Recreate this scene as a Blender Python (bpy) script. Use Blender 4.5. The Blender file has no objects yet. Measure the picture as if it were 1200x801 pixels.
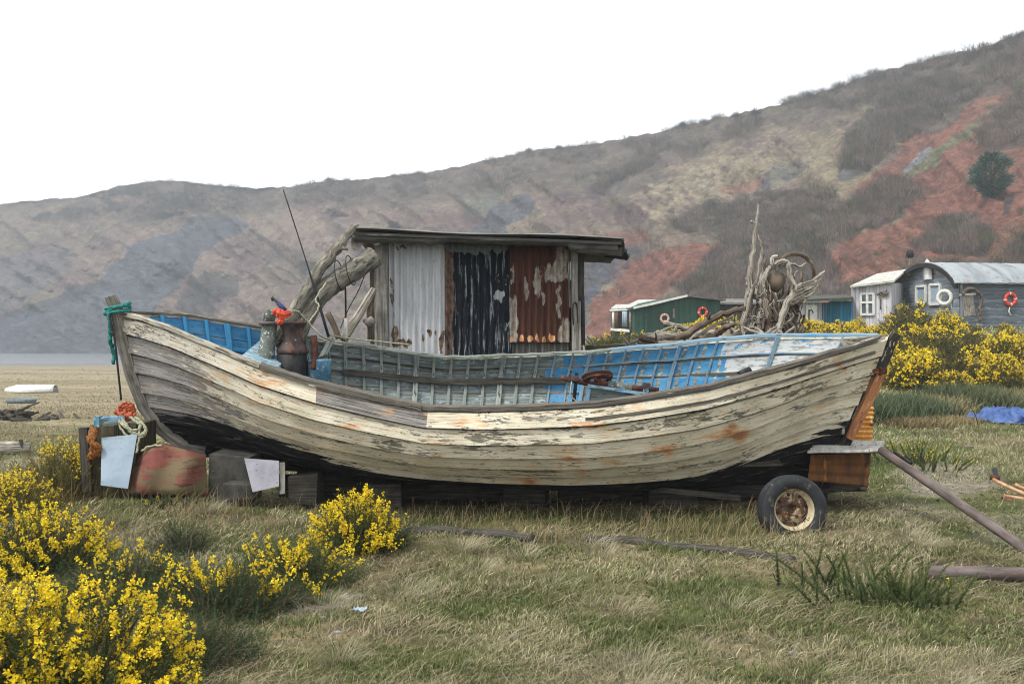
import bpy, math, random
import numpy as np
from mathutils import Vector, Matrix
R = math.radians
random.seed(7)
rng = np.random.default_rng(11)
sc = bpy.context.scene
COL = sc.collection

# ---------------------------------------------------------------- camera, world, sun, exposure
EYE = 1.7
FPX = 1167.0                       # focal length in photograph pixels (1200 wide)
cam_d = bpy.data.cameras.new('camera')
cam = bpy.data.objects.new('camera', cam_d)
COL.objects.link(cam)
cam.location = (0, 0, EYE)
cam.rotation_euler = (R(90), 0, 0)
cam_d.sensor_width = 36.0
cam_d.lens = 36.0 * FPX / 1200.0
cam_d.clip_start = 0.1
cam_d.clip_end = 3000
sc.camera = cam

world = bpy.data.worlds.new('World')
sc.world = world
world.use_nodes = True
wt = world.node_tree
bg = wt.nodes['Background']
SUN_EL, SUN_AZ = R(56), R(-128)    # azimuth clockwise from +Y: the sun stands behind the camera, to the left
sky = wt.nodes.new('ShaderNodeTexSky')
sky.sky_type = 'NISHITA'
sky.sun_disc = False
sky.sun_elevation = SUN_EL
sky.sun_rotation = SUN_AZ
sky.air_density = 1.2
sky.dust_density = 6.0
sky.ozone_density = 0.6
hs = wt.nodes.new('ShaderNodeHueSaturation')
hs.inputs['Saturation'].default_value = 0.22
mixw = wt.nodes.new('ShaderNodeMix')
mixw.data_type = 'RGBA'
mixw.inputs['Factor'].default_value = 0.72      # thin even cloud over the whole sky
mixw.inputs['B'].default_value = (13.2, 13.5, 13.9, 1)
wt.links.new(sky.outputs[0], hs.inputs['Color'])
wt.links.new(hs.outputs[0], mixw.inputs['A'])
wt.links.new(mixw.outputs['Result'], bg.inputs['Color'])
bg.inputs['Strength'].default_value = 0.1

sun_d = bpy.data.lights.new('sun', 'SUN')
sun_d.energy = 2.6
sun_d.angle = R(11)
sun_d.color = (1.0, 0.965, 0.91)
sun = bpy.data.objects.new('sun', sun_d)
COL.objects.link(sun)
sdir = Vector((math.sin(SUN_AZ) * math.cos(SUN_EL), math.cos(SUN_AZ) * math.cos(SUN_EL), math.sin(SUN_EL)))
sun.rotation_euler = sdir.to_track_quat('Z', 'Y').to_euler()
sun.location = sdir * 60

sc.view_settings.view_transform = 'Standard'
sc.view_settings.look = 'None'
sc.view_settings.exposure = 0.45
sc.view_settings.gamma = 1.0
sc.view_settings.use_curve_mapping = False
sc.render.engine = 'CYCLES'
sc.cycles.use_denoising = True
sc.cycles.filter_width = 1.05
sc.cycles.use_adaptive_sampling = False
sc.cycles.max_bounces = 6
sc.cycles.diffuse_bounces = 3
sc.cycles.volume_bounces = 0
sc.cycles.transparent_max_bounces = 6
sc.cycles.volume_step_rate = 4
sc.cycles.caustics_reflective = False
sc.cycles.caustics_refractive = False

# ---------------------------------------------------------------- numeric helpers
def lin(c):
    c = c / 255.0
    return c / 12.92 if c <= 0.04045 else ((c + 0.055) / 1.055) ** 2.4

def C(r, g, b, k=1.0):
    return (min(1, lin(r) * k), min(1, lin(g) * k), min(1, lin(b) * k), 1.0)

def CA(r, g, b, k=1.0):
    return np.array(C(r, g, b, k)[:3])

def P(px, py, Y):
    return Vector(((px - 600) / FPX * Y, Y, EYE - (py - 400) / FPX * Y))

def sstep(a, b, x):
    t = np.clip((np.asarray(x, float) - a) / (b - a), 0, 1)
    return t * t * (3 - 2 * t)

def vnoise(x, y, seed=0):
    x = np.asarray(x, float); y = np.asarray(y, float)
    xi = np.floor(x).astype(np.int64); yi = np.floor(y).astype(np.int64)
    xf = x - xi; yf = y - yi
    def h(a, b):
        n = (a * 374761393 + b * 668265263 + seed * 1274126177) & 0xFFFFFFFF
        n = ((n ^ (n >> 13)) * 1103515245) & 0xFFFFFFFF
        n = (n ^ (n >> 16)) & 0xFFFFFFFF
        return n / 4294967295.0
    u = xf * xf * (3 - 2 * xf); v = yf * yf * (3 - 2 * yf)
    return (h(xi, yi) * (1 - u) + h(xi + 1, yi) * u) * (1 - v) + (h(xi, yi + 1) * (1 - u) + h(xi + 1, yi + 1) * u) * v

def fbm(x, y, seed=0, oct=4, gain=0.5):
    s = 0; a = 1; t = 0
    for k in range(oct):
        s = s + a * vnoise(np.asarray(x) * 2 ** k, np.asarray(y) * 2 ** k, seed + 17 * k)
        t += a; a *= gain
    return s / t

def inpoly(px, py, poly):
    px = np.asarray(px, float); py = np.asarray(py, float)
    ins = np.zeros(np.broadcast(px, py).shape, bool)
    n = len(poly)
    for i in range(n):
        x0, y0 = poly[i]; x1, y1 = poly[(i + 1) % n]
        if y0 == y1: continue
        c = ((y0 > py) != (y1 > py)) & (px < (x1 - x0) * (py - y0) / (y1 - y0) + x0)
        ins ^= c
    return ins

def spots(px, py, lst):
    s = np.zeros(np.shape(px))
    for cx, cy, rx, ry, w in lst:
        d = ((px - cx) / rx) ** 2 + ((py - cy) / ry) ** 2
        s = np.maximum(s, w * np.clip(1.35 - d, 0, 1))
    return s

# ---------------------------------------------------------------- materials
class NB:
    def __init__(s, name):
        s.m = bpy.data.materials.new(name); s.m.use_nodes = True
        s.t = s.m.node_tree; s.b = s.t.nodes['Principled BSDF']
        s.tc = s.n('ShaderNodeTexCoord')
    def n(s, k, **kw):
        nd = s.t.nodes.new(k)
        for a, v in kw.items(): setattr(nd, a, v)
        return nd
    def l(s, a, b): s.t.links.new(a, b)
    def noise(s, coord, scale, detail=4, rough=0.55, off=(0, 0, 0), dist=0.0):
        mp = s.n('ShaderNodeMapping'); mp.inputs['Scale'].default_value = scale; mp.inputs['Location'].default_value = off
        s.l(s.tc.outputs[coord], mp.inputs['Vector'])
        nz = s.n('ShaderNodeTexNoise'); nz.inputs['Scale'].default_value = 1
        nz.inputs['Detail'].default_value = detail; nz.inputs['Roughness'].default_value = rough
        nz.inputs['Distortion'].default_value = dist
        s.l(mp.outputs[0], nz.inputs['Vector'])
        return nz.outputs['Fac']
    def attr(s, name, col=False):
        a = s.n('ShaderNodeAttribute'); a.attribute_name = name
        return a.outputs['Color' if col else 'Fac']
    def math(s, op, a, b):
        m = s.n('ShaderNodeMath', operation=op)
        for i, v in enumerate((a, b)):
            if isinstance(v, (int, float)): m.inputs[i].default_value = v
            else: s.l(v, m.inputs[i])
        return m.outputs[0]
    def ramp(s, x, lo, hi, a=0.0, b=1.0):
        r = s.n('ShaderNodeMapRange', interpolation_type='SMOOTHSTEP')
        s.l(x, r.inputs['Value'])
        r.inputs['From Min'].default_value = lo; r.inputs['From Max'].default_value = hi
        r.inputs['To Min'].default_value = a; r.inputs['To Max'].default_value = b
        return r.outputs['Result']
    def mix(s, f, a, b, blend='MIX'):
        m = s.n('ShaderNodeMix', data_type='RGBA', blend_type=blend)
        for k, v in (('Factor', f), ('A', a), ('B', b)):
            if isinstance(v, (int, float)): m.inputs[k].default_value = v
            elif isinstance(v, tuple): m.inputs[k].default_value = v
            else: s.l(v, m.inputs[k])
        return m.outputs['Result']
    def bump(s, h, strength, dist=0.01):
        b = s.n('ShaderNodeBump'); b.inputs['Strength'].default_value = strength; b.inputs['Distance'].default_value = dist
        s.l(h, b.inputs['Height']); s.l(b.outputs[0], s.b.inputs['Normal'])

def lmat(name, a, b, scale=(3, 30, 30), layers=(), coord='UV', rough=0.85, bump=0.4, bd=0.004, metallic=0.0, detail=5, spec=0.3, fine=None):
    """weathered surface: two base tones mixed by noise, then layers of paint, rust, dirt with ragged edges"""
    nb = NB(name)
    f = nb.noise(coord, scale, detail, 0.6)
    col = nb.mix(nb.ramp(f, 0.3, 0.7), a, b)
    h = f
    for i, L in enumerate(layers):
        nz = nb.noise(L.get('coord', coord), L['scale'], L.get('detail', 6), L.get('rough', 0.62), (3.1 * i + 1.7, 7.3 * i, 2.2 * i), L.get('dist', 0))
        if L.get('attr'):
            nz = nb.math('ADD', nz, nb.math('MULTIPLY', nb.attr(L['attr']), L.get('aw', 1.0)))
        so = L.get('soft', 0.02)
        mk = nb.ramp(nz, L['th'] - so, L['th'] + so)
        mk = nb.math('MULTIPLY', mk, L.get('op', 1.0))
        c = L['col']
        if L.get('col2'):
            c = nb.mix(nb.ramp(nb.noise(coord, L.get('s2', (5, 5, 5)), 4, 0.6, (9, 4, 1)), 0.3, 0.7), c, L['col2'])
        col = nb.mix(mk, col, c)
        if L.get('h', 0): h = nb.math('ADD', h, nb.math('MULTIPLY', mk, L['h']))
    if fine:
        g = nb.noise('Object', fine, 3, 0.6, (5, 5, 5))
        col = nb.mix(1.0, col, nb.mix(nb.ramp(g, 0.25, 0.75), (0.72, 0.72, 0.72, 1), (1.15, 1.15, 1.15, 1)), 'MULTIPLY')
    nb.l(col, nb.b.inputs['Base Color'])
    nb.b.inputs['Roughness'].default_value = rough
    nb.b.inputs['Metallic'].default_value = metallic
    nb.b.inputs['Specular IOR Level'].default_value = spec
    if bump: nb.bump(h, bump, bd)
    return nb.m

M = {}
M['wood_grey'] = lmat('weathered_grey_wood', C(150, 146, 138), C(92, 88, 80), (2, 40, 40),
    [dict(scale=(3, 90, 90), th=0.63, soft=0.03, col=C(50, 46, 40), h=-1, detail=3)], fine=(9, 9, 9), bump=0.6)
M['wood_dark'] = lmat('dark_weathered_wood', C(86, 82, 74), C(44, 41, 36), (2, 40, 40),
    [dict(scale=(3, 90, 90), th=0.62, soft=0.03, col=C(24, 22, 19), h=-1, detail=3)], fine=(9, 9, 9), bump=0.6)
M['wood_olive'] = lmat('mossy_timber', C(104, 98, 74), C(62, 60, 44), (2, 30, 30),
    [dict(scale=(3, 60, 60), th=0.6, soft=0.05, col=C(40, 38, 28), h=-1)], fine=(7, 7, 7), bump=0.6)
M['drift'] = lmat('pale_driftwood', C(184, 177, 164), C(116, 109, 97), (2.5, 30, 30),
    [dict(scale=(2.5, 70, 70), th=0.57, soft=0.03, col=C(58, 51, 43), h=-1, detail=5)], fine=(9, 9, 9), bump=0.7)
M['drift_dark'] = lmat('brown_driftwood', C(124, 110, 96), C(70, 60, 51), (2.5, 30, 30),
    [dict(scale=(2.5, 70, 70), th=0.6, soft=0.05, col=C(40, 33, 27), h=-1, detail=3)], fine=(6, 6, 6), bump=0.7)
M['bark'] = lmat('grey_bark_log', C(138, 134, 122), C(84, 80, 70), (4, 18, 18),
    [dict(scale=(8, 40, 40), th=0.6, soft=0.04, col=C(52, 48, 40), h=-1)], fine=(10, 10, 10), bump=0.8, bd=0.01)
M['rust'] = lmat('rusty_iron', C(96, 58, 44), C(48, 34, 32), (14, 14, 14),
    [dict(scale=(9, 9, 9), th=0.6, soft=0.06, col=C(128, 74, 42)), dict(scale=(40, 40, 40), th=0.64, soft=0.02, col=C(24, 20, 20))],
    coord='Object', bump=0.6, rough=0.8)
M['rust_pipe'] = lmat('rusty_mauve_pipe', C(112, 102, 98), C(72, 62, 60), (3, 14, 14),
    [dict(scale=(5, 20, 20), th=0.64, soft=0.06, col=C(120, 84, 66)), dict(scale=(30, 60, 60), th=0.66, soft=0.03, col=C(40, 32, 30))], bump=0.4, rough=0.7)
M['rust_orange'] = lmat('orange_rust_plate', C(190, 134, 92), C(140, 88, 60), (4, 14, 14),
    [dict(scale=(6, 22, 22), th=0.58, soft=0.03, col=C(196, 160, 120)), dict(scale=(14, 30, 30), th=0.64, soft=0.03, col=C(60, 36, 28))], bump=0.5)
M['iron_black'] = lmat('black_iron', C(38, 38, 40), C(18, 18, 19), (12, 12, 12),
    [dict(scale=(10, 10, 10), th=0.62, soft=0.05, col=C(74, 48, 36))], coord='Object', bump=0.4, rough=0.6)
M['capstan'] = lmat('capstan_rust', C(84, 66, 62), C(46, 38, 38), (12, 12, 12),
    [dict(scale=(7, 7, 7), th=0.6, soft=0.06, col=C(112, 70, 52)), dict(scale=(30, 30, 30), th=0.66, soft=0.02, col=C(150, 156, 150))], coord='Object', bump=0.5, rough=0.6)
M['post_grey'] = lmat('grey_green_post', C(110, 116, 108), C(66, 72, 66), (10, 10, 10),
    [dict(scale=(24, 24, 24), th=0.6, soft=0.03, col=C(170, 176, 170))], coord='Object', bump=0.5)
M['concrete'] = lmat('shade_toned_concrete', C(74, 73, 68), C(42, 42, 38), (7, 7, 7),
    [dict(scale=(30, 30, 30), th=0.66, soft=0.04, col=C(92, 90, 82))], coord='Object', bump=0.5)  # base tone lowered to carry the deep shade under the hull
M['concrete_lilac'] = lmat('pale_lilac_board', C(150, 149, 158), C(122, 121, 130), (5, 5, 5),
    [dict(scale=(26, 26, 26), th=0.66, soft=0.02, col=C(90, 88, 88))], coord='Object', bump=0.2)
M['blue_board'] = lmat('pale_blue_board', C(158, 174, 188), C(136, 152, 166), (3, 3, 3),
    [dict(scale=(30, 30, 30), th=0.69, soft=0.01, col=C(70, 60, 50)), dict(scale=(3, 3, 9), th=0.66, soft=0.1, col=C(130, 136, 130))], coord='Object', bump=0.15)
M['red_hull'] = lmat('faded_red_paint', C(132, 78, 68), C(104, 58, 52), (3, 8, 8),
    [dict(scale=(2.5, 3, 7), th=0.49, soft=0.07, col=C(108, 94, 70)), dict(scale=(30, 30, 30), th=0.66, soft=0.02, col=C(66, 44, 38)),
     dict(scale=(3, 3, 16), th=0.60, soft=0.05, col=C(84, 56, 46)), dict(scale=(9, 9, 30), th=0.66, soft=0.03, col=C(52, 40, 34))], coord='Object', bump=0.3)
M['tyre'] = lmat('black_rubber', C(44, 47, 50), C(26, 28, 30), (9, 9, 9), [dict(scale=(16, 16, 16), th=0.62, soft=0.06, col=C(84, 80, 70))], coord='Object', bump=0.2, rough=0.7)
M['rim'] = lmat('cream_rim_rusted', C(168, 154, 122), C(130, 112, 84), (10, 10, 10),
    [dict(scale=(13, 13, 13), th=0.45, soft=0.05, col=C(96, 66, 46), col2=C(46, 34, 30), s2=(22, 22, 22), h=-0.5)], coord='Object', bump=0.4, rough=0.6)
def plain(name, c1, c2, sc_=(12, 12, 12), rough=0.7, bump=0.2, coord='Object'):
    return lmat(name, c1, c2, sc_, coord=coord, rough=rough, bump=bump)
M['rope_teal'] = plain('teal_rope', C(46, 136, 128), C(24, 84, 84), (60, 60, 60))
M['rope_cream'] = plain('cream_rope', C(176, 176, 150), C(120, 120, 98), (60, 60, 60))
M['rope_orange'] = plain('orange_rope', C(190, 96, 58), C(120, 56, 36), (60, 60, 60))
M['rope_rust'] = plain('ochre_rope', C(160, 100, 40), C(84, 50, 24), (50, 50, 50))
M['orange'] = plain('orange_red_plastic', C(214, 84, 52), C(170, 56, 38), (14, 14, 14), 0.5)
M['white_plastic'] = plain('white_plastic', C(224, 222, 214), C(190, 188, 182), (14, 14, 14), 0.5)
M['black_plastic'] = plain('black_plastic', C(30, 32, 38), C(18, 19, 24), (14, 14, 14), 0.5)
M['line_dark'] = plain('dark_cord', C(56, 56, 52), C(34, 34, 32), (60, 60, 60))
M['blue_drum'] = lmat('blue_drum', C(96, 140, 160), C(62, 104, 132), (9, 9, 9), [dict(scale=(24, 24, 24), th=0.6, soft=0.03, col=C(150, 168, 172))], coord='Object', bump=0.2)
M['tarp'] = plain('blue_tarpaulin', C(74, 102, 152), C(46, 70, 122), (7, 7, 7), 0.5, 0.5)
M['felt'] = lmat('grey_roof_felt', C(116, 114, 110), C(66, 65, 64), (3, 20, 20), [dict(scale=(4, 12, 12), th=0.6, soft=0.1, col=C(120, 116, 108))], bump=0.4)
M['canvas'] = lmat('ragged_grey_canvas', C(160, 156, 148), C(110, 106, 100), (8, 8, 8), coord='Object', bump=0.5)
M['iron_roof'] = lmat('grey_corrugated_iron', C(128, 128, 124), C(84, 84, 82), (2, 12, 12), [dict(scale=(3, 10, 10), th=0.6, soft=0.06, col=C(84, 60, 50))], coord='Object', bump=0.3)
M['paint_white'] = lmat('white_paint', C(226, 226, 220), C(196, 196, 190), (4, 4, 4), [dict(scale=(20, 20, 20), th=0.68, soft=0.03, col=C(130, 126, 118))], coord='Object', bump=0.2)
M['glass'] = lmat('dull_window_glass', C(110, 118, 122), C(66, 74, 80), (2, 2, 2), coord='Object', bump=0, rough=0.15, spec=0.6)
# ---------------------------------------------------------------- mesh helpers
def set_mesh(me, V, quads=None, tris=None, uv=None, attrs=None, cols=None, smooth=True):
    """V (n,3); quads (q,4), tris (t,3) vertex indices; uv per loop; attrs per vertex"""
    V = np.asarray(V, np.float32)
    parts = []
    if quads is not None and len(quads): parts.append((np.asarray(quads, np.int32), 4))
    if tris is not None and len(tris): parts.append((np.asarray(tris, np.int32), 3))
    loops = np.concatenate([p.ravel() for p, k in parts])
    tot = np.concatenate([np.full(len(p), k, np.int32) for p, k in parts])
    start = np.concatenate([[0], np.cumsum(tot)[:-1]]).astype(np.int32)
    me.vertices.add(len(V)); me.vertices.foreach_set('co', V.ravel())
    me.loops.add(len(loops)); me.loops.foreach_set('vertex_index', loops)
    me.polygons.add(len(tot)); me.polygons.foreach_set('loop_start', start)
    me.polygons.foreach_set('use_smooth', np.full(len(tot), smooth))
    if uv is not None:
        l = me.uv_layers.new(name='UVMap'); l.data.foreach_set('uv', np.asarray(uv, np.float32).ravel())
    for k, a in (attrs or {}).items():
        at = me.attributes.new(k, 'FLOAT', 'POINT'); at.data.foreach_set('value', np.asarray(a, np.float32).ravel())
    if cols is not None:
        at = me.attributes.new('col', 'FLOAT_COLOR', 'POINT')
        c = np.ones((len(V), 4), np.float32); c[:, :3] = cols
        at.data.foreach_set('color', c.ravel())
    me.update(calc_edges=True)
    return me

def root_loc(o):
    v = Vector((0, 0, 0))
    while o is not None:
        v = v + Vector(o.location); o = o.parent
    return v

def link(name, me, mat, parent=None, **tags):
    if mat is not None: me.materials.append(mat)
    o = bpy.data.objects.new(name, me); COL.objects.link(o)
    if parent is not None:
        off = root_loc(parent)
        me.transform(Matrix.Translation(-off))
        o.parent = parent
    for k, v in tags.items(): o[k] = v
    return o

def thing(name, label, cat, loc=(0, 0, 0), group=None):
    o = bpy.data.objects.new(name, None); COL.objects.link(o)
    o.location = loc; o.empty_display_size = 0.2
    o['label'] = label; o['category'] = cat
    if group: o['group'] = group
    return o

def dup(root, loc=None, rotz=None, scale=None, label=None):
    r = root.copy(); COL.objects.link(r)
    if loc is not None: r.location = loc
    if rotz is not None: r.rotation_euler = (0, 0, rotz)
    if scale is not None: r.scale = scale if isinstance(scale, tuple) else (scale,) * 3
    if label: r['label'] = label
    for ch in list(root.children):
        c = ch.copy(); COL.objects.link(c); c.parent = r
        for g in list(ch.children):
            d = g.copy(); COL.objects.link(d); d.parent = c
    return r

class MB:
    """collects shapes into ONE mesh; every face gets UVs in metres with U along the grain"""
    def __init__(s): s.v = []; s.f = []; s.uv = []; s.sm = []
    def face(s, idx, uvs, smooth=False): s.f.append(tuple(idx)); s.uv.extend(uvs); s.sm.append(smooth)
    def grid(s, pts, closed=False, smooth=True, uvs=None, thick=None):
        n = len(pts); m = len(pts[0]); b = len(s.v)
        us = [0.0]
        for i in range(1, n): us.append(us[-1] + (Vector(pts[i][0]) - Vector(pts[i - 1][0])).length)
        vs = [0.0]
        for j in range(1, m): vs.append(vs[-1] + (Vector(pts[0][j]) - Vector(pts[0][j - 1])).length)
        vs.append(vs[-1] + (Vector(pts[0][0]) - Vector(pts[0][m - 1])).length)
        for r_ in pts: s.v.extend([tuple(p) for p in r_])
        for i in range(n - 1):
            for j in range(m if closed else m - 1):
                k = (j + 1) % m
                s.face((b + i * m + j, b + (i + 1) * m + j, b + (i + 1) * m + k, b + i * m + k),
                       [(us[i], vs[j]), (us[i + 1], vs[j]), (us[i + 1], vs[j + 1]), (us[i], vs[j + 1])], smooth)
        return b
    def tube(s, pts, rad, seg=8, cap=True, jitter=0.0, smooth=True):
        pts = [Vector(p) for p in pts]; n = len(pts)
        if not hasattr(rad, '__len__'): rad = [rad] * n
        rings = []; prev = None
        o = random.random() * 100
        for i, p in enumerate(pts):
            d = (pts[min(i + 1, n - 1)] - pts[max(i - 1, 0)])
            d = d.normalized() if d.length > 1e-9 else Vector((0, 0, 1))
            if prev is None:
                a = d.cross(Vector((0, 0, 1)))
                if a.length < 0.1: a = d.cross(Vector((1, 0, 0)))
            else: a = prev - d * prev.dot(d)
            a.normalize(); prev = a; b = d.cross(a)
            ring = []
            for k in range(seg):
                t = 2 * math.pi * k / seg
                r = rad[i] * (1 + (random.random() - 0.5) * 2 * jitter)
                ring.append(p + (a * math.cos(t) + b * math.sin(t)) * r)
            rings.append(ring)
        b0 = s.grid(rings, closed=True, smooth=smooth)
        if cap:
            for i, rev in ((0, False), (n - 1, True)):
                ids = [b0 + i * seg + k for k in range(seg)]
                if rev: ids = ids[::-1]
                s.face(ids, [(0.01 * math.cos(k), 0.01 * math.sin(k)) for k in range(seg)])
    def hexa(s, c, bev=0.0):
        """c: 8 corners, bottom 0-3 ccw, top 4-7"""
        c = [Vector(p) for p in c]; b = len(s.v); s.v.extend([tuple(p) for p in c])
        ax = [(c[1] - c[0]), (c[3] - c[0]), (c[4] - c[0])]
        ln = [a.length for a in ax]; order = sorted(range(3), key=lambda i: -ln[i])
        ax = [ax[i].normalized() for i in order]
        o = (random.random() * 7, random.random() * 7)
        for q in ((3, 2, 1, 0), (4, 5, 6, 7), (0, 1, 5, 4), (1, 2, 6, 5), (2, 3, 7, 6), (3, 0, 4, 7)):
            e1 = (c[q[1]] - c[q[0]]).normalized(); e2 = (c[q[3]] - c[q[0]]).normalized()
            U = ax[0] if max(abs(e1.dot(ax[0])), abs(e2.dot(ax[0]))) > 0.6 else ax[1]
            Vv = ax[1] if U is ax[0] and max(abs(e1.dot(ax[1])), abs(e2.dot(ax[1]))) > 0.6 else ax[2]
            s.face([b + i for i in q], [((c[i] - c[0]).dot(U) + o[0], (c[i] - c[0]).dot(Vv) + o[1]) for i in q])
    def beam(s, p0, p1, w, h, up=(0, 0, 1), j=0.0):
        p0 = Vector(p0); p1 = Vector(p1); d = (p1 - p0).normalized(); up = Vector(up)
        a = d.cross(up)
        if a.length < 0.05: a = d.cross(Vector((0, 1, 0)))
        a.normalize(); b = a.cross(d).normalized()
        q = []
        for p in (p0, p1):
            for (i, k) in ((-1, -1), (1, -1), (1, 1), (-1, 1)):
                q.append(p + a * (i * w / 2 + random.uniform(-j, j)) + b * (k * h / 2 + random.uniform(-j, j)))
        s.hexa(q)
    def box(s, c, size, rz=0.0, j=0.0):
        c = Vector(c); m = Matrix.Rotation(rz, 3, 'Z'); q = []
        for z in (-1, 1):
            for (x, y) in ((-1, -1), (1, -1), (1, 1), (-1, 1)):
                q.append(c + m @ Vector((x * size[0] / 2, y * size[1] / 2, z * size[2] / 2)) + Vector([random.uniform(-j, j) for _ in range(3)]))
        s.hexa(q)
    def lathe(s, prof, origin, axis=(0, 0, 1), seg=24):
        ax = Vector(axis).normalized(); a = ax.cross(Vector((0, 0, 1)))
        if a.length < 0.1: a = Vector((1, 0, 0))
        a.normalize(); b = ax.cross(a); o = Vector(origin)
        s.grid([[o + ax * h + (a * math.cos(2 * math.pi * k / seg) + b * math.sin(2 * math.pi * k / seg)) * max(r, 1e-4) for k in range(seg)] for r, h in prof], closed=True)
    def mesh(s, name):
        me = bpy.data.meshes.new(name); me.from_pydata(s.v, [], s.f)
        l = me.uv_layers.new(name='UVMap'); l.data.foreach_set('uv', np.asarray(s.uv, np.float32).ravel())
        me.polygons.foreach_set('use_smooth', s.sm); me.update()
        return me
    def obj(s, name, mat, parent=None, bevel=0.0, **tags):
        o = link(name, s.mesh(name), mat, parent, **tags)
        if bevel:
            md = o.modifiers.new('bevel', 'BEVEL'); md.width = bevel; md.segments = 2; md.limit_method = 'ANGLE'; md.angle_limit = R(50)
        return o

def smoothpath(pts, n=6):
    """Catmull-Rom through the points"""
    p = [Vector(q) for q in pts]; out = []
    for i in range(len(p) - 1):
        p0 = p[max(i - 1, 0)]; p1 = p[i]; p2 = p[i + 1]; p3 = p[min(i + 2, len(p) - 1)]
        for k in range(n):
            t = k / n
            out.append(0.5 * ((2 * p1) + (p2 - p0) * t + (2 * p0 - 5 * p1 + 4 * p2 - p3) * t * t + (3 * p1 - p0 - 3 * p2 + p3) * t ** 3))
    out.append(p[-1]); return out

def wobble(pts, amt):
    o = []
    for i, p in enumerate(pts):
        o.append(Vector(p) + Vector([random.uniform(-amt, amt) for _ in range(3)]) if 0 < i < len(pts) - 1 else Vector(p))
    return o
# ---------------------------------------------------------------- the ground
def ground(x, y):
    x = np.asarray(x, float); y = np.asarray(y, float)
    yy = np.maximum(y, 1.0); s = x / yy
    rise = (2.25 * sstep(21, 46, y) + 1.2 * sstep(46, 95, y)) * sstep(-0.04, 0.2, s)
    fall = (-0.95 * sstep(13, 50, y) - 1.75 * sstep(50, 260, y)) * sstep(0.02, -0.2, s)
    near = sstep(40, 10, y)
    h = rise + fall
    h = h + 0.10 * (fbm(x * 0.45, y * 0.45, 5, 3) - 0.5) * sstep(-2, 3, y)
    h = h + 0.035 * (fbm(x * 2.2, y * 2.2, 8, 3) - 0.5) * near
    # a low bank below the bow and the gorse on the left
    h = h + 0.20 * np.exp(-(((x + 3.5) / 1.7) ** 2 + ((y - 9.1) / 1.2) ** 2))
    h = h + 0.25 * (fbm(x * 0.08, y * 0.08, 21, 3) - 0.5) * sstep(14, 40, y)
    return h

def gz(x, y): return float(ground(np.array([x]), np.array([y]))[0])

def G(px, py):
    """the point of the ground that the photograph shows at a pixel"""
    Ys = np.geomspace(3, 380, 1500); s = (px - 600) / FPX
    zr = EYE - (py - 400) / FPX * Ys
    d = zr - ground(s * Ys, Ys)
    i = np.argmax(d < 0)
    if d[i] >= 0: i = len(Ys) - 1
    Y = float(Ys[i])
    return Vector((s * Y, Y, gz(s * Y, Y)))

def project(x, y, z):
    y = np.maximum(y, 0.5)
    return 600 + FPX * x / y, 400 - FPX * (z - EYE) / y

GRAVEL = [(345, 706, 75, 16, 1.0), (380, 700, 40, 12, .9), (700, 770, 80, 14, .55), (1110, 560, 80, 26, .7), (1180, 620, 60, 30, .5), (620, 795, 60, 10, .5),
          (1010, 690, 60, 16, .5), (860, 770, 60, 18, .4), (1080, 600, 60, 16, .5), (40, 540, 60, 12, .6), (60, 500, 90, 10, .4), (1150, 780, 70, 14, .4), (840, 745, 90, 10, .5), (980, 750, 60, 8, .45), (520, 745, 60, 8, .4), (690, 690, 50, 6, .35)]
GREEN = [(620, 606, 260, 14, .8), (840, 612, 120, 22, 1.0), (300, 575, 90, 22, .9), (460, 780, 130, 26, .9), (700, 600, 120, 10, .8), (1035, 545, 30, 25, 1.), (860, 650, 70, 12, .5),
         (200, 560, 60, 16, .6), (960, 600, 50, 12, .7), (560, 640, 110, 14, .45), (900, 790, 90, 14, .5), (1150, 500, 80, 12, .5), (740, 690, 70, 14, .4), (600, 705, 60, 12, .5)]

def ground_cover(x, y, z):
    px, py = project(x, y, z)
    near = (y > 3) & (y < 60)
    dist = fbm(x * 1.3, y * 1.3, 31, 3)
    wx = px + 50 * (dist - .5); wy = py + 20 * (fbm(x * 1.1, y * 1.1, 44, 3) - .5)
    gr = np.where(near, spots(wx, wy, GRAVEL), 0)
    gn = np.where(near, spots(wx, wy, GREEN), 0)
    return gr, gn

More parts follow.
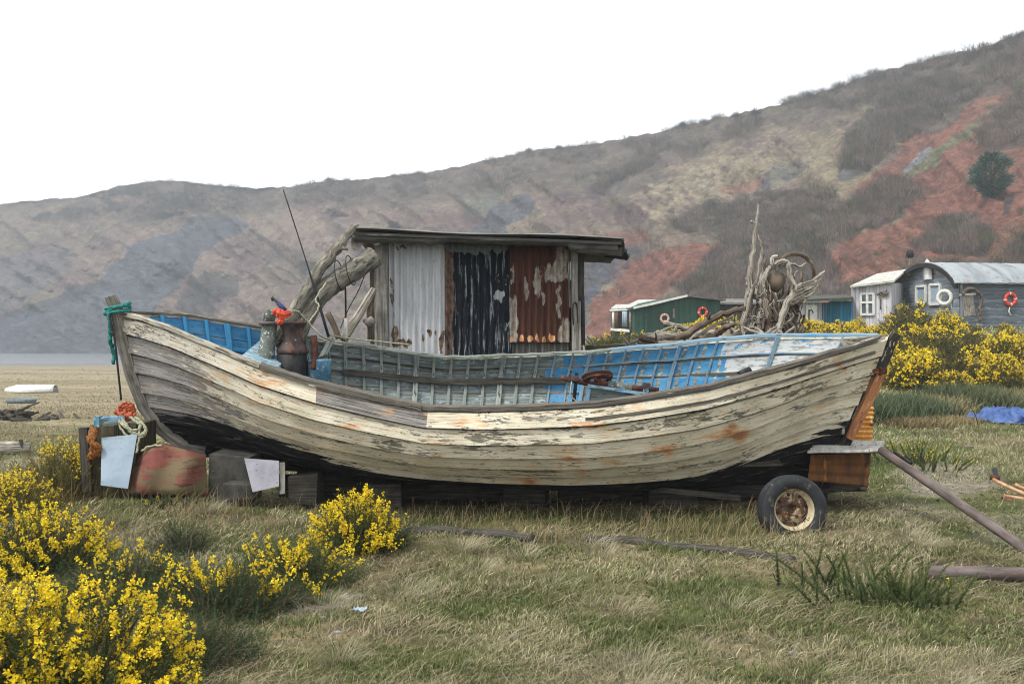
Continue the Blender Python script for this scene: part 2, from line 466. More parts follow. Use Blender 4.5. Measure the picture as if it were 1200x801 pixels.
def build_ground():
    nx, ny = 520, 620
    t = np.linspace(-1, 1, nx); A, k = 4.0, math.log(2 * 620 / 4.0)
    xs = A * np.sinh(k * t)
    ys = np.concatenate([np.linspace(-60, 3, 40)[:-1], 3 + (np.geomspace(1, 1 + 520, ny) - 1) * 1.0])
    ys = np.concatenate([np.linspace(-60, 3.4, 40)[:-1], np.geomspace(3.4, 560, ny)])
    X, Y = np.meshgrid(xs, ys); Z = ground(X, Y)
    gr, gn = ground_cover(X, Y, Z)
    straw = CA(140, 128, 98); soil = CA(92, 82, 64); green = CA(82, 92, 46); grav = CA(132, 124, 114); sand = CA(148, 136, 114); mud = CA(124, 122, 120)
    n1 = fbm(X * 1.7, Y * 1.7, 3, 4)[..., None]; n2 = fbm(X * .6, Y * .6, 9, 4)[..., None]
    c = soil + (straw - soil) * sstep(.3, .7, n1)
    c = c + (green - c) * (0.8 * sstep(.42, .62, n2))
    c = c + (green * .9 - c) * (.7 * gn[..., None])
    c = c + (grav - c) * (.9 * sstep(.3, .7, gr)[..., None])
    s = X / np.maximum(Y, 1)
    beach = (sstep(15, 34, Y) * sstep(-.02, -.16, s))[..., None]
    # beach turf: sandy with greener drifts that run across
    c = c * (1 - .20 * sstep(16, 10, Y)[..., None] * (1 - sstep(.3, .7, gr)[..., None]))
    st = fbm(X * .05, Y * .22, 61, 4)[..., None]; st2 = fbm(X * .5, Y * .9, 63, 4)[..., None]
    bc = sand + (CA(120, 114, 88) - sand) * sstep(.46, .70, st) * .6
    bc = bc * (0.78 + .44 * st2)
    c = c + (bc - c) * beach
    mf = (sstep(105, 150, Y + 60 * (st[..., 0] - .5)) * sstep(0, -.12, s))[..., None]
    c = c + (mud * (0.8 + .4 * st) - c) * mf
    back = (sstep(18, 26, Y) * sstep(0, .1, s))[..., None]
    c = c + (CA(110, 112, 70) * (.7 + .6 * n1) - c) * back * .6
    ii = np.arange(X.size).reshape(X.shape)
    q = np.stack([ii[:-1, :-1], ii[:-1, 1:], ii[1:, 1:], ii[1:, :-1]], -1).reshape(-1, 4)
    me = bpy.data.meshes.new('ground')
    set_mesh(me, np.stack([X, Y, Z], -1).reshape(-1, 3), q, cols=c.reshape(-1, 3), attrs={'gravel': gr.ravel()})
    nb = NB('ground_soil_and_turf')
    f = nb.noise('Object', (5, 5, 5), 9, 0.7)
    g = nb.noise('Object', (38, 38, 38), 5, 0.7, (4, 1, 0))
    col = nb.mix(1.0, nb.attr('col', True), nb.mix(nb.ramp(f, .3, .7), (.55, .55, .55, 1), (1.3, 1.28, 1.2, 1)), 'MULTIPLY')
    col = nb.mix(1.0, col, nb.mix(nb.ramp(g, .35, .65), (.6, .6, .6, 1), (1.25, 1.25, 1.25, 1)), 'MULTIPLY')
    nb.l(col, nb.b.inputs['Base Color']); nb.b.inputs['Roughness'].default_value = .95
    nb.b.inputs['Specular IOR Level'].default_value = .15
    nb.bump(nb.math('ADD', f, nb.math('MULTIPLY', g, .5)), .9, .03)
    link('ground', me, nb.m, kind='structure')
build_ground()

# shallow water lying on the far mud flat
wb = MB(); wz = -2.05
wb.grid([[(-520, 120, wz), (-520, 400, wz)], [(-10, 120, wz), (-10, 400, wz)]], smooth=False)
wb.obj('water', lmat('grey_sea_water', C(120, 126, 128), C(104, 110, 112), (.02, .1, .1), coord='Object', rough=.25, bump=.1, bd=.05, spec=.5), kind='structure')

# ---------------------------------------------------------------- the hillside
RIDGE = [(-700, 262), (-300, 250), (-100, 243), (0, 238), (60, 233), (100, 229), (140, 218), (185, 211), (215, 212), (240, 216), (300, 220), (335, 219), (370, 214), (430, 209), (520, 199), (560, 190), (610, 178),
         (660, 172), (700, 167), (760, 156), (800, 147), (860, 134), (900, 125), (960, 108), (1000, 94), (1050, 80), (1100, 67), (1150, 56), (1175, 46), (1200, 38), (1300, 5), (1500, -60), (1900, -150)]
def ridge_py(px): return np.interp(px, [p[0] for p in RIDGE], [p[1] for p in RIDGE])
def base_py(px): return np.interp(px, [-700, 0, 300, 500, 690, 800, 900, 1000, 1200, 1900], [416, 417, 417, 408, 402, 398, 392, 384, 379, 372])
def base_Y(px): return np.interp(px, [-700, 0, 300, 500, 640, 720, 900, 1000, 1200, 1900], [320, 320, 290, 210, 150, 112, 82, 72, 62, 55])
def ridge_Y(px): return np.interp(px, [-700, 0, 300, 600, 900, 1200, 1900], [470, 455, 400, 335, 255, 190, 150])

def hill(px, t):
    """a point of the slope; t = 0 foot, 1 ridge, above 1 the land behind the ridge"""
    px = np.asarray(px, float); t = np.asarray(t, float)
    tt = np.clip(t, 0, 1)
    e0 = (400 - base_py(px) - 6) / FPX; e1 = (400 - ridge_py(px)) / FPX
    Yb, Yr = base_Y(px), ridge_Y(px)
    e = e0 + (e1 - e0) * tt
    Y = Yb + (Yr - Yb) * tt ** 1.15
    s = (px - 600) / FPX
    # spurs and gullies
    w = np.sin(np.pi * np.clip(tt, 0, 1)) ** .6
    a = px / 80.0 + tt * 2.4
    g = np.abs(fbm(a, tt * 1.6, 71, 4) - .5) * 2
    g2 = fbm(px / 26.0 + tt * 3, tt * 9, 77, 4) - .5
    g3 = fbm(px / 8.0, tt * 30, 79, 3) - .5
    Y = Y * (1 + w * ((-.24 + .12 * sstep(500, 100, px)) * g + .025 * g2 + .010 * g3) + .05 * w)
    # the gully floor line that runs from the foot to the upper right, nearer spur below it
    zz = EYE + e * Y
    over = np.clip(t - 1, 0, 9)
    Y2 = Y + over * 260
    z2 = zz + over * 4.0 + np.minimum(over, .02) * 0
    rough_r = (fbm(px / 9.0, t * 0, 90, 3) - .5) * 1.2 * sstep(.93, 1.0, t)
    return s * Y2, Y2, np.where(over > 0, z2, zz) + rough_r

def hill_cols(px, py, t):
    wx = px + 34 * (fbm(px / 40, py / 30, 101, 4) - .5) + 9 * (fbm(px / 7, py / 6, 102, 3) - .5)
    wy = py + 26 * (fbm(px / 44, py / 26, 103, 4) - .5) + 8 * (fbm(px / 8, py / 5, 104, 3) - .5)
    ac = px * .62 + py * .78; al = px * .78 - py * .62; ac = ac + 16 * (fbm(px / 50, py / 40, 115, 3) - .5)
    n = fbm(ac / 13, al / 60, 105, 5)[..., None]
    n2 = fbm(px / 6, py / 4, 106, 4)[..., None]
    n3 = fbm(px / 60, py / 34, 107, 3)[..., None]
    grass_l = CA(122, 108, 98); grass_r = CA(128, 118, 98); mauve = CA(98, 82, 82); olive = CA(104, 104, 78)
    shale = CA(74, 81, 90); dark = CA(66, 66, 66); scrubc = CA(88, 81, 73); brack = CA(124, 88, 74); red = CA(122, 84, 72); greenc = CA(104, 110, 84)
    lr = sstep(350, 950, px)[..., None]
    c = grass_l + (grass_r - grass_l) * lr
    c = c + (mauve - c) * sstep(.36, .62, n3 * .6 + n * .4) * .85
    c = c + (olive - c) * sstep(.5, .72, n) * .45
    def zone(poly, col, op=1.0, nz=None):
        nonlocal c
        m = inpoly(wx, wy, poly).astype(float)[..., None] * op
        if nz is not None: m = m * sstep(nz[0], nz[1], n2)
        c = c + (col - c) * m
    # shale scars and slips on the left
    zone([(0, 425), (0, 372), (60, 352), (105, 330), (150, 296), (205, 268), (262, 246), (285, 256), (262, 282), (225, 318), (188, 352), (165, 395), (150, 430)], shale, .9)
    zone([(-300, 430), (-300, 330), (0, 300), (40, 300), (90, 290), (60, 330), (0, 372), (0, 430)], shale * 1.1, .5)
    zone([(0, 372), (60, 352), (110, 326), (108, 334), (60, 362), (0, 384)], dark, .7)
    zone([(218, 330), (245, 322), (272, 325), (272, 345), (250, 352), (240, 372), (222, 372), (205, 360)], dark, .8)
    zone([(70, 345), (92, 343), (92, 356), (66, 362)], dark, .7)
    zone([(160, 432), (170, 385), (205, 372), (300, 385), (300, 430)], shale * 1.05, .6)
    zone([(300, 430), (300, 370), (420, 380), (500, 370), (560, 380), (560, 430)], shale * .95, .5, (.3, .6))
    zone([(690, 400), (690, 375), (705, 330), (730, 306), (760, 290), (700, 286), (640, 290), (600, 330), (600, 400)], shale, .85)
    zone([(560, 278), (585, 240), (622, 228), (640, 240), (610, 262), (600, 280)], shale, .8)
    zone([(875, 210), (895, 196), (925, 186), (945, 190), (930, 206), (900, 222), (880, 226)], shale, .8)
    zone([(985, 195), (1000, 180), (1018, 182), (1012, 205), (990, 215)], shale, .7)
    zone([(540, 232), (600, 222), (580, 250), (545, 258)], CA(92, 104, 92), .6)
    # tawny turf streaks
    zone([(740, 235), (820, 190), (900, 165), (960, 180), (900, 225), (850, 262), (780, 268)], CA(144, 134, 112), .5, (.3, .6))
    zone([(700, 215), (760, 200), (800, 205), (740, 230), (690, 240)], dark * 1.3, .6, (.3, .5))
    # bracken
    zone([(692, 395), (700, 350), (728, 322), (765, 296), (800, 284), (848, 280), (850, 292), (815, 318), (790, 338), (755, 362), (735, 388), (728, 400)], red, .95)
    zone([(690, 275), (720, 268), (768, 272), (770, 282), (730, 284), (690, 286)], red, .8)
    zone([(745, 395), (765, 368), (800, 358), (838, 366), (838, 395)], red * .95, .7)
    zone([(960, 312), (985, 292), (1030, 270), (1075, 240), (1050, 232), (1010, 236), (1000, 222), (1040, 196), (1090, 150), (1140, 108), (1190, 78), (1400, 20), (1400, 420), (960, 420)], red, .9)
    zone([(850, 215), (880, 205), (885, 216), (850, 226)], red, .6)
    zone([(1020, 250), (1060, 205), (1100, 170), (1150, 130), (1170, 110), (1150, 140), (1110, 180), (1080, 205), (1050, 240)], greenc, .85)
    zone([(1060, 200), (1078, 182), (1098, 168), (1090, 184), (1070, 202)], CA(120, 124, 128), .9)
    zone([(1115, 320), (1135, 290), (1190, 262), (1200, 270), (1200, 330)], CA(120, 96, 78), .6)
    zone([(1172, 236), (1186, 230), (1188, 248), (1174, 256)], dark, .8)
    # the band of scrub under the ridge, and thickets
    d = (wy - ridge_py(px))
    band = np.interp(px, [-100, 0, 140, 240, 330, 500, 620, 760, 900, 1050, 1200, 1400], [0, 6, 12, 40, 26, 34, 46, 50, 26, 44, 60, 90])
    m = sstep(band + 6, band - 6, d)[..., None] * .85
    c = c + (scrubc - c) * m
    for z in THICKETS: zone(z[0], scrubc * .95, .8)
    hi = fbm(px / 2.6, py / 1.8, 117, 3)[..., None]
    c = c * (.74 + .52 * n2) * (.74 + .52 * n) * (.72 + .56 * hi)
    return c

THICKETS = [  # outline in the photograph, clumps, height of the bushes in metres
    ([(820, 322), (838, 285), (850, 262), (850, 240), (885, 228), (930, 220), (960, 232), (985, 262), (960, 300), (985, 318), (970, 345), (880, 352), (800, 350), (790, 340)], 1000, 1.7),
    ([(985, 250), (1010, 225), (1040, 205), (1072, 210), (1080, 228), (1040, 260), (1000, 280), (975, 285)], 240, 1.7),
    ([(985, 200), (990, 170), (1020, 130), (1070, 95), (1130, 85), (1150, 110), (1120, 130), (1095, 150), (1050, 170), (1020, 200)], 460, 2.3),
    ([(1140, 160), (1165, 120), (1200, 100), (1260, 90), (1260, 160), (1200, 160), (1160, 178)], 200, 1.9),
    ([(1070, 295), (1085, 268), (1110, 250), (1140, 252), (1165, 280), (1160, 300)], 170, 1.5),
    ([(1175, 300), (1190, 275), (1260, 265), (1260, 310)], 80, 1.5),
    ([(690, 222), (740, 190), (770, 178), (772, 190), (720, 215), (700, 228)], 110, 2.8),
    ([(780, 262), (830, 238), (870, 236), (850, 270), (800, 275)], 130, 1.8),
    ([(30, 258), (90, 244), (150, 238), (150, 246), (95, 254), (40, 262)], 80, 3.2),
    ([(150, 250), (200, 220), (250, 222), (215, 245), (175, 262)], 110, 2.8),
    ([(900, 352), (960, 330), (1060, 330), (1060, 300), (1130, 306), (1200, 300), (1280, 300), (1280, 330), (1100, 322), (1060, 345), (960, 350)], 260, 1.1),
]

def build_hill():
    cols = np.concatenate([np.linspace(-700, -60, 90)[:-1], np.linspace(-60, 1260, 1000), np.linspace(1260, 1900, 90)[1:]])
    ts = np.concatenate([np.linspace(0, 1, 330), 1 + np.array([.01, .03, .08, .2, .5])])
    PX, T = np.meshgrid(cols, ts)
    X, Y, Z = hill(PX, T)
    PY = base_py(PX) + 6 + (ridge_py(PX) - base_py(PX) - 6) * np.clip(T, 0, 1)
    c = hill_cols(PX, PY, T)
    V = np.stack([X, Y, Z], -1).reshape(-1, 3)
    ii = np.arange(X.size).reshape(X.shape)
    q = np.stack([ii[:-1, :-1], ii[:-1, 1:], ii[1:, 1:], ii[1:, :-1]], -1).reshape(-1, 4)
    me = bpy.data.meshes.new('hillside')
    set_mesh(me, V, q, cols=c.reshape(-1, 3))
    nb = NB('hillside_turf_bracken_shale')
    f = nb.noise('Object', (.16, .16, .3), 9, .68)
    g = nb.noise('Object', (1.1, 1.1, 1.1), 6, .7, (3, 2, 1))
    col = nb.mix(1., nb.attr('col', True), nb.mix(nb.ramp(f, .36, .64), (.74, .74, .76, 1), (1.2, 1.18, 1.15, 1)), 'MULTIPLY')
    col = nb.mix(1., col, nb.mix(nb.ramp(g, .35, .65), (.7, .7, .7, 1), (1.25, 1.25, 1.25, 1)), 'MULTIPLY')
    nb.l(col, nb.b.inputs['Base Color']); nb.b.inputs['Roughness'].default_value = 1.0
    nb.b.inputs['Specular IOR Level'].default_value = .1
    nb.bump(nb.math('ADD', nb.math('MULTIPLY', f, 1.5), nb.math('MULTIPLY', g, .5)), .9, 1.6)
    link('hillside', me, nb.m, kind='structure')
build_hill()

def leaf_mat(name, rough=.8, transl=.25):
    nb = NB(name)
    c = nb.attr('col', True)
    nb.l(c, nb.b.inputs['Base Color']); nb.b.inputs['Roughness'].default_value = rough
    nb.b.inputs['Specular IOR Level'].default_value = .2
    if transl:
        tr = nb.n('ShaderNodeBsdfTranslucent'); nb.l(c, tr.inputs['Color'])
        mx = nb.n('ShaderNodeMixShader'); mx.inputs[0].default_value = transl
        out = nb.t.nodes['Material Output']
        nb.l(nb.b.outputs[0], mx.inputs[1]); nb.l(tr.outputs[0], mx.inputs[2]); nb.l(mx.outputs[0], out.inputs['Surface'])
    return nb.m
M['twig'] = leaf_mat('bare_twigs', .9, 0)
M['leaf'] = leaf_mat('gorse_spines', .7, .15)
M['flower'] = leaf_mat('gorse_flowers', .6, .3)
M['grass'] = leaf_mat('grass_blades', .7, .3)

def spikes(base, dirv, length, width, colr):
    """thin triangles: base (n,3), dir (n,3) unit"""
    n = len(base); r = rng.normal(size=(n, 3)); side = np.cross(dirv, r); side /= np.linalg.norm(side, axis=1)[:, None] + 1e-9
    a = base - side * width[:, None] * .5; b = base + side * width[:, None] * .5; c = base + dirv * length[:, None]
    V = np.stack([a, b, c], 1).reshape(-1, 3)
    return V, np.arange(n * 3).reshape(-1, 3), np.repeat(colr, 3, axis=0)

def joinparts(parts):
    Vs = []; Ts = []; Cs = []; o = 0
    for V, T, Cc in parts:
        Vs.append(V); Ts.append(T + o); Cs.append(Cc); o += len(V)
    return np.concatenate(Vs), np.concatenate(Ts), np.concatenate(Cs)

def build_scrub():
    PXs = []; Ts = []; Hs = []
    def add(px, py, h):
        b = base_py(px) + 6; r = ridge_py(px)
        t = (b - py) / (b - r)
        PXs.append(px); Ts.append(t); Hs.append(h)
    for poly, n, h in THICKETS:
        xs = [p[0] for p in poly]; ys = [p[1] for p in poly]; k = 0
        while k < n:
            x = random.uniform(min(xs), max(xs)); y = random.uniform(min(ys), max(ys)) + 4
            if inpoly(x, y, poly): add(x, y, h * random.uniform(.55, 1.2)); k += 1
    bx = [-100, 0, 140, 240, 330, 500, 620, 760, 900, 1050, 1200, 1400]; bw = [1, 2, 10, 34, 20, 28, 40, 44, 22, 38, 54, 80]
    k = 0
    while k < 1500:
        x = random.uniform(120, 1280); w = np.interp(x, bx, bw)
        d = random.random() ** 1.2 * w
        if fbm(x / 30, d / 14, 131, 2) < .42: continue
        add(x, float(ridge_py(x)) + d + 1.0, random.uniform(1.3, 2.8)); k += 1
    k = 0
    while k < 1500:      # lone bushes scattered over the slope
        x = random.uniform(0, 1280); t = random.uniform(.12, .93)
        if fbm(x / 40, t * 6, 141, 3) < .50: continue
        PXs.append(x); Ts.append(t); Hs.append(random.uniform(.4, 1.7) * (1 if x < 800 else .7)); k += 1
    PXs = np.array(PXs, float); Ts = np.array(Ts, float); Hs = np.array(Hs)
    X, Y, Z = hill(PXs, Ts)
    parts = []
    nb_ = 84
    n = len(X)
    tone = np.array([CA(118, 106, 98), CA(104, 96, 80), CA(122, 112, 108), CA(88, 92, 72), CA(132, 114, 104)])
    tc = tone[rng.integers(0, 5, n)] * rng.uniform(.42, .98, n)[:, None]
    c0 = np.repeat(np.stack([X, Y, Z - .2], 1), nb_, axis=0); H = np.repeat(Hs, nb_)
    d = rng.normal(size=(n * nb_, 3)) * np.array([.55, .55, .25]); d[:, 2] = np.abs(d[:, 2]) + .75
    d /= np.linalg.norm(d, axis=1)[:, None]
    st = rng.uniform(0, .55, n * nb_)
    off = rng.normal(size=(n * nb_, 3)) * np.array([.26, .26, .05])
    base = c0 + d * (H * st)[:, None] + off * H[:, None]
    L = H * (1 - st) * rng.uniform(.5, 1.0, n * nb_)
    colr = np.repeat(tc, nb_, axis=0) * rng.uniform(.7, 1.3, n * nb_)[:, None]
    parts.append(spikes(base, d, L, H * .022 * rng.uniform(.6, 1.6, n * nb_), colr))
    V, T, Cc = joinparts(parts)
    me = bpy.data.meshes.new('hillside_scrub'); set_mesh(me, V, tris=T, cols=Cc, smooth=False)
    link('bare_scrub', me, M['twig'], kind='stuff', label='bare grey brown scrub growing along the ridge and in the gullies', category='scrub')
build_scrub()

def bare_tree(px, py_top, h, label, seed, evergreen=False):
    random.seed(seed)
    b = float(base_py(px) + 6); r = float(ridge_py(px))
    # stand it on the slope where its top reaches the photographed height
    best = None
    for t in np.linspace(.02, 1.0, 200):
        x, y, z = [float(v) for v in hill(px, t)]
        e = 400 - FPX * (z + h - EYE) / y
        if best is None or abs(e - py_top) < best[0]: best = (abs(e - py_top), x, y, z)
    _, x, y, z = best
    root = thing('evergreen_tree' if evergreen else 'bare_tree', label, 'tree', (x, y, z))
    mb = MB()
    mb.tube([(x, y, z - .5), (x + .1, y, z + h * .35), (x, y, z + h * (.9 if evergreen else .55))], [h * .03, h * .022, h * .01], 6)
    if not evergreen:
        for i in range(9):
            a = random.uniform(0, 6.28); t0 = random.uniform(.25, .5)
            p0 = Vector((x, y, z + h * t0)); p1 = p0 + Vector((math.cos(a) * h * .3, math.sin(a) * h * .3, h * random.uniform(.2, .42)))
            mb.tube([p0, (p0 + p1) / 2 + Vector((0, 0, .1)), p1], [h * .012, h * .008, h * .004], 5)
    mb.obj('trunk', M['wood_dark'], root)
    n = 4200 if evergreen else 700
    if evergreen:
        th = rng.uniform(0, 6.283, n); u = rng.uniform(0.02, 1, n); lb = .5 * fbm(th * 1.3, u * 5, 901, 3) + .5 * fbm(th * 2.5 + 3, u * 9, 905, 2); rr = h * .40 * np.sin(np.pi * (1 - u) ** .75) ** .8 * rng.uniform(.3, 1.0, n) ** .6 * (.05 + 1.9 * lb) * (1 + .25 * np.sin(th + 1)); kp = lb > .40; th, u, rr = th[kp], u[kp], rr[kp]; n = len(th)
        bs = np.stack([x + rr * np.cos(th), y + rr * np.sin(th), z + h * u], 1)
        d = np.stack([np.cos(th), np.sin(th), rng.uniform(-.1, .9, n)], 1) + rng.normal(size=(n, 3)) * .3
        d /= np.linalg.norm(d, axis=1)[:, None]
        V, T, Cc = spikes(bs, d, h * rng.uniform(.08, .2, n), np.full(n, h * .03), CA(68, 96, 78) * rng.uniform(.5, 1.3, n)[:, None])
    else:
        d = rng.normal(size=(n, 3)); d[:, 2] = np.abs(d[:, 2]); d /= np.linalg.norm(d, axis=1)[:, None]
        bs = np.array([x, y, z + h * .42]) + d * (h * np.array([.42, .42, .38])) * rng.uniform(.2, .85, n)[:, None]
        d2 = d + rng.normal(size=(n, 3)) * .5; d2 /= np.linalg.norm(d2, axis=1)[:, None]
        V, T, Cc = spikes(bs, d2, h * rng.uniform(.1, .22, n), np.full(n, h * .014), CA(86, 78, 72) * rng.uniform(.6, 1.2, n)[:, None])
    me = bpy.data.meshes.new('crown'); set_mesh(me, V, tris=T, cols=Cc, smooth=False)
    link('crown', me, M['twig'], root)
bare_tree(886, 122, 4.2, 'rounded bare tree on the ridge above the tall driftwood spike', 3)
bare_tree(862, 128, 3.4, 'low bare tree on the ridge just left of the rounded one', 4)
bare_tree(800, 139, 3.2, 'small bare tree on the ridge above the right end of the cabin roof', 5)
bare_tree(655, 166, 3.6, 'bare tree on the ridge above the dark sheet of the cabin', 6)
bare_tree(620, 170, 3.4, 'bare tree on the ridge above the middle of the cabin', 8)
bare_tree(385, 204, 4.2, 'spindly bare tree on the ridge right of the thin aerial', 9)
bare_tree(950, 104, 3.4, 'small bare tree on the ridge right above the driftwood coil', 10)
bare_tree(1170, 44, 3.8, 'bare tree near the top right of the ridge', 12)
bare_tree(1161, 180, 5.2, 'dark green evergreen tree alone among the red bracken', 13, True)
# ---------------------------------------------------------------- the boat
BX = [(139, 366), (147, 410), (158, 455), (173, 488), (193, 512), (222, 528)]
SX = [(1040, 394), (1022, 435), (1004, 468), (986, 500), (968, 530), (945, 562)]
YC, HEEL = 10.45, R(12)
CH, SH = math.cos(HEEL), math.sin(HEEL)
ZK0, ZK1 = .54, .17
U_T = [0, .03, .06, .1, .15, .2, .3, .4, .5, .6, .7, .78, .85, .9, .94, .97, 1]
B_T = [.02, .15, .28, .43, .60, .75, .96, 1.08, 1.13, 1.12, 1.03, .90, .70, .50, .32, .18, .02]
NEARL = [(139, 366), (165, 373), (200, 385), (228, 397), (265, 412), (302, 428), (370, 449), (440, 466), (500, 479), (560, 480), (620, 478), (700, 474), (750, 467), (830, 454), (920, 430), (1000, 407), (1040, 394)]
def hb(u): return np.interp(u, U_T, B_T)
vs_ = np.linspace(0, 1, 6)
def stem_x(v):
    pts = [(p[0] - 600) / FPX * (10.12 + .3 * i / 5) for i, p in enumerate(BX)]
    return np.interp(v, vs_, pts)
def stern_x(v):
    pts = [(p[0] - 600) / FPX * (10.12 + .3 * i / 5) for i, p in enumerate(SX)]
    return np.interp(v, vs_, pts)
def zk(u): return ZK0 + (ZK1 - ZK0) * u
def hgt(u):
    u = np.asarray(u, float); x = stem_x(0) + (stern_x(0) - stem_x(0)) * u; h = np.full(u.shape, 1.2)
    for _ in range(12):
        Y = YC - hb(u) * CH - h * SH
        px = 600 + FPX * x / Y
        py = np.interp(px, [p[0] for p in NEARL], [p[1] for p in NEARL])
        Z = EYE - (py - 400) / FPX * Y
        h = (Z - zk(u) + hb(u) * SH) / CH
    return h

def hullpt(u, v, side=-1, out=0.0):
    """side -1 near, +1 far; v 0 gunwale .. 1 keel; out = distance outside the planking"""
    u = np.asarray(u, float); v = np.asarray(v, float)
    b = hb(u); h = hgt(u)
    w = 1 - np.abs(2 * u - 1) ** 3.2          # fullness of the section
    a = v * np.pi / 2
    f_mid = np.cos(a) ** .62; g_mid = 1 - np.sin(a) ** 1.0
    f_end = (1 - v) ** 1.15 ; g_end = 1 - v
    f = f_end + (f_mid - f_end) * w; g = g_end + (g_mid - g_end) * w
    f = f * (1 + .10 * w * np.sin(np.clip(v * 2, 0, 1) * np.pi))
    # the stem and stern profiles: height of v on the centreline
    zs = np.array([EYE - (p[1] - 400) / FPX * (10.12 + .3 * i / 5) for i, p in enumerate(BX)]); zs = (zs - zs[-1]) / (zs[0] - zs[-1])
    zt = np.array([EYE - (p[1] - 400) / FPX * (10.12 + .3 * i / 5) for i, p in enumerate(SX)]); zt = (zt - zt[-1]) / (zt[0] - zt[-1])
    eb = sstep(.22, 0, u); et = sstep(.80, 1, u)
    g = g * (1 - eb) + np.interp(v, vs_, zs) * eb
    g = g * (1 - et) + np.interp(v, vs_, zt) * et
    x = stem_x(v) + (stern_x(v) - stem_x(v)) * u
    y = b * f; z = h * g
    # outward normal in the section plane, roughly
    ny = .25 + .75 * (1 - v * .6); nz = -v
    nl = np.sqrt(ny ** 2 + nz ** 2)
    y = side * (y + out * ny / nl); z = z + out * nz / nl
    return np.stack([x, YC + y * CH - z * SH, zk(u) + z * CH + y * SH], -1)

BLACKL = [(100, 480), (140, 478), (200, 483), (250, 488), (300, 503), (370, 527), (410, 541), (500, 567), (620, 573), (700, 569), (800, 557), (860, 542), (920, 522), (985, 494), (1050, 470)]
RUSTS = [(300, 345, 20, 8, .5), (315, 448, 26, 8, .55), (250, 440, 20, 8, .4), (345, 470, 28, 7, .4), (540, 492, 30, 4, .6), (685, 493, 16, 5, .9), (690, 497, 30, 4, .6), (660, 530, 22, 5, .6), (670, 535, 14, 6, .5),
         (775, 525, 18, 7, .9), (860, 505, 18, 9, 1.1), (850, 508, 26, 7, .7), (980, 425, 10, 8, .7), (715, 540, 14, 8, .5), (520, 515, 36, 4, .45), (620, 560, 16, 5, .7), (680, 548, 8, 10, .5),
         (410, 498, 26, 6, .5), (450, 478, 20, 5, .5), (300, 470, 24, 6, .5), (390, 520, 22, 5, .4), (640, 515, 20, 5, .45), (500, 532, 20, 5, .35), (760, 480, 22, 4, .5), (300, 432, 20, 5, .5), (720, 565, 10, 6, .5)]
def build_planking(root, side):
    NU, NS = 420, 10
    us = np.linspace(0, 1, NU)
    rows = []
    edges = np.linspace(0, 1, NS + 1)
    for k in range(NS):
        v0, v1 = edges[k], edges[k + 1]
        jit = .006 * (fbm(us * 9, us * 0 + k, 300 + k, 3) - .5)
        for t, o in ((0, -.058), (.155, -.046), (.17, .008), (.5, .018), (.975, .040), (1.0, .030)):
            v = np.clip(v0 + (v1 - v0) * t + jit * t, 0, 1)
            off = o + .006 * (fbm(us * 22 + k * 3, us * 0 + t, 320 + k, 3) - .5)
            if t <= .16: off = off + .020 * sstep(.35, .62, fbm(us * 7, us * 0 + k * 5, 360, 3)) * (1 if k else 0)
            if k == 0 and t < .1: off = off + .03
            # the black garboards are carvel-flat
            rows.append((v, off, k, t))
    V = []; UV = []
    for v, off, k, t in rows:
        V.append(hullpt(us, v, side, off)); UV.append(np.stack([us * 8.2, np.full(NU, (k + t * .999) * .18 + k * 3.0)], -1))
    V = np.stack(V); UV = np.stack(UV)                      # rows x NU
    nr = len(rows)
    N = hullpt(us[None, :].repeat(nr, 0), np.stack([r_[0] for r_ in rows]), -1)
    px, py = project(N[..., 0], N[..., 1], N[..., 2])
    bl = np.interp(px, [p[0] for p in BLACKL], [p[1] for p in BLACKL])
    vv = np.stack([r_[0] for r_ in rows])
    black = np.clip((py - bl) / 26.0, -1, 1)
    black = np.where(vv > .62, 1.0, black)
    bowgrey = sstep(330, 170, px) * .9
    bare = bowgrey * .32
    top = vv < 1.05 / NS
    bare = np.where(top & (px > 372) & (px < 500), .9, bare)
    bare = np.where(top & (px < 372), -.12, bare)
    k_of = np.stack([np.full(NU, r_[2]) for r_ in rows])
    # green-grey weathered stretches of the middle strakes
    moss = spots(px, py, [(560, 517, 110, 10, .28), (700, 500, 60, 9, .3), (820, 480, 90, 10, .34), (900, 452, 80, 12, .3), (460, 520, 30, 10, .35), (930, 430, 60, 10, .2), (400, 512, 14, 6, .35)]) \
        + .22 * (k_of % 3 == 1) * sstep(420, 600, px)
    t_of = np.stack([np.full(NU, r_[3]) for r_ in rows]); seam_shade = np.where((t_of < .16) & (k_of > 0), 1.0, 0.0) + np.where(t_of >= 1.0, .6, 0)
    rust = spots(px, py, RUSTS) + .05 + .16 * sstep(.50, .68, fbm(px / 34, k_of * 7 + vv * 3, 377, 3))
    q = []
    idx = np.arange(nr * NU).reshape(nr, NU)
    q = np.stack([idx[:-1, :-1], idx[:-1, 1:], idx[1:, 1:], idx[1:, :-1]], -1)
    if side > 0: q = q[..., ::-1]
    q = q.reshape(-1, 4)
    uv = UV.reshape(-1, 2)[q.ravel()]
    me = bpy.data.meshes.new('planking')
    set_mesh(me, V.reshape(-1, 3), q, uv=uv, attrs={'seam_shade': seam_shade, 'black': black, 'bare': bare, 'rust': rust, 'moss': moss, 'bow': bowgrey}, smooth=True)
    # keep the laps crisp
    at = me.attributes.new('sharp_edge', 'BOOLEAN', 'EDGE')
    ev = np.zeros(len(me.edges) * 2, np.int32); me.edges.foreach_get('vertices', ev); ev = ev.reshape(-1, 2)
    ra, rb = ev[:, 0] // NU, ev[:, 1] // NU
    sh = (ra == rb) & (ra % 6 != 3)
    at.data.foreach_set('value', sh)
    return link('planking', me, M['hull_out'], root)

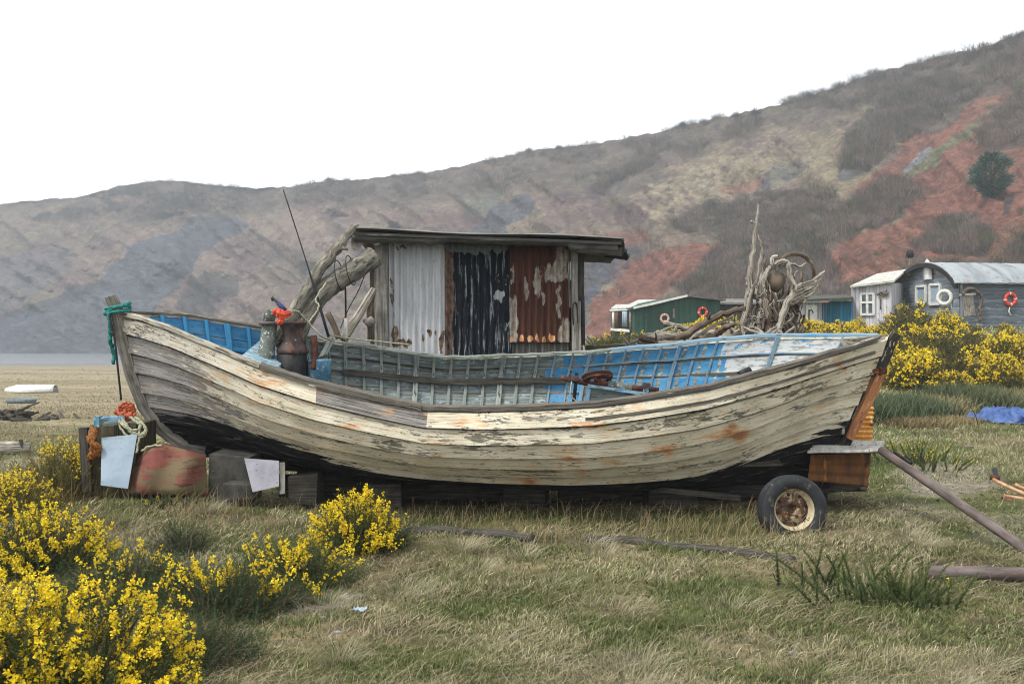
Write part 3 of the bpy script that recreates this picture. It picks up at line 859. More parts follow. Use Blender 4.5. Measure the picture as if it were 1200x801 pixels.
def hull_material():
    nb = NB('peeling_cream_hull_paint')
    U = 'UV'
    w1 = nb.noise(U, (1.6, 46, 1), 6, .65)
    wood = nb.mix(nb.ramp(w1, .35, .65), C(96, 92, 86), C(150, 147, 142))
    w2 = nb.noise(U, (2.2, 120, 1), 4, .6, (4, 2, 0))
    wood = nb.mix(nb.ramp(w2, .58, .66), wood, C(52, 49, 45))
    warm = nb.noise(U, (1.1, 8, 1), 4, .6, (8, 1, 0))
    wood = nb.mix(nb.math('MULTIPLY', nb.ramp(warm, .56, .68), .5), wood, C(150, 116, 86))
    wood = nb.mix(nb.math('MULTIPLY', nb.attr('bow'), .45), wood, C(168, 166, 164))
    # paint
    p1 = nb.noise(U, (5, 26, 1), 11, .72, (1, 9, 0))
    p2 = nb.noise(U, (.9, 4.5, 1), 4, .6, (3, 3, 0))
    pm = nb.math('ADD', nb.math('MULTIPLY', p1, .62), nb.math('MULTIPLY', p2, .5))
    pm = nb.math('SUBTRACT', pm, nb.math('MULTIPLY', nb.attr('bare'), .55))
    pm = nb.math('SUBTRACT', pm, nb.math('MULTIPLY', nb.attr('moss'), .16))
    paint = nb.ramp(pm, .455, .48)
    pn = nb.noise('Object', (2.2, 2.2, 3.5), 6, .6)
    cream = nb.mix(nb.ramp(pn, .3, .7), C(222, 214, 193), C(192, 184, 160))
    pv = nb.noise('Object', (5, 5, 14), 6, .7, (2, 2, 2))
    cream = nb.mix(nb.math('MULTIPLY', nb.ramp(pv, .52, .66), .55), cream, C(206, 172, 126))
    cream = nb.mix(nb.math('MULTIPLY', nb.attr('bow'), .55), cream, C(186, 186, 184))
    moss_c = nb.mix(nb.ramp(nb.noise(U, (3, 40, 1), 6, .6, (6, 6, 0)), .4, .6), C(128, 124, 104), C(92, 90, 74))
    wood = nb.mix(nb.math('MULTIPLY', nb.ramp(nb.attr('moss'), .05, .3), .8), wood, moss_c)
    col = nb.mix(paint, wood, cream)
    col = nb.mix(nb.math('MULTIPLY', nb.ramp(nb.attr('seam_shade'), .3, .7), .8), col, C(58, 52, 44))  # shadow of the plank laps painted into the colour along the grooves
    # small flakes that show the grey wood, drawn out along the grain
    f2 = nb.noise(U, (15, 64, 1), 6, .74, (11, 3, 0))
    f3 = nb.noise(U, (2.4, 9, 1), 5, .6, (5, 13, 0))
    fm = nb.math('ADD', nb.math('MULTIPLY', f2, .7), nb.math('MULTIPLY', f3, .45))
    fm = nb.math('ADD', fm, nb.math('MULTIPLY', nb.attr('bow'), .05))
    flk = nb.ramp(fm, .652, .667)
    col = nb.mix(nb.math('MULTIPLY', flk, paint), col, nb.mix(nb.ramp(f2, .45, .7), C(128, 122, 108), C(70, 66, 58)))
    ws = nb.noise(U, (9, 130, 1), 5, .7, (2, 8, 0))
    col = nb.mix(nb.math('MULTIPLY', nb.ramp(ws, .58, .63), nb.math('MULTIPLY', nb.attr('bow'), .85)), col, C(206, 206, 204))
    ws2 = nb.noise(U, (5, 90, 1), 5, .7, (12, 8, 0))
    col = nb.mix(nb.math('MULTIPLY', nb.ramp(ws2, .60, .64), nb.attr('bow')), col, C(44, 42, 40))
    sp = nb.noise(U, (4, 40, 1), 6, .7, (14, 2, 0))
    col = nb.mix(nb.ramp(sp, .69, .70), col, C(40, 36, 32))
    # pinholes and chips
    ch = nb.noise(U, (26, 60, 1), 4, .7, (2, 5, 0))
    col = nb.mix(nb.ramp(ch, .66, .69), col, C(66, 60, 52))
    # grime and rust that runs down
    rn = nb.noise('Object', (6, 6, 22), 8, .72, (4, 4, 4))
    rm = nb.math('ADD', rn, nb.math('MULTIPLY', nb.attr('rust'), .36))
    rc = nb.mix(nb.ramp(rm, .74, .98), C(204, 150, 98), C(150, 84, 46))
    col = nb.mix(nb.math('MULTIPLY', nb.ramp(rm, .60, .86), .85), col, rc)
    # black bottom paint
    bn = nb.noise(U, (2.0, 22, 1), 8, .7, (7, 3, 0))
    bm = nb.math('ADD', nb.math('MULTIPLY', nb.math('SUBTRACT', bn, .5), 1.6), nb.attr('black'))
    bc = nb.mix(nb.ramp(nb.noise(U, (2.4, 60, 1), 6, .65, (1, 1, 1)), .56, .68), C(26, 26, 27), C(120, 116, 108))
    blk = nb.ramp(bm, -.04, .06)
    col = nb.mix(blk, col, bc)
    nb.l(col, nb.b.inputs['Base Color'])
    nb.b.inputs['Roughness'].default_value = .8; nb.b.inputs['Specular IOR Level'].default_value = .25
    h = nb.math('ADD', nb.math('MULTIPLY', paint, .7), nb.math('MULTIPLY', w1, 1.2))
    h = nb.math('SUBTRACT', h, nb.ramp(w2, .58, .66))
    nb.bump(h, .9, .008)
    return nb.m
M['hull_out'] = hull_material()

def inner_material():
    nb = NB('flaking_inner_paint')
    w1 = nb.noise('UV', (2, 40, 1), 6, .65)
    wood = nb.mix(nb.ramp(w1, .35, .65), C(86, 94, 92), C(136, 144, 140))
    fl = nb.noise('UV', (7, 16, 1), 9, .72, (2, 2, 0))
    wood = nb.mix(nb.ramp(fl, .54, .58), wood, nb.mix(nb.ramp(w1, .4, .6), C(164, 180, 180), C(120, 150, 160)))
    wood = nb.mix(nb.ramp(nb.noise('UV', (9, 30, 1), 7, .7, (6, 2, 0)), .6, .64), wood, C(50, 50, 44))
    wn = nb.noise('UV', (6, 18, 1), 9, .7, (5, 4, 0))
    wm = nb.ramp(nb.math('ADD', wn, nb.attr('white')), .50, .56)
    white = nb.mix(nb.ramp(nb.noise('UV', (8, 30, 1), 7, .7, (1, 4, 0)), .48, .60), C(190, 194, 194), C(134, 134, 128))
    col = nb.mix(wm, wood, white)
    bn = nb.noise('UV', (9, 14, 1), 9, .70, (3, 7, 0))
    bm = nb.ramp(nb.math('ADD', bn, nb.attr('blue')), .50, .54)
    blue = nb.mix(nb.ramp(nb.noise('UV', (4, 10, 1), 5, .6, (8, 7, 0)), .35, .65), C(44, 124, 174), C(88, 148, 184))
    blue = nb.mix(nb.ramp(nb.noise('UV', (14, 60, 1), 6, .7, (8, 9, 0)), .6, .64), blue, C(24, 66, 104))
    col = nb.mix(bm, col, blue)
    nb.l(col, nb.b.inputs['Base Color']); nb.b.inputs['Roughness'].default_value = .75
    nb.bump(nb.math('ADD', nb.math('MULTIPLY', fl, 1), nb.math('MULTIPLY', bm, .4)), .5, .005)
    return nb.m
M['hull_in'] = inner_material()
M['rib_grey'] = lmat('grey_green_rib_wood', C(150, 156, 148), C(104, 112, 106), (3, 50, 50), [dict(scale=(8, 40, 40), th=.6, soft=.03, col=C(58, 60, 54), h=-1)], bump=.5)
M['rib_blue'] = lmat('blue_painted_rib', C(44, 132, 182), C(80, 150, 188), (3, 30, 30), [dict(scale=(8, 40, 40), th=.62, soft=.02, col=C(150, 150, 140), h=-1)], bump=.4)
M['rib_pale'] = lmat('pale_flaking_rib', C(134, 160, 176), C(104, 130, 146), (3, 50, 50), [dict(scale=(8, 40, 40), th=.62, soft=.03, col=C(96, 90, 78), h=-1), dict(scale=(7, 20, 20), th=.6, soft=.02, col=C(74, 140, 190))], bump=.4)
M['deck'] = lmat('pale_blue_deck_paint', C(150, 178, 190), C(106, 140, 158), (4, 20, 20), [dict(scale=(8, 24, 24), th=.55, soft=.02, col=C(104, 98, 84), h=-1), dict(scale=(5, 14, 14), th=.62, soft=.02, col=C(50, 120, 180))], bump=.5)

boat = thing('fishing_boat', 'derelict clinker fishing boat with peeling cream planks and blue inside, propped on the grass', 'boat', (0, YC, .2))
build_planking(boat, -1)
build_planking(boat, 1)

# inner planking
def build_inner(root, side):
    NU, NV = 300, 60
    us = np.linspace(.004, .996, NU); vs = np.linspace(0, .9, NV)
    U2, V2 = np.meshgrid(us, vs)
    pts = hullpt(U2, V2, side, -.022)
    # strake edges seen from inside
    px, py = project(*[pts[..., i] for i in range(3)])
    blue = np.full(U2.shape, -1.0); white = np.full(U2.shape, -1.0)
    bow = px < 318
    blue = np.where(bow, .30, blue)
    aft = (px > 640)
    ncol = (U2 * 8.2 / .215) % 1.0
    # aft of the cabin the blue survives in blocks between the ribs
    blk = sstep(.10, .2, ncol) * sstep(.98, .86, ncol)
    strk = ((V2 * 10) % 1.0); blk = blk * sstep(.02, .14, strk) * sstep(1., .88, strk)
    blue = np.where(aft & (px < 850), -.20 + blk * .46 + .05 * sstep(700, 760, px), blue)
    blue = np.where((px >= 850), -.14 + .12 * sstep(.09, .02, V2) - .16 * sstep(.09, .16, V2), blue)
    blue = np.where((px > 625) & (px < 660) & (V2 < .12), -.3, blue)
    blue = np.where((px > 318) & (px < 640), -.13, blue)
    white = np.where(aft, -.07 + .24 * sstep(825, 865, px), white)
    white = np.where((px > 318) & (px < 640), -.16, white)
    idx = np.arange(NU * NV).reshape(NV, NU)
    q = np.stack([idx[:-1, :-1], idx[1:, :-1], idx[1:, 1:], idx[:-1, 1:]], -1)
    if side > 0: q = q[..., ::-1]
    q = q.reshape(-1, 4)
    uv = np.stack([U2 * 8.2, V2 * 1.7 + .013 * np.floor(V2 * 10) * 40], -1).reshape(-1, 2)[q.ravel()]
    # little steps at each lap
    step = .013 * (1 - ((V2 * 10) % 1.0))
    pts = hullpt(U2, V2, side, -.022 - step)
    me = bpy.data.meshes.new('inner_planking')
    set_mesh(me, pts.reshape(-1, 3), q, uv=uv, attrs={'blue': blue, 'white': white})
    link('inner_planking', me, M['hull_in'], root)
for sd in (-1, 1): build_inner(boat, sd)

def ribs(root):
    n = 37
    for side in (1, -1):
        for i in range(n):
            u = .035 + (i + .5) / n * .93
            if side < 0 and not (.08 < u < .95): continue
            if u > .80 and i % 3: continue
            big = (i % 5 == 3)
            w = .058 if big else .034
            aftrib = u > .56 and side > 0
            if aftrib: w = .040 if big else .024
            v_end = .86
            vs = np.linspace(.004, v_end, 16)
            skew = random.uniform(-.003, .003)
            c = hullpt(np.full(16, u) + skew * vs, vs, side, -.030 if not big else -.030)
            c2 = hullpt(np.full(16, u) + skew * vs, vs, side, (-.046 if aftrib else -.062) if not big else (-.056 if aftrib else -.078))
            mb = MB(); rings = []
            for a, b in zip(c, c2):
                rings.append([Vector(a) + Vector((-w / 2, 0, 0)), Vector(a) + Vector((w / 2, 0, 0)), Vector(b) + Vector((w / 2, 0, 0)), Vector(b) + Vector((-w / 2, 0, 0))])
            mb.grid(rings, closed=True, smooth=False)
            px = 600 + FPX * c[3][0] / c[3][1]
            m = M['rib_blue'] if px < 312 else (M['rib_grey'] if px < 640 else M['rib_pale'])
            mb.obj('rib', m, root)
ribs(boat)

def sweep(us, v, side, o0, o1, zlo, zhi, mb, du=0, zf=None):
    """a lengthwise timber: between offsets o0..o1 from the planking and heights zlo..zhi about the line v"""
    rings = []
    a = hullpt(us, np.full(len(us), v), side, o0); b = hullpt(us, np.full(len(us), v), side, o1)
    for p, q in zip(a, b):
        rings.append([Vector(p) + Vector((0, 0, zlo)), Vector(q) + Vector((0, 0, zlo)), Vector(q) + Vector((0, 0, zhi)), Vector(p) + Vector((0, 0, zhi))])
    if side < 0: rings = [r_[::-1] for r_ in rings]
    mb.grid(rings, closed=True, smooth=False)
    for r_, fl in ((rings[0], 0), (rings[-1], 1)):
        b0 = len(mb.v); mb.v.extend([tuple(p) for p in r_])
        mb.face([b0, b0 + 1, b0 + 2, b0 + 3][::(1 if fl else -1)], [(0, 0), (.05, 0), (.05, .05), (0, .05)])
def wob(mb, amt, fr=9):
    v = np.array(mb.v); d = (fbm(v[:, 0] * fr, v[:, 1] * 3, 501, 3) - .5) * amt
    v[:, 2] += d; v[:, 1] += (fbm(v[:, 0] * fr, v[:, 1] * 3, 502, 3) - .5) * amt
    mb.v = [tuple(p) for p in v]

M['rail_dark'] = lmat('dark_bare_rail', C(112, 106, 96), C(68, 64, 58), (2, 50, 50), [dict(scale=(3, 80, 80), th=.6, soft=.03, col=C(38, 35, 31), h=-1), dict(scale=(2.5, 20, 20), th=.64, soft=.02, col=C(190, 184, 168))], bump=.7)
M['rail_pale'] = lmat('pale_peeling_rail', C(176, 172, 156), C(132, 126, 112), (2, 40, 40), [dict(scale=(5, 40, 40), th=.56, soft=.02, col=C(84, 76, 64), h=-1), dict(scale=(3, 18, 18), th=.66, soft=.03, col=C(176, 116, 72))], bump=.7)
mb = MB(); sweep(np.linspace(.004, .205, 60), 0, -1, -.05, .022, -.012, .022, mb); wob(mb, .014); mb.obj('rail', M['rail_pale'], boat)
mb = MB(); sweep(np.linspace(.206, .405, 60), .004, -1, -.062, .036, -.012, .036, mb); wob(mb, .03); mb.obj('rail', M['rail_dark'], boat)
mb = MB(); sweep(np.linspace(.39, .985, 140), 0, -1, -.06, .02, -.008, .03, mb); wob(mb, .014); mb.obj('rail', M['rail_dark'], boat)
mb = MB(); sweep(np.linspace(.01, .235, 60), 0, 1, -.05, .02, -.01, .016, mb); wob(mb, .012); mb.obj('rail', M['rail_dark'], boat)
mb = MB(); sweep(np.linspace(.27, .66, 100), .0, 1, -.035, .02, -.01, .014, mb); wob(mb, .02); mb.obj('rail', M['rib_grey'], boat)
mb = MB(); sweep(np.linspace(.655, .99, 90), .0, 1, -.04, .02, -.01, .02, mb); wob(mb, .012); mb.obj('rail', M['rib_pale'], boat)
# riser along the far side at half height, lower one near the bottom
mb = MB(); sweep(np.linspace(.27, .60, 60), .21, 1, -.062, -.09, -.035, .035, mb); wob(mb, .012); mb.obj('stringer', M['wood_dark'], boat)
mb = MB(); sweep(np.linspace(.62, .93, 60), .10, 1, -.044, -.052, -.006, .006, mb); wob(mb, .012); mb.obj('stringer', M['rib_pale'], boat)
mb = MB(); sweep(np.linspace(.05, .24, 60), .16, 1, -.058, -.075, -.02, .02, mb); wob(mb, .012); mb.obj('stringer', M['rib_blue'], boat)
# rubbing strakes below the sheer on the near side
mb = MB(); sweep(np.linspace(.60, .985, 90), .064, -1, .01, .032, -.018, .012, mb); wob(mb, .01); mb.obj('rubbing_strake', M['rail_dark'], boat)

# bottom boards
mb = MB()
for k in range(7):
    yo = -.45 + k * .15
    z0 = .33
    pts = []
    for u in np.linspace(.15, .88, 14):
        x = float(stem_x(.3) + (stern_x(.3) - stem_x(.3)) * u)
        yy = yo * min(1, hb(u) / .9)
        pts.append(Vector((x, YC + yy * CH - z0 * SH, float(zk(u)) + z0 * CH + yy * SH)))
    for a, b in zip(pts[:-1], pts[1:]): mb.beam(a, b + (b - a) * .02, .135, .02, up=(0, -SH, CH))
mb.obj('bottom_boards', M['wood_dark'], boat)

def cl(px, py, yo=0.0):
    """a point on the boat's centre plane seen at a pixel"""
    Y = YC - .1
    for _ in range(8):
        p = P(px, py, Y)
        hloc = (p.z - .4) / CH
        Y = YC - hloc * SH + yo
    return P(px, py, Y)
# stem and stern posts, keel
def post_profile(pts, width, depth, mb, d2=None):
    rings = []
    for i, (px, py) in enumerate(pts):
        p = cl(px, py)
        a = cl(*pts[max(i - 1, 0)]); b = cl(*pts[min(i + 1, len(pts) - 1)])
        t = (b - a).normalized(); n = t.cross(Vector((0, CH, SH))).normalized()
        s = Vector((0, CH, SH)) * width / 2
        dd = depth[i] if hasattr(depth, '__len__') else depth
        rings.append([p - s, p + s, p + s * .9 + n * dd, p - s * .9 + n * dd])
    mb.grid(rings, closed=True, smooth=False)
    for r_, rev in ((rings[0], 0), (rings[-1], 1)):
        b0 = len(mb.v); mb.v.extend([tuple(p) for p in r_]); mb.face([b0, b0 + 1, b0 + 2, b0 + 3][::(1 if rev else -1)], [(0, 0), (.05, 0), (.05, .05), (0, .05)])
mb = MB(); post_profile([(124, 348), (130, 362), (138, 400), (148, 440), (163, 478), (184, 506), (212, 526), (240, 533)], .085, [.10, .11, .12, .12, .12, .13, .13, .13], mb)
mb.obj('stem_post', M['hull_stem'] if 'hull_stem' in M else M['wood_grey'], boat, bevel=.008)
mb = MB(); post_profile([(1046, 388), (1040, 398), (1026, 435), (1008, 468), (990, 500)], .075, [.09] * 5, mb)
M['post_dark'] = lmat('flaking_dark_post', C(74, 70, 62), C(36, 34, 31), (3, 24, 24), [dict(scale=(8, 24, 24), th=.58, soft=.02, col=C(170, 166, 152), h=1)], bump=.6)
M['post_black'] = lmat('black_lower_post', C(58, 56, 54), C(24, 24, 24), (3, 24, 24), [dict(scale=(3, 30, 30), th=.6, soft=.03, col=C(96, 92, 86), h=1)], bump=.6)
mb.obj('stern_post', M['post_dark'], boat, bevel=.006)
mb = MB(); post_profile([(996, 494), (978, 520), (960, 545), (948, 572), (944, 590)], .11, [.10, .14, .16, .2, .22], mb); mb.obj('stern_post', M['post_black'], boat, bevel=.01)
k0 = hullpt(.06, 1.0); k1 = hullpt(.985, 1.0)
mb = MB(); mb.beam(Vector(k0) + Vector((-.05, 0, -.05)), Vector(k1) + Vector((0, 0, -.05)), .1, .14, up=(0, -SH, CH)); mb.obj('keel', M['post_black'], boat, bevel=.01)
# capping block at the stern, and breasthook at the bow
mb = MB(); mb.hexa([cl(1000, 402, -.1), cl(1041, 396, -.03), cl(1041, 396, .04), cl(985, 402, .14), cl(1000, 396, -.1), cl(1040, 391, -.03), cl(1040, 391, .04), cl(985, 396, .14)]); mb.obj('breasthook', M['rail_pale'], boat)
mb = MB(); mb.hexa([cl(137, 372, -.03), cl(176, 380, -.18), cl(176, 376, .2), cl(138, 372, .04), cl(137, 364, -.03), cl(176, 374, -.18), cl(176, 368, .2), cl(138, 364, .04)]); mb.obj('breasthook', M['rail_dark'], boat)
# rusty strap of the rudder down the stern post
def strap():
    mb = MB(); rings = []
    for px, py, w in [(1021, 431, .13), (1014, 448, .15), (1003, 470, .15), (992, 492, .14), (984, 508, .12)]:
        p = cl(px + 3, py); t = Vector((.5, 0, .87)); n = Vector((.87, 0, -.45))
        s = Vector((0, CH, SH)) * .095; p = p + n * .05
        rings.append([p - s - n * w * .28, p + s - n * w * .2, p + s + n * w * .36, p - s + n * w * .36])
    mb.grid(rings, closed=True, smooth=False)
    for r_, rev in ((rings[0], 0), (rings[-1], 1)):
        b0 = len(mb.v); mb.v.extend([tuple(p) for p in r_]); mb.face([b0, b0 + 1, b0 + 2, b0 + 3][::(1 if rev else -1)], [(0, 0), (.05, 0), (.05, .05), (0, .05)])
    o = mb.obj('rudder_strap', M['rust_orange'], boat, bevel=.006)
    b = MB()
    for px, py in ((1019, 433), (1027, 437), (1028, 431)):
        p = cl(px, py) + Vector((0, -.09, 0)); b.lathe([(0, -.03), (.016, -.026), (.02, 0), (.016, .03)], p, (0, 1, 0), 8)
    p = cl(1023, 434); b.box(p + Vector((.02, -.02, 0)), (.17, .17, .05), j=.004)
    b.obj('bolt_head', M['rust'], o)
    c = MB(); p = cl(979, 503); c.box(p, (.15, .17, .08), j=.008); c.obj('heel_block', M['rail_pale'], boat, bevel=.008)
    d = MB(); d.tube([cl(952, 541, -.15), cl(968, 543, -.1), cl(981, 545, -.05)], [.028, .025, .02], 8); d.obj('shaft', M['rail_pale'], boat)
strap()

# deck at the bow, thwart
mb = MB()
for (u0, u1) in ((.165, .212),):
    for k in range(7):
        f0 = -1 + k * 2 / 7; f1 = -1 + (k + .94) * 2 / 7
        c = []
        for dz in (0, .025):
            for (u, f) in ((u0, f0), (u1, f0), (u1, f1), (u0, f1)):
                b = float(hb(u)) * .9; h = float(hgt(u)) - .13
                y = f * b; x = float(stem_x(.1) + (stern_x(.1) - stem_x(.1)) * u)
                c.append(Vector((x, YC + y * CH - (h + dz) * SH, float(zk(u)) + (h + dz) * CH + y * SH)))
        mb.hexa(c)
mb.obj('foredeck', M['deck'], boat)
def thwart(u, z_off, w, mat):
    mb = MB(); b = float(hb(u)) * .86; h = float(hgt(u)) + z_off; x = float(stem_x(.1) + (stern_x(.1) - stem_x(.1)) * u)
    a = Vector((x, YC - b * CH - h * SH, float(zk(u)) + h * CH - b * SH)); c = Vector((x, YC + b * CH - h * SH, float(zk(u)) + h * CH + b * SH))
    mb.beam(a, c, w, .035, up=(0, -SH, CH)); mb.obj('thwart', mat, boat, bevel=.005)
thwart(.24, -.42, .2, M['deck'])
# curved hull timbers by the bow deck
mb = MB(); mb.beam(cl(373, 426, .5), cl(389, 396, .75), .05, .05); mb.obj('knee', M['rib_grey'], boat)
# engine casing aft of midships
def casing():
    mb = MB()
    a = [cl(690, 482, .1), cl(752, 474, .1), cl(752, 470, .6), cl(690, 476, .6)]
    top = [cl(692, 452, .1), cl(752, 459, .1), cl(748, 452, .6), cl(690, 446, .6)]
    mb.hexa(a + top)
    o = mb.obj('engine_casing', M['rib_grey'], boat, bevel=.01)
    m2 = MB(); m2.beam(cl(689, 451, .05), cl(757, 461, .05), .05, .03); m2.obj('lid_edge', M['deck'], o)
casing()
# ropes that lie along the far sheer
def rope(name, pts, r, mat, parent=None, n=8, w=0.0, seg=6):
    mb = MB(); mb.tube(wobble(smoothpath(pts, n), w), r, seg); return mb.obj(name, mat, parent)

# teal rope turned round the stem head
tr = thing('mooring_rope', 'teal rope wound round the bow post of the boat, its tail hanging down', 'rope', cl(135, 366))
mb = MB(); c0 = cl(136, 361)
pts = []
for i in range(60):
    a = i / 60 * 2 * math.pi * 3.1
    pts.append(c0 + Vector((math.cos(a) * .12 + .02, math.sin(a) * .09 - .01, .03 * math.sin(a * .5 + 1) + i * .0013 - .05 + .03 * math.cos(a))))
mb.tube(wobble(pts, .004), .017, 7); mb.obj('coil', M['rope_teal'], tr)
rope('tail', [cl(127, 366, -.1), cl(129, 385, -.13), cl(130, 400, -.12), cl(133, 412, -.12), cl(134, 424, -.12)], [.02] * 33, M['rope_teal'], tr, 8, .012)
rope('hanging_line', [cl(128, 368, -.13), cl(134, 395, -.15), cl(138, 430, -.15), cl(142, 468, -.15)], .011, M['line_dark'], tr, 6)
# ---------------------------------------------------------------- gear standing in the boat
def capstan():
    base = cl(343, 433, .0)
    t = thing('capstan', 'dark rusty capstan with flared top standing in the bow of the boat', 'capstan', base)
    mb = MB(); sc_ = base.y / FPX
    bz = P(343, 441, base.y)
    mb.lathe([(0, -.25), (.155, -.25), (.16, .0), (.155, .17), (.12, .18), (0, .18)], P(342, 434, base.y), seg=14)
    mb.obj('pedestal', M['iron_black'], t)
    mb = MB(); o = P(343, 412, base.y)
    mb.lathe([(0, -.02), (.15, -.02), (.165, .0), (.16, .03), (.125, .07), (.10, .12), (.095, .18), (.11, .24), (.14, .285), (.148, .30), (.14, .312), (0, .305)], o, seg=28)
    mb.obj('drum', M['capstan'], t)
    mb = MB()
    for k in range(5):
        a = k * 1.25; mb.lathe([(0, 0), (.018, 0), (.018, .014), (0, .018)], o + Vector((math.cos(a) * .09, math.sin(a) * .09, .308)), seg=6)
    mb.obj('bolt', M['rust'], t)
capstan()
def bollard():
    b = cl(311, 430, -.05); t = thing('mooring_post', 'round grey-green post with a flat collar left of the capstan', 'post', b)
    mb = MB(); top = P(316, 378, b.y); mb.tube([P(309, 440, b.y), P(311, 425, b.y), top], [.085, .085, .075], 14); mb.obj('shaft', M['post_grey'], t)
    mb = MB(); mb.lathe([(0, -.02), (.105, -.02), (.115, 0), (.11, .015), (0, .018)], top, (.1, 0, 1), 16); mb.obj('collar', M['rust_pipe'], t)
    mb = MB(); p = P(316, 370, b.y); mb.lathe([(0, -.07), (.055, -.065), (.065, 0), (.055, .055), (.03, .075), (0, .08)], p, (.2, 0, 1), 12); mb.obj('cap', M['post_grey'], t)
bollard()
def flare():
    p = P(328, 368, 10.05); t = thing('orange_float', 'crumpled orange red plastic float on top of the grey post', 'float', p)
    mb = MB()
    mb.tube(smoothpath([P(321, 363, 10.0), P(327, 366, 10.0), P(333, 368, 10.0), P(339, 366, 10.05)], 3), [.03, .045, .042, .05, .044, .048, .044, .04, .036, .03], 6, jitter=.22, smooth=False)
    mb.tube(smoothpath([P(330, 371, 10.0), P(329, 376, 10.0), P(325, 379, 10.)], 3), [.034, .034, .03, .034, .03, .025, .02], 6, jitter=.2, smooth=False)
    mb.obj('shell', M['orange'], t)
flare()
def rod(name, label, a, b, r, mat, cat='rod'):
    t = thing(name, label, cat, a); mb = MB(); mb.tube(smoothpath([a, (Vector(a) + Vector(b)) / 2 + Vector((.01, 0, .0)), b], 3), r, 7); return mb.obj('rod_body', mat, t), t
o, t = rod('tool_handle', 'short black rod with a blue grip sticking up left of the capstan', P(335, 365, 10.1), P(319, 348, 10.2), .014, M['black_plastic'])
mb = MB(); mb.tube([P(334, 363, 10.1), P(326, 355, 10.15)], .024, 8); mb.obj('grip', plain('navy_grip', C(36, 52, 92), C(26, 36, 66)), t)
mb = MB(); mb.tube([P(319, 348, 10.2), P(320, 352, 10.2)], .016, 6); mb.obj('tip', M['black_plastic'], t)
o, t = rod('aerial', 'long thin black whip aerial leaning up left of the logs', P(385, 394, 10.6), P(332, 222, 10.9), [.016] * 3 + [.007] * 4, M['black_plastic'], 'aerial')
o, t = rod('fishing_pole', 'upright thin black pole with a white lower end below the cabin eave', P(405, 385, 11.2), P(403, 308, 11.2), .011, M['black_plastic'], 'pole')
mb = MB(); mb.tube([P(406, 396, 11.2), P(405, 372, 11.2)], .018, 7); mb.obj('lower_end', M['white_plastic'], t)
rod('rusty_bar', 'rusty square bar standing upright between capstan and blue drum', P(368, 432, 10.2), P(368, 392, 10.2), [.035] * 7, M['rust'], 'bar')
rod('wooden_stake', 'short brown wooden stake leaning left of the pale pole', P(397, 396, 11.3), P(384, 366, 11.3), [.035] * 7, M['drift_dark'], 'stake')
rod('pale_pole', 'pale smooth pole leaning from the boat side up to the cabin post', P(402, 398, 11.45), P(438, 338, 11.7), [.055, .05, .05, .05, .045, .045, .04], M['drift'], 'pole')
def drum():
    b = cl(373, 442, .05); t = thing('blue_drum', 'small blue plastic drum beside the rusty bar in the boat', 'drum', b)
    mb = MB(); mb.lathe([(0, -.28), (.12, -.28), (.125, -.02), (.13, .0), (.12, .01), (.115, -.02), (0, -.03)], P(374, 421, b.y), seg=18); mb.obj('shell', M['blue_drum'], t)
    mb = MB(); mb.beam(P(362, 425, b.y - .1), P(383, 416, b.y - .05), .05, .03); mb.obj('lid_strip', M['wood_dark'], t)
drum()
# two logs leaning up to the cabin roof
def log(name, label, pts, rad, mat, w=.01, cat='log', seg=12, knots=()):
    t = thing(name, label, cat, pts[0]); mb = MB()
    sp = wobble(smoothpath(pts, 6), w); rr = np.interp(np.linspace(0, 1, len(sp)), np.linspace(0, 1, len(rad)), rad)
    rr = rr * (1 + .16 * (fbm(np.linspace(0, 14, len(sp)), np.zeros(len(sp)), random.randint(0, 999), 2) - .5))
    mb.tube(sp, list(rr), seg, jitter=.035); o = mb.obj('trunk', mat, t)
    for (f, d, L) in knots:
        i = int(f * (len(sp) - 1)); k = MB(); p = sp[i]; q = p + Vector(d).normalized() * L
        k.tube([p, (p + q) / 2 + Vector((.01, 0, .01)), q], [rr[i] * .5, rr[i] * .35, rr[i] * .22], 8, jitter=.08); k.obj('stub', mat, t)
    return t
log('leaning_branch', 'dark crooked branch leaning from the boat up to the left roof corner', [P(318, 396, 10.45), P(340, 370, 10.6), P(362, 336, 10.8), P(386, 300, 11.0), P(401, 283, 11.15), P(414, 265, 11.3)], [.085, .075, .07, .065, .055, .04], M['bark'], .012,
    knots=[(.7, (.9, 0, -.1), .12), (.97, (.8, 0, .5), .09)])
log('leaning_log', 'thick pale grey log leaning against the left cabin post', [P(336, 406, 10.6), P(352, 378, 10.75), P(371, 349, 10.9), P(394, 329, 11.05), P(418, 314, 11.25), P(440, 300, 11.4)], [.13, .118, .115, .12, .12, .115], M['bark'], .008, seg=16,
    knots=[(.95, (-.3, 0, 1), .14), (.5, (-.6, 0, .8), .11)])
rp = thing('lashing_rope', 'thin grey rope running from the logs past the capstan to the boat side', 'rope', P(365, 350, 10.9))
rope('strand', [P(341, 364, 10.2), P(350, 365, 10.3), P(362, 378, 10.4), P(376, 392, 10.4), P(388, 398, 10.6)], .011, M['rope_cream'], rp, 6, .004)
rope('strand', [P(382, 331, 10.7), P(370, 350, 10.6), P(374, 358, 10.55), P(366, 372, 10.5), P(358, 380, 10.4)], .009, M['rope_cream'], rp, 6, .006)
rope('strand', [P(428, 320, 11.4), P(420, 340, 11.4), P(408, 362, 11.4), P(399, 384, 11.4)], .006, M['line_dark'], rp, 5)
mb = MB()
for f in (0.0, .5):
    c = P(398 + f * 26, 322 - f * 12, 11.02 + f * .15)
    mb.tube([c + Vector((math.sin(a) * .02 - .05 * math.cos(a) * .6, .17 * math.sin(a), .165 * math.cos(a))) for a in np.linspace(0, 6.283, 18)], .006, 5, cap=False)
mb.obj('strand', M['line_dark'], rp)
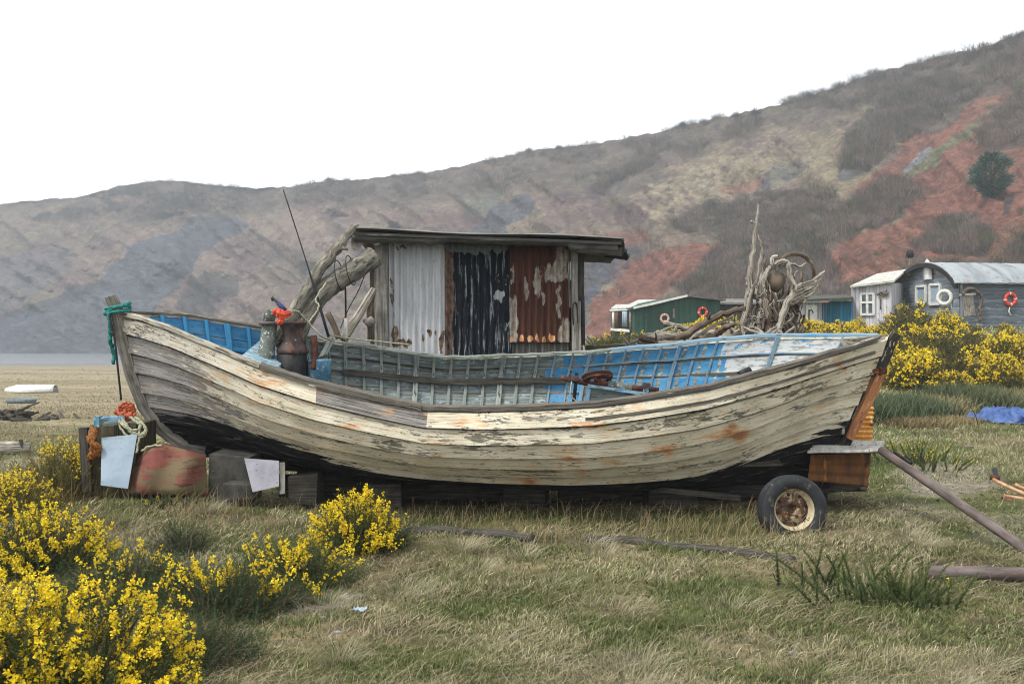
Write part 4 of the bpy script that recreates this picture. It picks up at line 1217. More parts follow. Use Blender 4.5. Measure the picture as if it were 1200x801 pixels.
rr_ = thing('sheer_rope', 'pale rope lying along the far edge of the boat under the cabin', 'rope', P(400, 398, 11.))
rope('strand', [P(386, 392, 10.98), P(410, 396, 11.05), P(440, 399, 11.15), P(480, 403, 11.2)], .009, M['rope_cream'], rr_, 6, .003)
t = thing('knotted_cloth', 'strip of pale cloth knotted round the thin pole left of the cabin post', 'cloth', P(433, 375, 11.6))
mb = MB(); mb.tube([P(434, 398, 11.7), P(434, 385, 11.7), P(433, 365, 11.7), P(436, 345, 11.75)], .035, 8, jitter=.1); mb.obj('stick', M['drift_dark'], t)
mb = MB(); mb.tube(wobble([P(434, 382, 11.66), P(430, 377, 11.6), P(437, 374, 11.6), P(434, 371, 11.62)], .01), [.03, .055, .05, .02], 8, jitter=.25); mb.obj('knot', M['canvas'], t)

def hauler():
    b = cl(700, 466, .15); t = thing('net_hauler', 'rusty line hauler with a spoked wheel on a bar inside the boat', 'winch', b)
    Y = b.y - .05
    mb = MB(); mb.tube([P(657, 442, Y), P(690, 448, Y), P(730, 453, Y), P(772, 456, Y)], [.025, .038, .038, .024], 10); mb.obj('axle', M['rust'], t)
    mb = MB(); mb.tube([P(712, 450, Y), P(740, 455, Y)], .05, 10); mb.obj('sleeve', M['post_grey'], t)
    mb = MB(); c = P(700, 442, Y + .0); ax = Vector((-.10, .35, .93)).normalized()
    mb.lathe([(.10, -.03), (.15, -.03), (.165, -.012), (.12, 0), (.165, .012), (.165, .03), (.15, .035), (.10, .03), (.10, -.03)], c, ax, 28)
    mb.lathe([(0, -.05), (.035, -.05), (.04, .03), (0, .04)], c, ax, 10)
    a = ax.cross(Vector((1, 0, 0))).normalized(); bb = ax.cross(a)
    for k in range(4):
        d = a * math.cos(k * 1.57) + bb * math.sin(k * 1.57); mb.beam(c, c + d * .12, .03, .02, up=ax)
    mb.obj('sheave', M['rust'], t)
    mb = MB(); mb.beam(P(694, 443, Y), P(684, 478, Y), .06, .04); mb.obj('bracket', M['rib_pale'], t)
    mb = MB(); mb.beam(P(676, 436, Y + .1), P(672, 476, Y + .1), .035, .035, j=.004); mb.obj('upright', M['iron_black'], t)
    mb = MB(); mb.beam(P(757, 452, Y), P(755, 470, Y), .06, .06); mb.obj('upright', M['deck'], t)
    mb = MB(); mb.box(P(673, 442, Y - .02), (.09, .08, .05), .2, .01); mb.box(P(758, 451, Y - .02), (.07, .08, .05), .2, .01); mb.obj('clamp', M['capstan'], t)
    rope('loose_line', [P(670, 446, Y - .05), P(668, 462, Y - .1), P(675, 470, Y - .1), P(666, 480, Y - .1)], .007, M['rope_cream'], t, 5, .004)
hauler()
o, t = rod('boat_hook', 'wooden pole with a black end lying across the boat aft', P(846, 447, 10.2), P(878, 434, 10.25), .022, M['drift_dark'], 'pole')
mb = MB(); mb.tube([P(866, 439, 10.22), P(879, 433, 10.25)], .042, 9); mb.obj('end_cap', M['black_plastic'], t)

# ---------------------------------------------------------------- the cabin of corrugated iron behind the boat
CY = 12.0
cab = thing('corrugated_cabin', 'shack of patched corrugated iron with a flat roof behind the boat', 'shack', (-.3, CY, 0))
def corr(px0, px1, pyt0, pyt1, pyb, Y, name, mat, marks=None, pitch=.077, amp=.021, depth=None):
    """upright corrugated sheet with its own slightly ragged ends"""
    nx = int((px1 - px0) / FPX * Y / pitch * 12); nz = 90
    X = np.linspace(px0, px1, nx); T = np.linspace(0, 1, nz)
    PX, TT = np.meshgrid(X, T)
    top = pyt0 + (pyt1 - pyt0) * (PX - px0) / (px1 - px0); bot = pyb + 1.6 * (fbm(PX / 7, PX * 0, int(px0), 3) - .5)
    PY = top + (bot - top) * TT
    x = (PX - 600) / FPX * Y; z = EYE - (PY - 400) / FPX * Y
    y = Y + amp * np.sin(x / pitch * 2 * np.pi) + .012 * (fbm(PX / 30, PY / 40, int(px1), 3) - .5)
    at = {k: spots(PX + 8 * (fbm(PX / 6, PY / 9, 7, 3) - .5), PY + 10 * (fbm(PX / 4, PY / 20, 9, 3) - .5), v) for k, v in (marks or {}).items()}
    at['ridge'] = np.sin(x / pitch * 2 * np.pi) * -.5 + .5
    ii = np.arange(X.size * nz).reshape(nz, nx)
    q = np.stack([ii[:-1, :-1], ii[1:, :-1], ii[1:, 1:], ii[:-1, 1:]], -1).reshape(-1, 4)
    uv = np.stack([z, x], -1).reshape(-1, 2)[q.ravel()]
    me = bpy.data.meshes.new(name); set_mesh(me, np.stack([x, y, z], -1).reshape(-1, 3), q, uv=uv, attrs=at)
    o = link(name, me, mat, cab); md = o.modifiers.new('thick', 'SOLIDIFY'); md.thickness = .003
    return o
M['c_white'] = lmat('white_galvanised_sheet', C(204, 206, 208), C(176, 178, 180), (1.5, 14, 1), [
    dict(scale=(7, 18, 1), th=.62, soft=.05, col=C(140, 136, 132), op=.4),
    dict(scale=(7, 16, 1), th=.84, soft=.02, attr='m', aw=.55, col=C(58, 46, 42), col2=C(150, 128, 100), s2=(14, 14, 1)),
    dict(scale=(30, 60, 1), th=.70, soft=.01, col=C(70, 56, 52))], bump=.15)
M['c_black'] = lmat('black_tarred_sheet', C(32, 38, 46), C(18, 22, 28), (2, 20, 1), [
    dict(scale=(2.2, 26, 1), th=.60, soft=.03, attr='ridge', aw=.05, col=C(150, 156, 158), col2=C(92, 100, 104), s2=(9, 20, 1), detail=9, rough=.7),
    dict(scale=(9, 14, 1), th=.80, soft=.03, attr='m', aw=.4, col=C(164, 170, 168)),
    dict(scale=(2, 12, 1), th=.86, soft=.04, attr='brown', aw=.5, col=C(120, 98, 84), col2=C(70, 50, 44), s2=(12, 20, 1)),
    dict(scale=(2, 12, 1), th=.84, soft=.05, attr='grey', aw=.5, col=C(112, 118, 114))], bump=.2)
M['c_rust'] = lmat('rusty_red_brown_sheet', C(92, 58, 46), C(62, 38, 32), (1.5, 12, 1), [
    dict(scale=(2.4, 24, 1), th=.74, soft=.02, attr='m', aw=.50, col=C(166, 166, 158), col2=C(128, 104, 86), s2=(12, 24, 1), detail=8, rough=.7),
    dict(scale=(4, 14, 1), th=.78, soft=.04, attr='orange', aw=.6, col=C(196, 128, 66), col2=C(220, 190, 150), s2=(16, 16, 1))], bump=.2)
M['c_grey'] = lmat('dull_grey_sheet', C(120, 118, 112), C(86, 84, 80), (2, 14, 1), [
    dict(scale=(2, 18, 1), th=.6, soft=.04, col=C(84, 64, 52)), dict(scale=(2, 12, 1), th=.66, soft=.03, col=C(150, 148, 140))], bump=.2)
corr(600, 671, 396, 398, 432, CY - .005, 'lower_sheet', M['c_grey'])
corr(456, 524, 284, 284, 432, CY - .03, 'white_sheet', M['c_white'], {'m': [(470, 402, 16, 5, 1.), (462, 392, 5, 14, .8), (495, 394, 2, 6, .9), (503, 392, 2, 6, .9), (509, 391, 2, 5, .9), (519, 400, 4, 16, .7), (460, 350, 3, 60, .5), (470, 290, 9, 3, .8), (478, 401, 7, 3, .8), (517, 342, 3, 60, .35)]})
corr(521, 600, 284, 286, 432, CY - .048, 'black_sheet', M['c_black'], {'m': [(585, 345, 10, 9, 1.), (583, 328, 8, 6, .5), (594, 360, 3, 60, .6)],
    'brown': [(526, 350, 7, 90, 1.), (600, 350, 2, 80, .6)], 'grey': [(560, 289, 50, 9, 1.)]})
corr(598, 668, 287, 288, 401, CY - .062, 'rusty_sheet', M['c_rust'], {'m': [(658, 300, 7, 18, .8), (655, 318, 12, 12, 1.), (645, 320, 10, 12, .8), (630, 330, 5, 22, .8), (616, 338, 3, 18, .8), (602, 375, 6, 30, 1.), (655, 355, 3, 22, .9), (600, 320, 3, 14, .7), (636, 350, 3, 16, .6), (662, 388, 8, 20, 1.)],
    'orange': [(612, 396, 3, 5, 1.), (620, 397, 3, 5, 1.), (629, 396, 3, 5, 1.), (638, 396, 3, 5, 1.), (647, 395, 3, 5, 1.), (600, 397, 3, 5, .7)]})
def cpost(name, pts, w, mat, Y, dy=.08, parent=cab):
    mb = MB()
    for (a, b) in pts: mb.beam(P(a[0], a[1], Y), P(b[0], b[1], Y), w, dy, up=(0, 1, 0), j=.003)
    return mb.obj(name, mat, parent, bevel=.004)
cpost('corner_post', [((448, 432), (447, 285))], .16, M['wood_grey'], CY - .1, .12)
cpost('corner_post', [((438, 428), (437, 292))], .07, M['wood_dark'], CY + .05, .1)
cpost('corner_post', [((674, 432), (673, 284))], .075, M['wood_grey'], CY - .1, .07)
cpost('corner_post', [((681, 432), (681, 288))], .07, M['wood_dark'], CY - .03, .08)
cpost('board', [((680, 426), (679, 352))], .03, M['wood_grey'], CY - .14, .03)
cpost('board', [((684, 424), (683, 346)),], .04, M['iron_black'], CY - .1, .03)
cpost('board', [((686, 432), (683, 404))], .03, M['drift'], CY - .16, .03)
cpost('trim_strip', [((668, 360), (666, 292))], .025, M['c_grey'], CY - .09, .01)
# iron handle on the right post
mb = MB(); mb.tube(smoothpath([P(672, 380, CY - .2), P(671, 362, CY - .22), P(673, 354, CY - .22), P(676, 358, CY - .2), P(677, 378, CY - .2)], 5), .010, 6); mb.obj('handle', M['iron_black'], cab)
# side and back walls, dark sheets
def cwall(a, b, z0, z1a, z1b, name, mat):
    a = Vector(a); b = Vector(b); n = int((b - a).length / .077 * 8); d = (b - a) / n; nn = (b - a).normalized().cross(Vector((0, 0, 1)))
    mb = MB(); g = []
    for i in range(n + 1):
        p = a + d * i + nn * (.011 * math.sin(i / 8 * 6.283)); zt = z1a + (z1b - z1a) * i / n
        g.append([Vector((p.x, p.y, z0)), Vector((p.x, p.y, zt))])
    mb.grid(g); o = mb.obj(name, mat, cab); md = o.modifiers.new('thick', 'SOLIDIFY'); md.thickness = .003
xl = (440 - 600) / FPX * CY; xr = (684 - 600) / FPX * CY
cwall((xl, CY + .02, 0), (xl, CY + 1.9, 0), .1, 2.84, 2.62, 'side_wall', M['c_grey'])
cwall((xr, CY + .02, 0), (xr, CY + 1.9, 0), .1, 2.8, 2.58, 'side_wall', M['c_grey'])
cwall((xl, CY + 1.9, 0), (xr, CY + 1.9, 0), .1, 2.6, 2.56, 'back_wall', M['c_grey'])
# roof: long sheets whose corrugations run along the front, falling to the back
FL = P(410, 270, 11.5); FR = P(731, 281, 11.5); BRr = P(716, 308, 14.1); BL = P(436, 303, 14.1)
def roof(name, a, b, c, d, mat, amp, lift, nu=220, nv=170):
    pts = []
    a, b, c, d = map(Vector, (a, b, c, d)); W = (d - a).length
    for j in range(nv + 1):
        v = j / nv; row = []
        for i in range(31):
            u = i / 30
            p = a.lerp(b, u).lerp(d.lerp(c, u), v); p.z += amp * math.sin(v * W / .077 * 6.283) + lift + .012 * math.sin(u * 9 + 1)
            row.append(p)
        pts.append(row)
    mb = MB(); mb.grid(pts); o = mb.obj(name, mat, cab); md = o.modifiers.new('thick', 'SOLIDIFY'); md.thickness = .006
    return o
roof('roof_sheet', FL, FR, BRr, BL, M['iron_roof'], .014, .02)
M['board_dark'] = lmat('dark_roof_board', C(70, 68, 66), C(40, 38, 38), (2, 30, 30), [dict(scale=(2, 40, 40), th=.62, soft=.03, col=C(128, 124, 118))], bump=.4)
# fascia and the layer of felt below the sheets
mb = MB(); mb.beam(P(412, 273.2, 11.53), P(728, 284.4, 11.53), .03, .034); mb.obj('fascia', M['board_dark'], cab)
mb = MB()
g = []
for i in range(90):
    px = 414 + (724 - 414) * i / 89; k = 5 * fbm(px / 14, 0, 44, 3) + (9 if px > 668 else (3 if px < 520 else 0)) * sstep(0, 1, abs(px - 600) / 90)
    top = 276 + (285 - 276) * i / 89
    g.append([P(px, top, 11.56), P(px, top + 1 + k * .5, 11.60), P(px, top + 2 + k * .8, 11.68), P(px, top + 3.5 + k * .6, CY - .08)])
mb.grid(g); o = mb.obj('felt_edge', M['felt'], cab); md = o.modifiers.new('thick', 'SOLIDIFY'); md.thickness = .008
# soffit of the right overhang: sheets drooping to the back
mb = MB(); mb.hexa([P(676, 294, 11.66), P(731, 297, 11.66), P(716, 305, 13.9), P(676, 303, 13.9), P(676, 288, 11.62), P(731, 290, 11.62), P(716, 297, 13.9), P(676, 296, 13.9)]); mb.obj('overhang_board', M['board_dark'], cab)
rag = []
for j in range(26):
    v = j / 25; p = P(729, 281, 11.52).lerp(P(737, 303, 12.3), v)
    z = .03 * (1 if j % 2 else -1) * .9
    rag.append([p + Vector((-.30, 0, z * .6 + .03)), p + Vector((-.1, 0, z * .8 + .01)), p + Vector((z * .5 + random.uniform(-.02, .02), 0, z * .9))])
mb = MB(); mb.grid(rag, smooth=False); o = mb.obj('ragged_sheet', M['board_dark'], cab); md = o.modifiers.new('thick', 'SOLIDIFY'); md.thickness = .006
mb = MB(); mb.beam(P(676, 291, 11.63), P(729, 294, 11.63), .04, .10, j=.006); mb.obj('rafter', M['wood_dark'], cab)
mb = MB(); mb.beam(P(414, 279, 12.1), P(444, 281, 12.1), .05, .06, j=.006); mb.obj('rafter', M['wood_grey'], cab)
# canvas hanging from the left roof corner
g = []
for i in range(24):
    u = i / 23; px = 411 + 42 * u; dn = 14 - 10 * u + 3 * math.sin(u * 11)
    g.append([P(px, 276, 11.66 + .05 * math.sin(u * 13)), P(px, 277 + dn * .5, 11.7 + .07 * math.sin(u * 9 + 1)), P(px + 1, 277 + dn, 11.7 + .05 * math.sin(u * 12 + 2))])
mb = MB(); mb.grid(g); o = mb.obj('canvas_flap', M['canvas'], cab); md = o.modifiers.new('thick', 'SOLIDIFY'); md.thickness = .004

# ---------------------------------------------------------------- props, blocks and boards under the boat
def boxthing(name, label, cat, pxs, pys, Y0, Y1, mat, part, j=.01, bevel=.01, rot=0, skew=0):
    x0 = (pxs[0] - 600) / FPX * Y0; x1 = (pxs[1] - 600) / FPX * Y0
    z1 = EYE - (pys[0] - 400) / FPX * Y0; z0 = EYE - (pys[1] - 400) / FPX * Y0
    t = thing(name, label, cat, ((x0 + x1) / 2, (Y0 + Y1) / 2, z0)); mb = MB()
    q = []
    for z, sk in ((z0, 0), (z1, skew)):
        for (x, y) in ((x0, Y0), (x1, Y0), (x1, Y1), (x0, Y1)):
            q.append(Vector((x + sk + random.uniform(-j, j), y + random.uniform(-j, j), z + random.uniform(-j, j))))
    mb.hexa(q); mb.obj(part, mat, t, bevel=bevel); return t
crib = boxthing('timber_block', 'big mossy timber block under the bow, behind the pale blue board', 'timber block', (106, 160), (496, 585), 9.75, 10.3, M['wood_olive'], 'block', .015, .015)
mb = MB(); mb.beam(P(100, 500, 9.7), P(104, 575, 9.7), .1, .08, j=.01); mb.obj('side_plank', M['wood_dark'], crib)
t = thing('blue_board', 'pale blue board leaning under the bow beside the red hull piece', 'board', P(138, 560, 9.55))
mb = MB(); mb.hexa([P(118, 568, 9.5), P(150, 572, 9.5), P(150, 572, 9.53), P(118, 568, 9.53), P(119, 512, 9.62), P(161, 508, 9.62), P(161, 508, 9.65), P(119, 512, 9.65)]); mb.obj('panel', M['blue_board'], t, bevel=.004)
t = thing('red_hull_fragment', 'faded red painted slab of old hull wedged beneath the bow', 'hull fragment', P(195, 560, 9.4))
g = []
prof = [(146, 562), (158, 545), (172, 524), (190, 520), (215, 526), (240, 533)]
for i in range(30):
    px = 146 + (241 - 146) * i / 29; top = np.interp(px, [p[0] for p in prof], [p[1] for p in prof])
    col_ = []
    for k in range(9):
        v = k / 8; py = top + (578 - top) * v
        col_.append(P(px + 3 * v, py, 9.60 - .07 * math.sin(v * 2.4) + .03 * math.sin(px * .13 + v * 3) - .05 * v + .0004 * (px - 190) ** 2 * .2))
    col_.append(P(px + 3, 582, 9.9)); col_.append(P(px, top - 2, 9.95)); g.append(col_)
mb = MB(); mb.grid(g, closed=True); mb.obj('slab', M['red_hull'], t)
t = thing('ochre_rope', 'clump of rusty ochre rope hanging on the timber block', 'rope', P(110, 530, 9.6))
for k in range(7):
    rope('strand', [P(111 + random.uniform(-3, 3), 503 + random.uniform(-2, 3), 9.62), P(107 + random.uniform(-3, 3), 515, 9.56), P(112 + random.uniform(-5, 4), 524, 9.56), P(106 + random.uniform(-2, 5), 534 + random.uniform(-3, 3), 9.6), P(112, 520, 9.6)], .026, M['rope_rust'], t, 5, .016)
t = thing('orange_rope', 'bundle of faded orange rope lying on the timber against the bow', 'rope', P(148, 486, 9.8))
for k in range(9):
    cx = random.uniform(143, 152); cy = random.uniform(477, 488)
    rope('strand', [P(cx - 7, cy + 6, 9.86), P(cx - 2, cy - 4, 9.8), P(cx + 4, cy - 7, 9.8), P(cx + 6, cy + 2, 9.8), P(cx - 1, cy + 5, 9.76), P(cx - 8, cy + 2, 9.82)], .017, M['rope_orange'], t, 5, .012)
t = thing('cream_rope', 'loops of cream rope hanging from the timber block below the bow', 'rope', P(150, 500, 9.68))
for k in range(6):
    o_ = random.uniform(-4, 4)
    rope('strand', [P(138 + o_, 487, 9.72), P(146 + o_, 496 + k * 1.5, 9.66), P(158 + o_, 504 + k * 2, 9.64), P(167 + o_, 500 + o_, 9.7), P(162 + o_, 494, 9.72), P(154 + o_, 488, 9.75)], .012, M['rope_cream'], t, 5, .008)
rope('strand', [P(163, 505, 9.66), P(162, 520, 9.62), P(160, 530, 9.6)], .012, M['rope_cream'], t, 5, .008)
rope('strand', [P(166, 528, 9.6), P(176, 522, 9.58), P(190, 521, 9.58)], .012, M['rope_cream'], t, 5, .008)
t = thing('teal_bar', 'short blue grey metal channel lying on top of the timber block', 'bar', P(125, 491, 9.7))
mb = MB(); mb.beam(P(114, 493, 9.62), P(146, 490, 9.75), .09, .07, j=.004); mb.obj('channel', M['deck'], t, bevel=.01)
mb = MB(); mb.box(P(115, 493, 9.6), (.05, .08, .1), 0, .004); mb.obj('end_plate', M['blue_drum'], t)
boxthing('concrete_block', 'dark concrete block under the boat left of the lilac board', 'block', (243, 292), (533, 590), 9.75, 10.2, M['concrete'], 'block', .02)
boxthing('concrete_block', 'low dark block lying in front of the first concrete block', 'block', (262, 296), (566, 586), 9.55, 9.8, M['concrete'], 'block', .012)
boxthing('concrete_block', 'brown grey block under the boat right of the lilac board', 'block', (338, 372), (556, 592), 9.85, 10.2, M['wood_dark'], 'block', .02)
t = thing('lilac_board', 'pale lilac grey board leaning on blocks under the boat', 'board', P(310, 575, 9.5))
mb = MB(); mb.hexa([P(296, 576, 9.48), P(327, 569, 9.5), P(327, 569, 9.53), P(296, 576, 9.51), P(286, 536, 9.6), P(327, 539, 9.6), P(327, 539, 9.63), P(286, 536, 9.63)]); mb.obj('panel', M['concrete_lilac'], t, bevel=.003)
t = thing('narrow_plank', 'narrow grey plank standing at the right edge of the lilac board', 'plank', P(332, 575, 9.5))
mb = MB(); mb.beam(P(331, 578, 9.52), P(331, 541, 9.6), .05, .02, up=(0, 1, 0)); mb.obj('plank', M['wood_grey'], t)
for (a, b, c, lab) in ((430, 470, 10.1, 'dark timber prop under the belly behind the gorse'), (590, 640, 10.4, 'dark timber prop under the middle of the boat'), (760, 820, 10.3, 'dark timber prop under the aft third of the boat')):
    boxthing('timber_prop', lab, 'prop', (a, b), (566, 600), c, c + .5, M['wood_dark'], 'block', .02)
for (a, b, Y, z, lab) in ((-2.5, .4, 10.75, .13, 'added dark beam behind the keel towards the bow, blocking light from behind'), (.5, 3.2, 10.8, .1, 'added dark beam behind the keel towards the stern, blocking light from behind')):
    t = thing('light_block_beam', lab, 'timber', ((a + b) / 2, Y, 0)); mb = MB()  # beams added to stop light coming through from behind the keel
    mb.beam((a, Y, z), (b, Y + .05, z), .2, .3, j=.015); mb.beam((a + .2, Y - .02, z + .24), (b - .3, Y, z + .22), .2, .17, j=.015); mb.obj('beams', M['wood_dark'], t, bevel=.01)
t = thing('trailer_beam', 'thin pale rail lying in the dark below the stern', 'beam', P(840, 580, 10.))
mb = MB(); mb.beam(P(760, 571, 10.), P(868, 583, 9.8), .05, .05); mb.obj('beam', M['wood_dark'], t)
# rusty corrugated wind-break and grey sheet below the stern
def sheet(name, label, corners, mat, n=9, amp=.012, along='v', cat='sheet', part='sheet', sub=14, th=.003):
    a, b, c, d = [Vector(p) for p in corners]; nrm = (b - a).cross(d - a).normalized()
    t = thing(name, label, cat, a); pts = []
    for i in range(n * 8 + 1):
        u = i / (n * 8); row = []
        for k in range(sub + 1):
            v = k / sub
            p = a.lerp(b, u).lerp(d.lerp(c, u), v) if along == 'v' else a.lerp(d, u).lerp(b.lerp(c, u), v)
            row.append(p + nrm * amp * math.sin(u * n * 6.283) + nrm * .006 * math.sin(v * 5 + 1))
        pts.append(row)
    mb = MB(); mb.grid(pts); o = mb.obj(part, mat, t); md = o.modifiers.new('thick', 'SOLIDIFY'); md.thickness = th
    return t
M['c_orange'] = lmat('orange_rust_sheet', C(214, 160, 84), C(184, 124, 60), (6, 3, 1), [dict(scale=(2, 12, 1), th=.6, soft=.04, col=C(226, 206, 160)), dict(scale=(5, 9, 1), th=.62, soft=.03, col=C(92, 58, 34))], bump=.2)
M['c_brown'] = lmat('brown_rust_sheet', C(126, 84, 48), C(74, 56, 40), (2, 7, 1), [dict(scale=(3, 9, 1), th=.62, soft=.05, col=C(176, 112, 50)), dict(scale=(3, 9, 1), th=.6, soft=.06, col=C(56, 50, 40))], bump=.3)
M['c_silver'] = lmat('silver_grey_sheet', C(176, 174, 168), C(132, 130, 124), (2, 14, 1), [dict(scale=(2, 14, 1), th=.62, soft=.03, col=C(90, 84, 76))], bump=.3)
sheet('orange_corrugated_sheet', 'orange rusted corrugated sheet standing behind the stern post', [P(962, 518, 10.75), P(1022, 518, 10.75), P(1024, 474, 10.85), P(985, 472, 10.85)], M['c_orange'], 8, .014, 'u')
sheet('brown_corrugated_sheet', 'brown rusted sheet hanging under the grey sheet at the stern', [P(946, 562, 10.2), P(1017, 570, 10.2), P(1021, 530, 10.2), P(950, 532, 10.2)], M['c_brown'], 3, .010, 'u')
sheet('grey_corrugated_sheet', 'grey corrugated sheet with a torn end resting level behind the stern', [P(946, 531, 9.95), P(1033, 528, 9.95), P(1037, 517, 10.75), P(962, 514, 10.75)], M['c_silver'], 6, .024, 'u')
mb = MB(); tt_ = thing('timber_stack', 'dark timber stack holding up the sheets behind the stern', 'timber', P(985, 560, 10.9))
mb.hexa([P(950, 580, 10.45), P(1008, 572, 10.45), P(1016, 575, 10.9), P(950, 575, 10.9), P(956, 532, 10.45), P(1014, 532, 10.45), P(1014, 530, 10.9), P(956, 530, 10.9)]); mb.obj('stack', M['wood_dark'], tt_)

# ---------------------------------------------------------------- the wheel
M['rim_cream'] = lmat('cream_rim_paint', C(200, 190, 160), C(164, 150, 120), (10, 10, 10), [dict(scale=(16, 16, 16), th=.60, soft=.04, col=C(96, 62, 42))], coord='Object', bump=.3)
def wheel():
    c = P(928, 596, 8.95); R0 = .31
    ax = Vector((.10, -.985, .12)).normalized()
    t = thing('trailer_wheel', 'old trailer wheel with rusted cream rim half sunk in grass below the stern', 'wheel', c)
    mb = MB()
    prof = [(.185, -.06), (.20, -.075), (.235, -.085), (.275, -.08), (.296, -.068), (.306, -.05)]
    for k in range(5):
        o = -.05 + k * .022
        prof += [(.308, o), (.309, o + .012), (.300, o + .0135), (.300, o + .0205)]
    prof += [(.306, .06), (.296, .072), (.275, .085), (.235, .09), (.20, .078), (.185, .062)]
    mb.lathe(prof, c, ax, 72); mb.obj('tyre', M['tyre'], t)
    mb = MB()
    mb.lathe([(.200, .074), (.206, .066), (.19, .055), (.178, .04), (.168, .01), (.158, .0), (.150, -.005)], c, ax, 40)
    mb.obj('rim_edge', M['rim_cream'], t); mb = MB(); mb.lathe([(.152, -.004), (.118, -.002), (.10, .018), (.07, .022), (.045, .016), (.036, .004), (.03, -.02), (.0, -.02)], c, ax, 40)
    rim = mb.obj('rim', M['rim'], t)
    a = ax.cross(Vector((0, 0, 1))).normalized(); b = ax.cross(a)
    mb = MB()
    for k in range(8):
        d = a * math.cos(k * .785 + .2) + b * math.sin(k * .785 + .2)
        mb.lathe([(0, 0), (.016, 0), (.013, .002), (0, .003)], c + d * .135 + ax * .004, ax, 8)
    mb.obj('rim_hole', M['iron_black'], rim)
    mb = MB()
    for k in range(4):
        d = a * math.cos(k * 1.57 + .5) + b * math.sin(k * 1.57 + .5)
        mb.lathe([(0, .02), (.011, .02), (.011, .034), (0, .036)], c + d * .062, ax, 6)
    mb.obj('wheel_nut', M['rust'], rim)
wheel()
def pipe(name, label, a, b, r, mat=M['rust_pipe'], extras=None):
    t = thing(name, label, 'pipe', a); mb = MB(); a = Vector(a); b = Vector(b)
    pts = [a.lerp(b, k / 8) for k in range(9)]
    mb.tube(pts, r, 14); mb.obj('tube', mat, t)
    mb = MB(); d = (b - a).normalized(); mb.tube([a - d * .004, a + d * .02], r * .8, 12); mb.obj('bore', M['iron_black'], t)
    return t
pp = pipe('long_pole', 'long rusty scaffold pole leaning from the grey sheet down to the ground at right', P(1033, 527, 9.95), G(1206, 650) + Vector((0, 0, .03)), .042)
mb = MB(); a = P(1040, 533, 9.86); b = P(1062, 548, 9.5); mb.tube([a, b], .03, 10); mb.tube([P(1048, 529, 9.8), P(1068, 542, 9.5)], .016, 8); mb.obj('sleeve', M['iron_black'], pp)
q0 = G(1086, 678); q1 = G(1260, 684)
pipe('ground_pipe', 'thick rusty pipe lying level on the grass at the right edge', q0 + Vector((0, 0, .05)), q1 + Vector((0, 0, .06)), .047)

# half-buried timbers in the grass
def buried(label, pts, w=.12):
    g0 = G(*pts[0]); t = thing('sunken_timber', label, 'timber', g0, 'old timbers sunk in the grass in front of the boat'); mb = MB()
    ps = [G(*p) + Vector((0, 0, .012)) for p in pts]
    mb.tube(wobble(smoothpath(ps, 5), .008), w / 2, 8, jitter=.12); mb.obj('timber', M['wood_dark'], t)
buried('dark timber sunk in the grass under the belly of the boat', [(468, 626), (520, 624), (575, 628), (625, 634)], .10)
buried('dark timber sunk in the grass left of the wheel', [(688, 634), (740, 636), (800, 643), (870, 650), (930, 660)], .085)

# ---------------------------------------------------------------- driftwood behind the boat
def twigpath(a, b, n, w):
    a = Vector(a); b = Vector(b); L = (b - a).length; pts = [a]
    for i in range(1, n): pts.append(a.lerp(b, i / n) + Vector([random.gauss(0, w * L) for _ in range(3)]))
    pts.append(b); return smoothpath(pts, 4)
random.seed(21)
t = thing('driftwood_sculpture', 'tall tangle of pale driftwood with a spike and a coiled top behind the boat', 'driftwood sculpture', P(905, 412, 13.4))
def br(pts, r0, r1, mat='drift', name='branch', w=.012, seg=9, jit=.03, n=6):
    sp = wobble(smoothpath(pts, n), w); mb = MB()
    rr = .66 * np.linspace(r0, r1, len(sp)) * (1 + .25 * (fbm(np.linspace(0, 9, len(sp)), np.zeros(len(sp)), random.randint(0, 999), 2) - .5))
    mb.tube(sp, list(rr), seg, jitter=jit); return mb.obj(name, M[mat], t)
D = 13.2
br([P(872, 425, D), P(874, 400, D), P(877, 360, D), P(880, 320, D), P(884, 280, D), P(889, 239, D)], .13, .022, 'drift', 'spike', .012, 12)
br([P(866, 425, D - .1), P(870, 385, D - .1), P(878, 350, D - .1), P(884, 330, D)], .08, .04, 'drift', w=.012)
br([P(884, 350, D), P(888, 320, D), P(892, 290, D), P(888, 275, D)], .05, .015)
br([P(886, 345, D - .1), P(893, 318, D), P(895, 300, D), P(892, 288, D)], .035, .012)
br([P(880, 258, D), P(886, 262, D), P(887, 250, D)], .02, .012)
br([P(876, 335, D), P(877, 322, D), P(878, 312, D)], .03, .015)
# the thick pale branch in front with its elbow
br([P(905, 418, D - .5), P(912, 385, D - .5), P(922, 355, D - .45), P(931, 340, D - .4), P(925, 322, D - .4), P(923, 308, D - .4), P(915, 306, D - .4), P(906, 310, D - .4), P(905, 302, D - .4), P(912, 300, D - .4)], .07, .04, w=.006, n=7)
br([P(903, 392, D - .4), P(899, 362, D - .4), P(893, 338, D - .4), P(897, 322, D - .35), P(903, 312, D - .3)], .07, .05, w=.008)
br([P(912, 310, D - .3), P(922, 299, D - .3), P(934, 297, D - .25), P(946, 302, D - .2), P(953, 314, D - .2), P(953, 330, D - .1), P(946, 345, D)], .045, .035, 'drift_dark', w=.005, n=8)
br([P(915, 313, D - .35), P(928, 308, D - .35), P(937, 312, D - .3), P(944, 307, D - .3)], .03, .018, w=.006)
for k in range(5):
    br([P(925 + k * 1.5, 356 - k * 5, D - .3 - k * .04), P(938, 350 - k * 4, D - .3), P(952, 342 - k * 3.4, D - .3), P(958 + k * 2, 333 - k * 4, D - .25)], .06, .02, w=.01)
mb = MB(); c = P(910, 330, D - .3); g = []
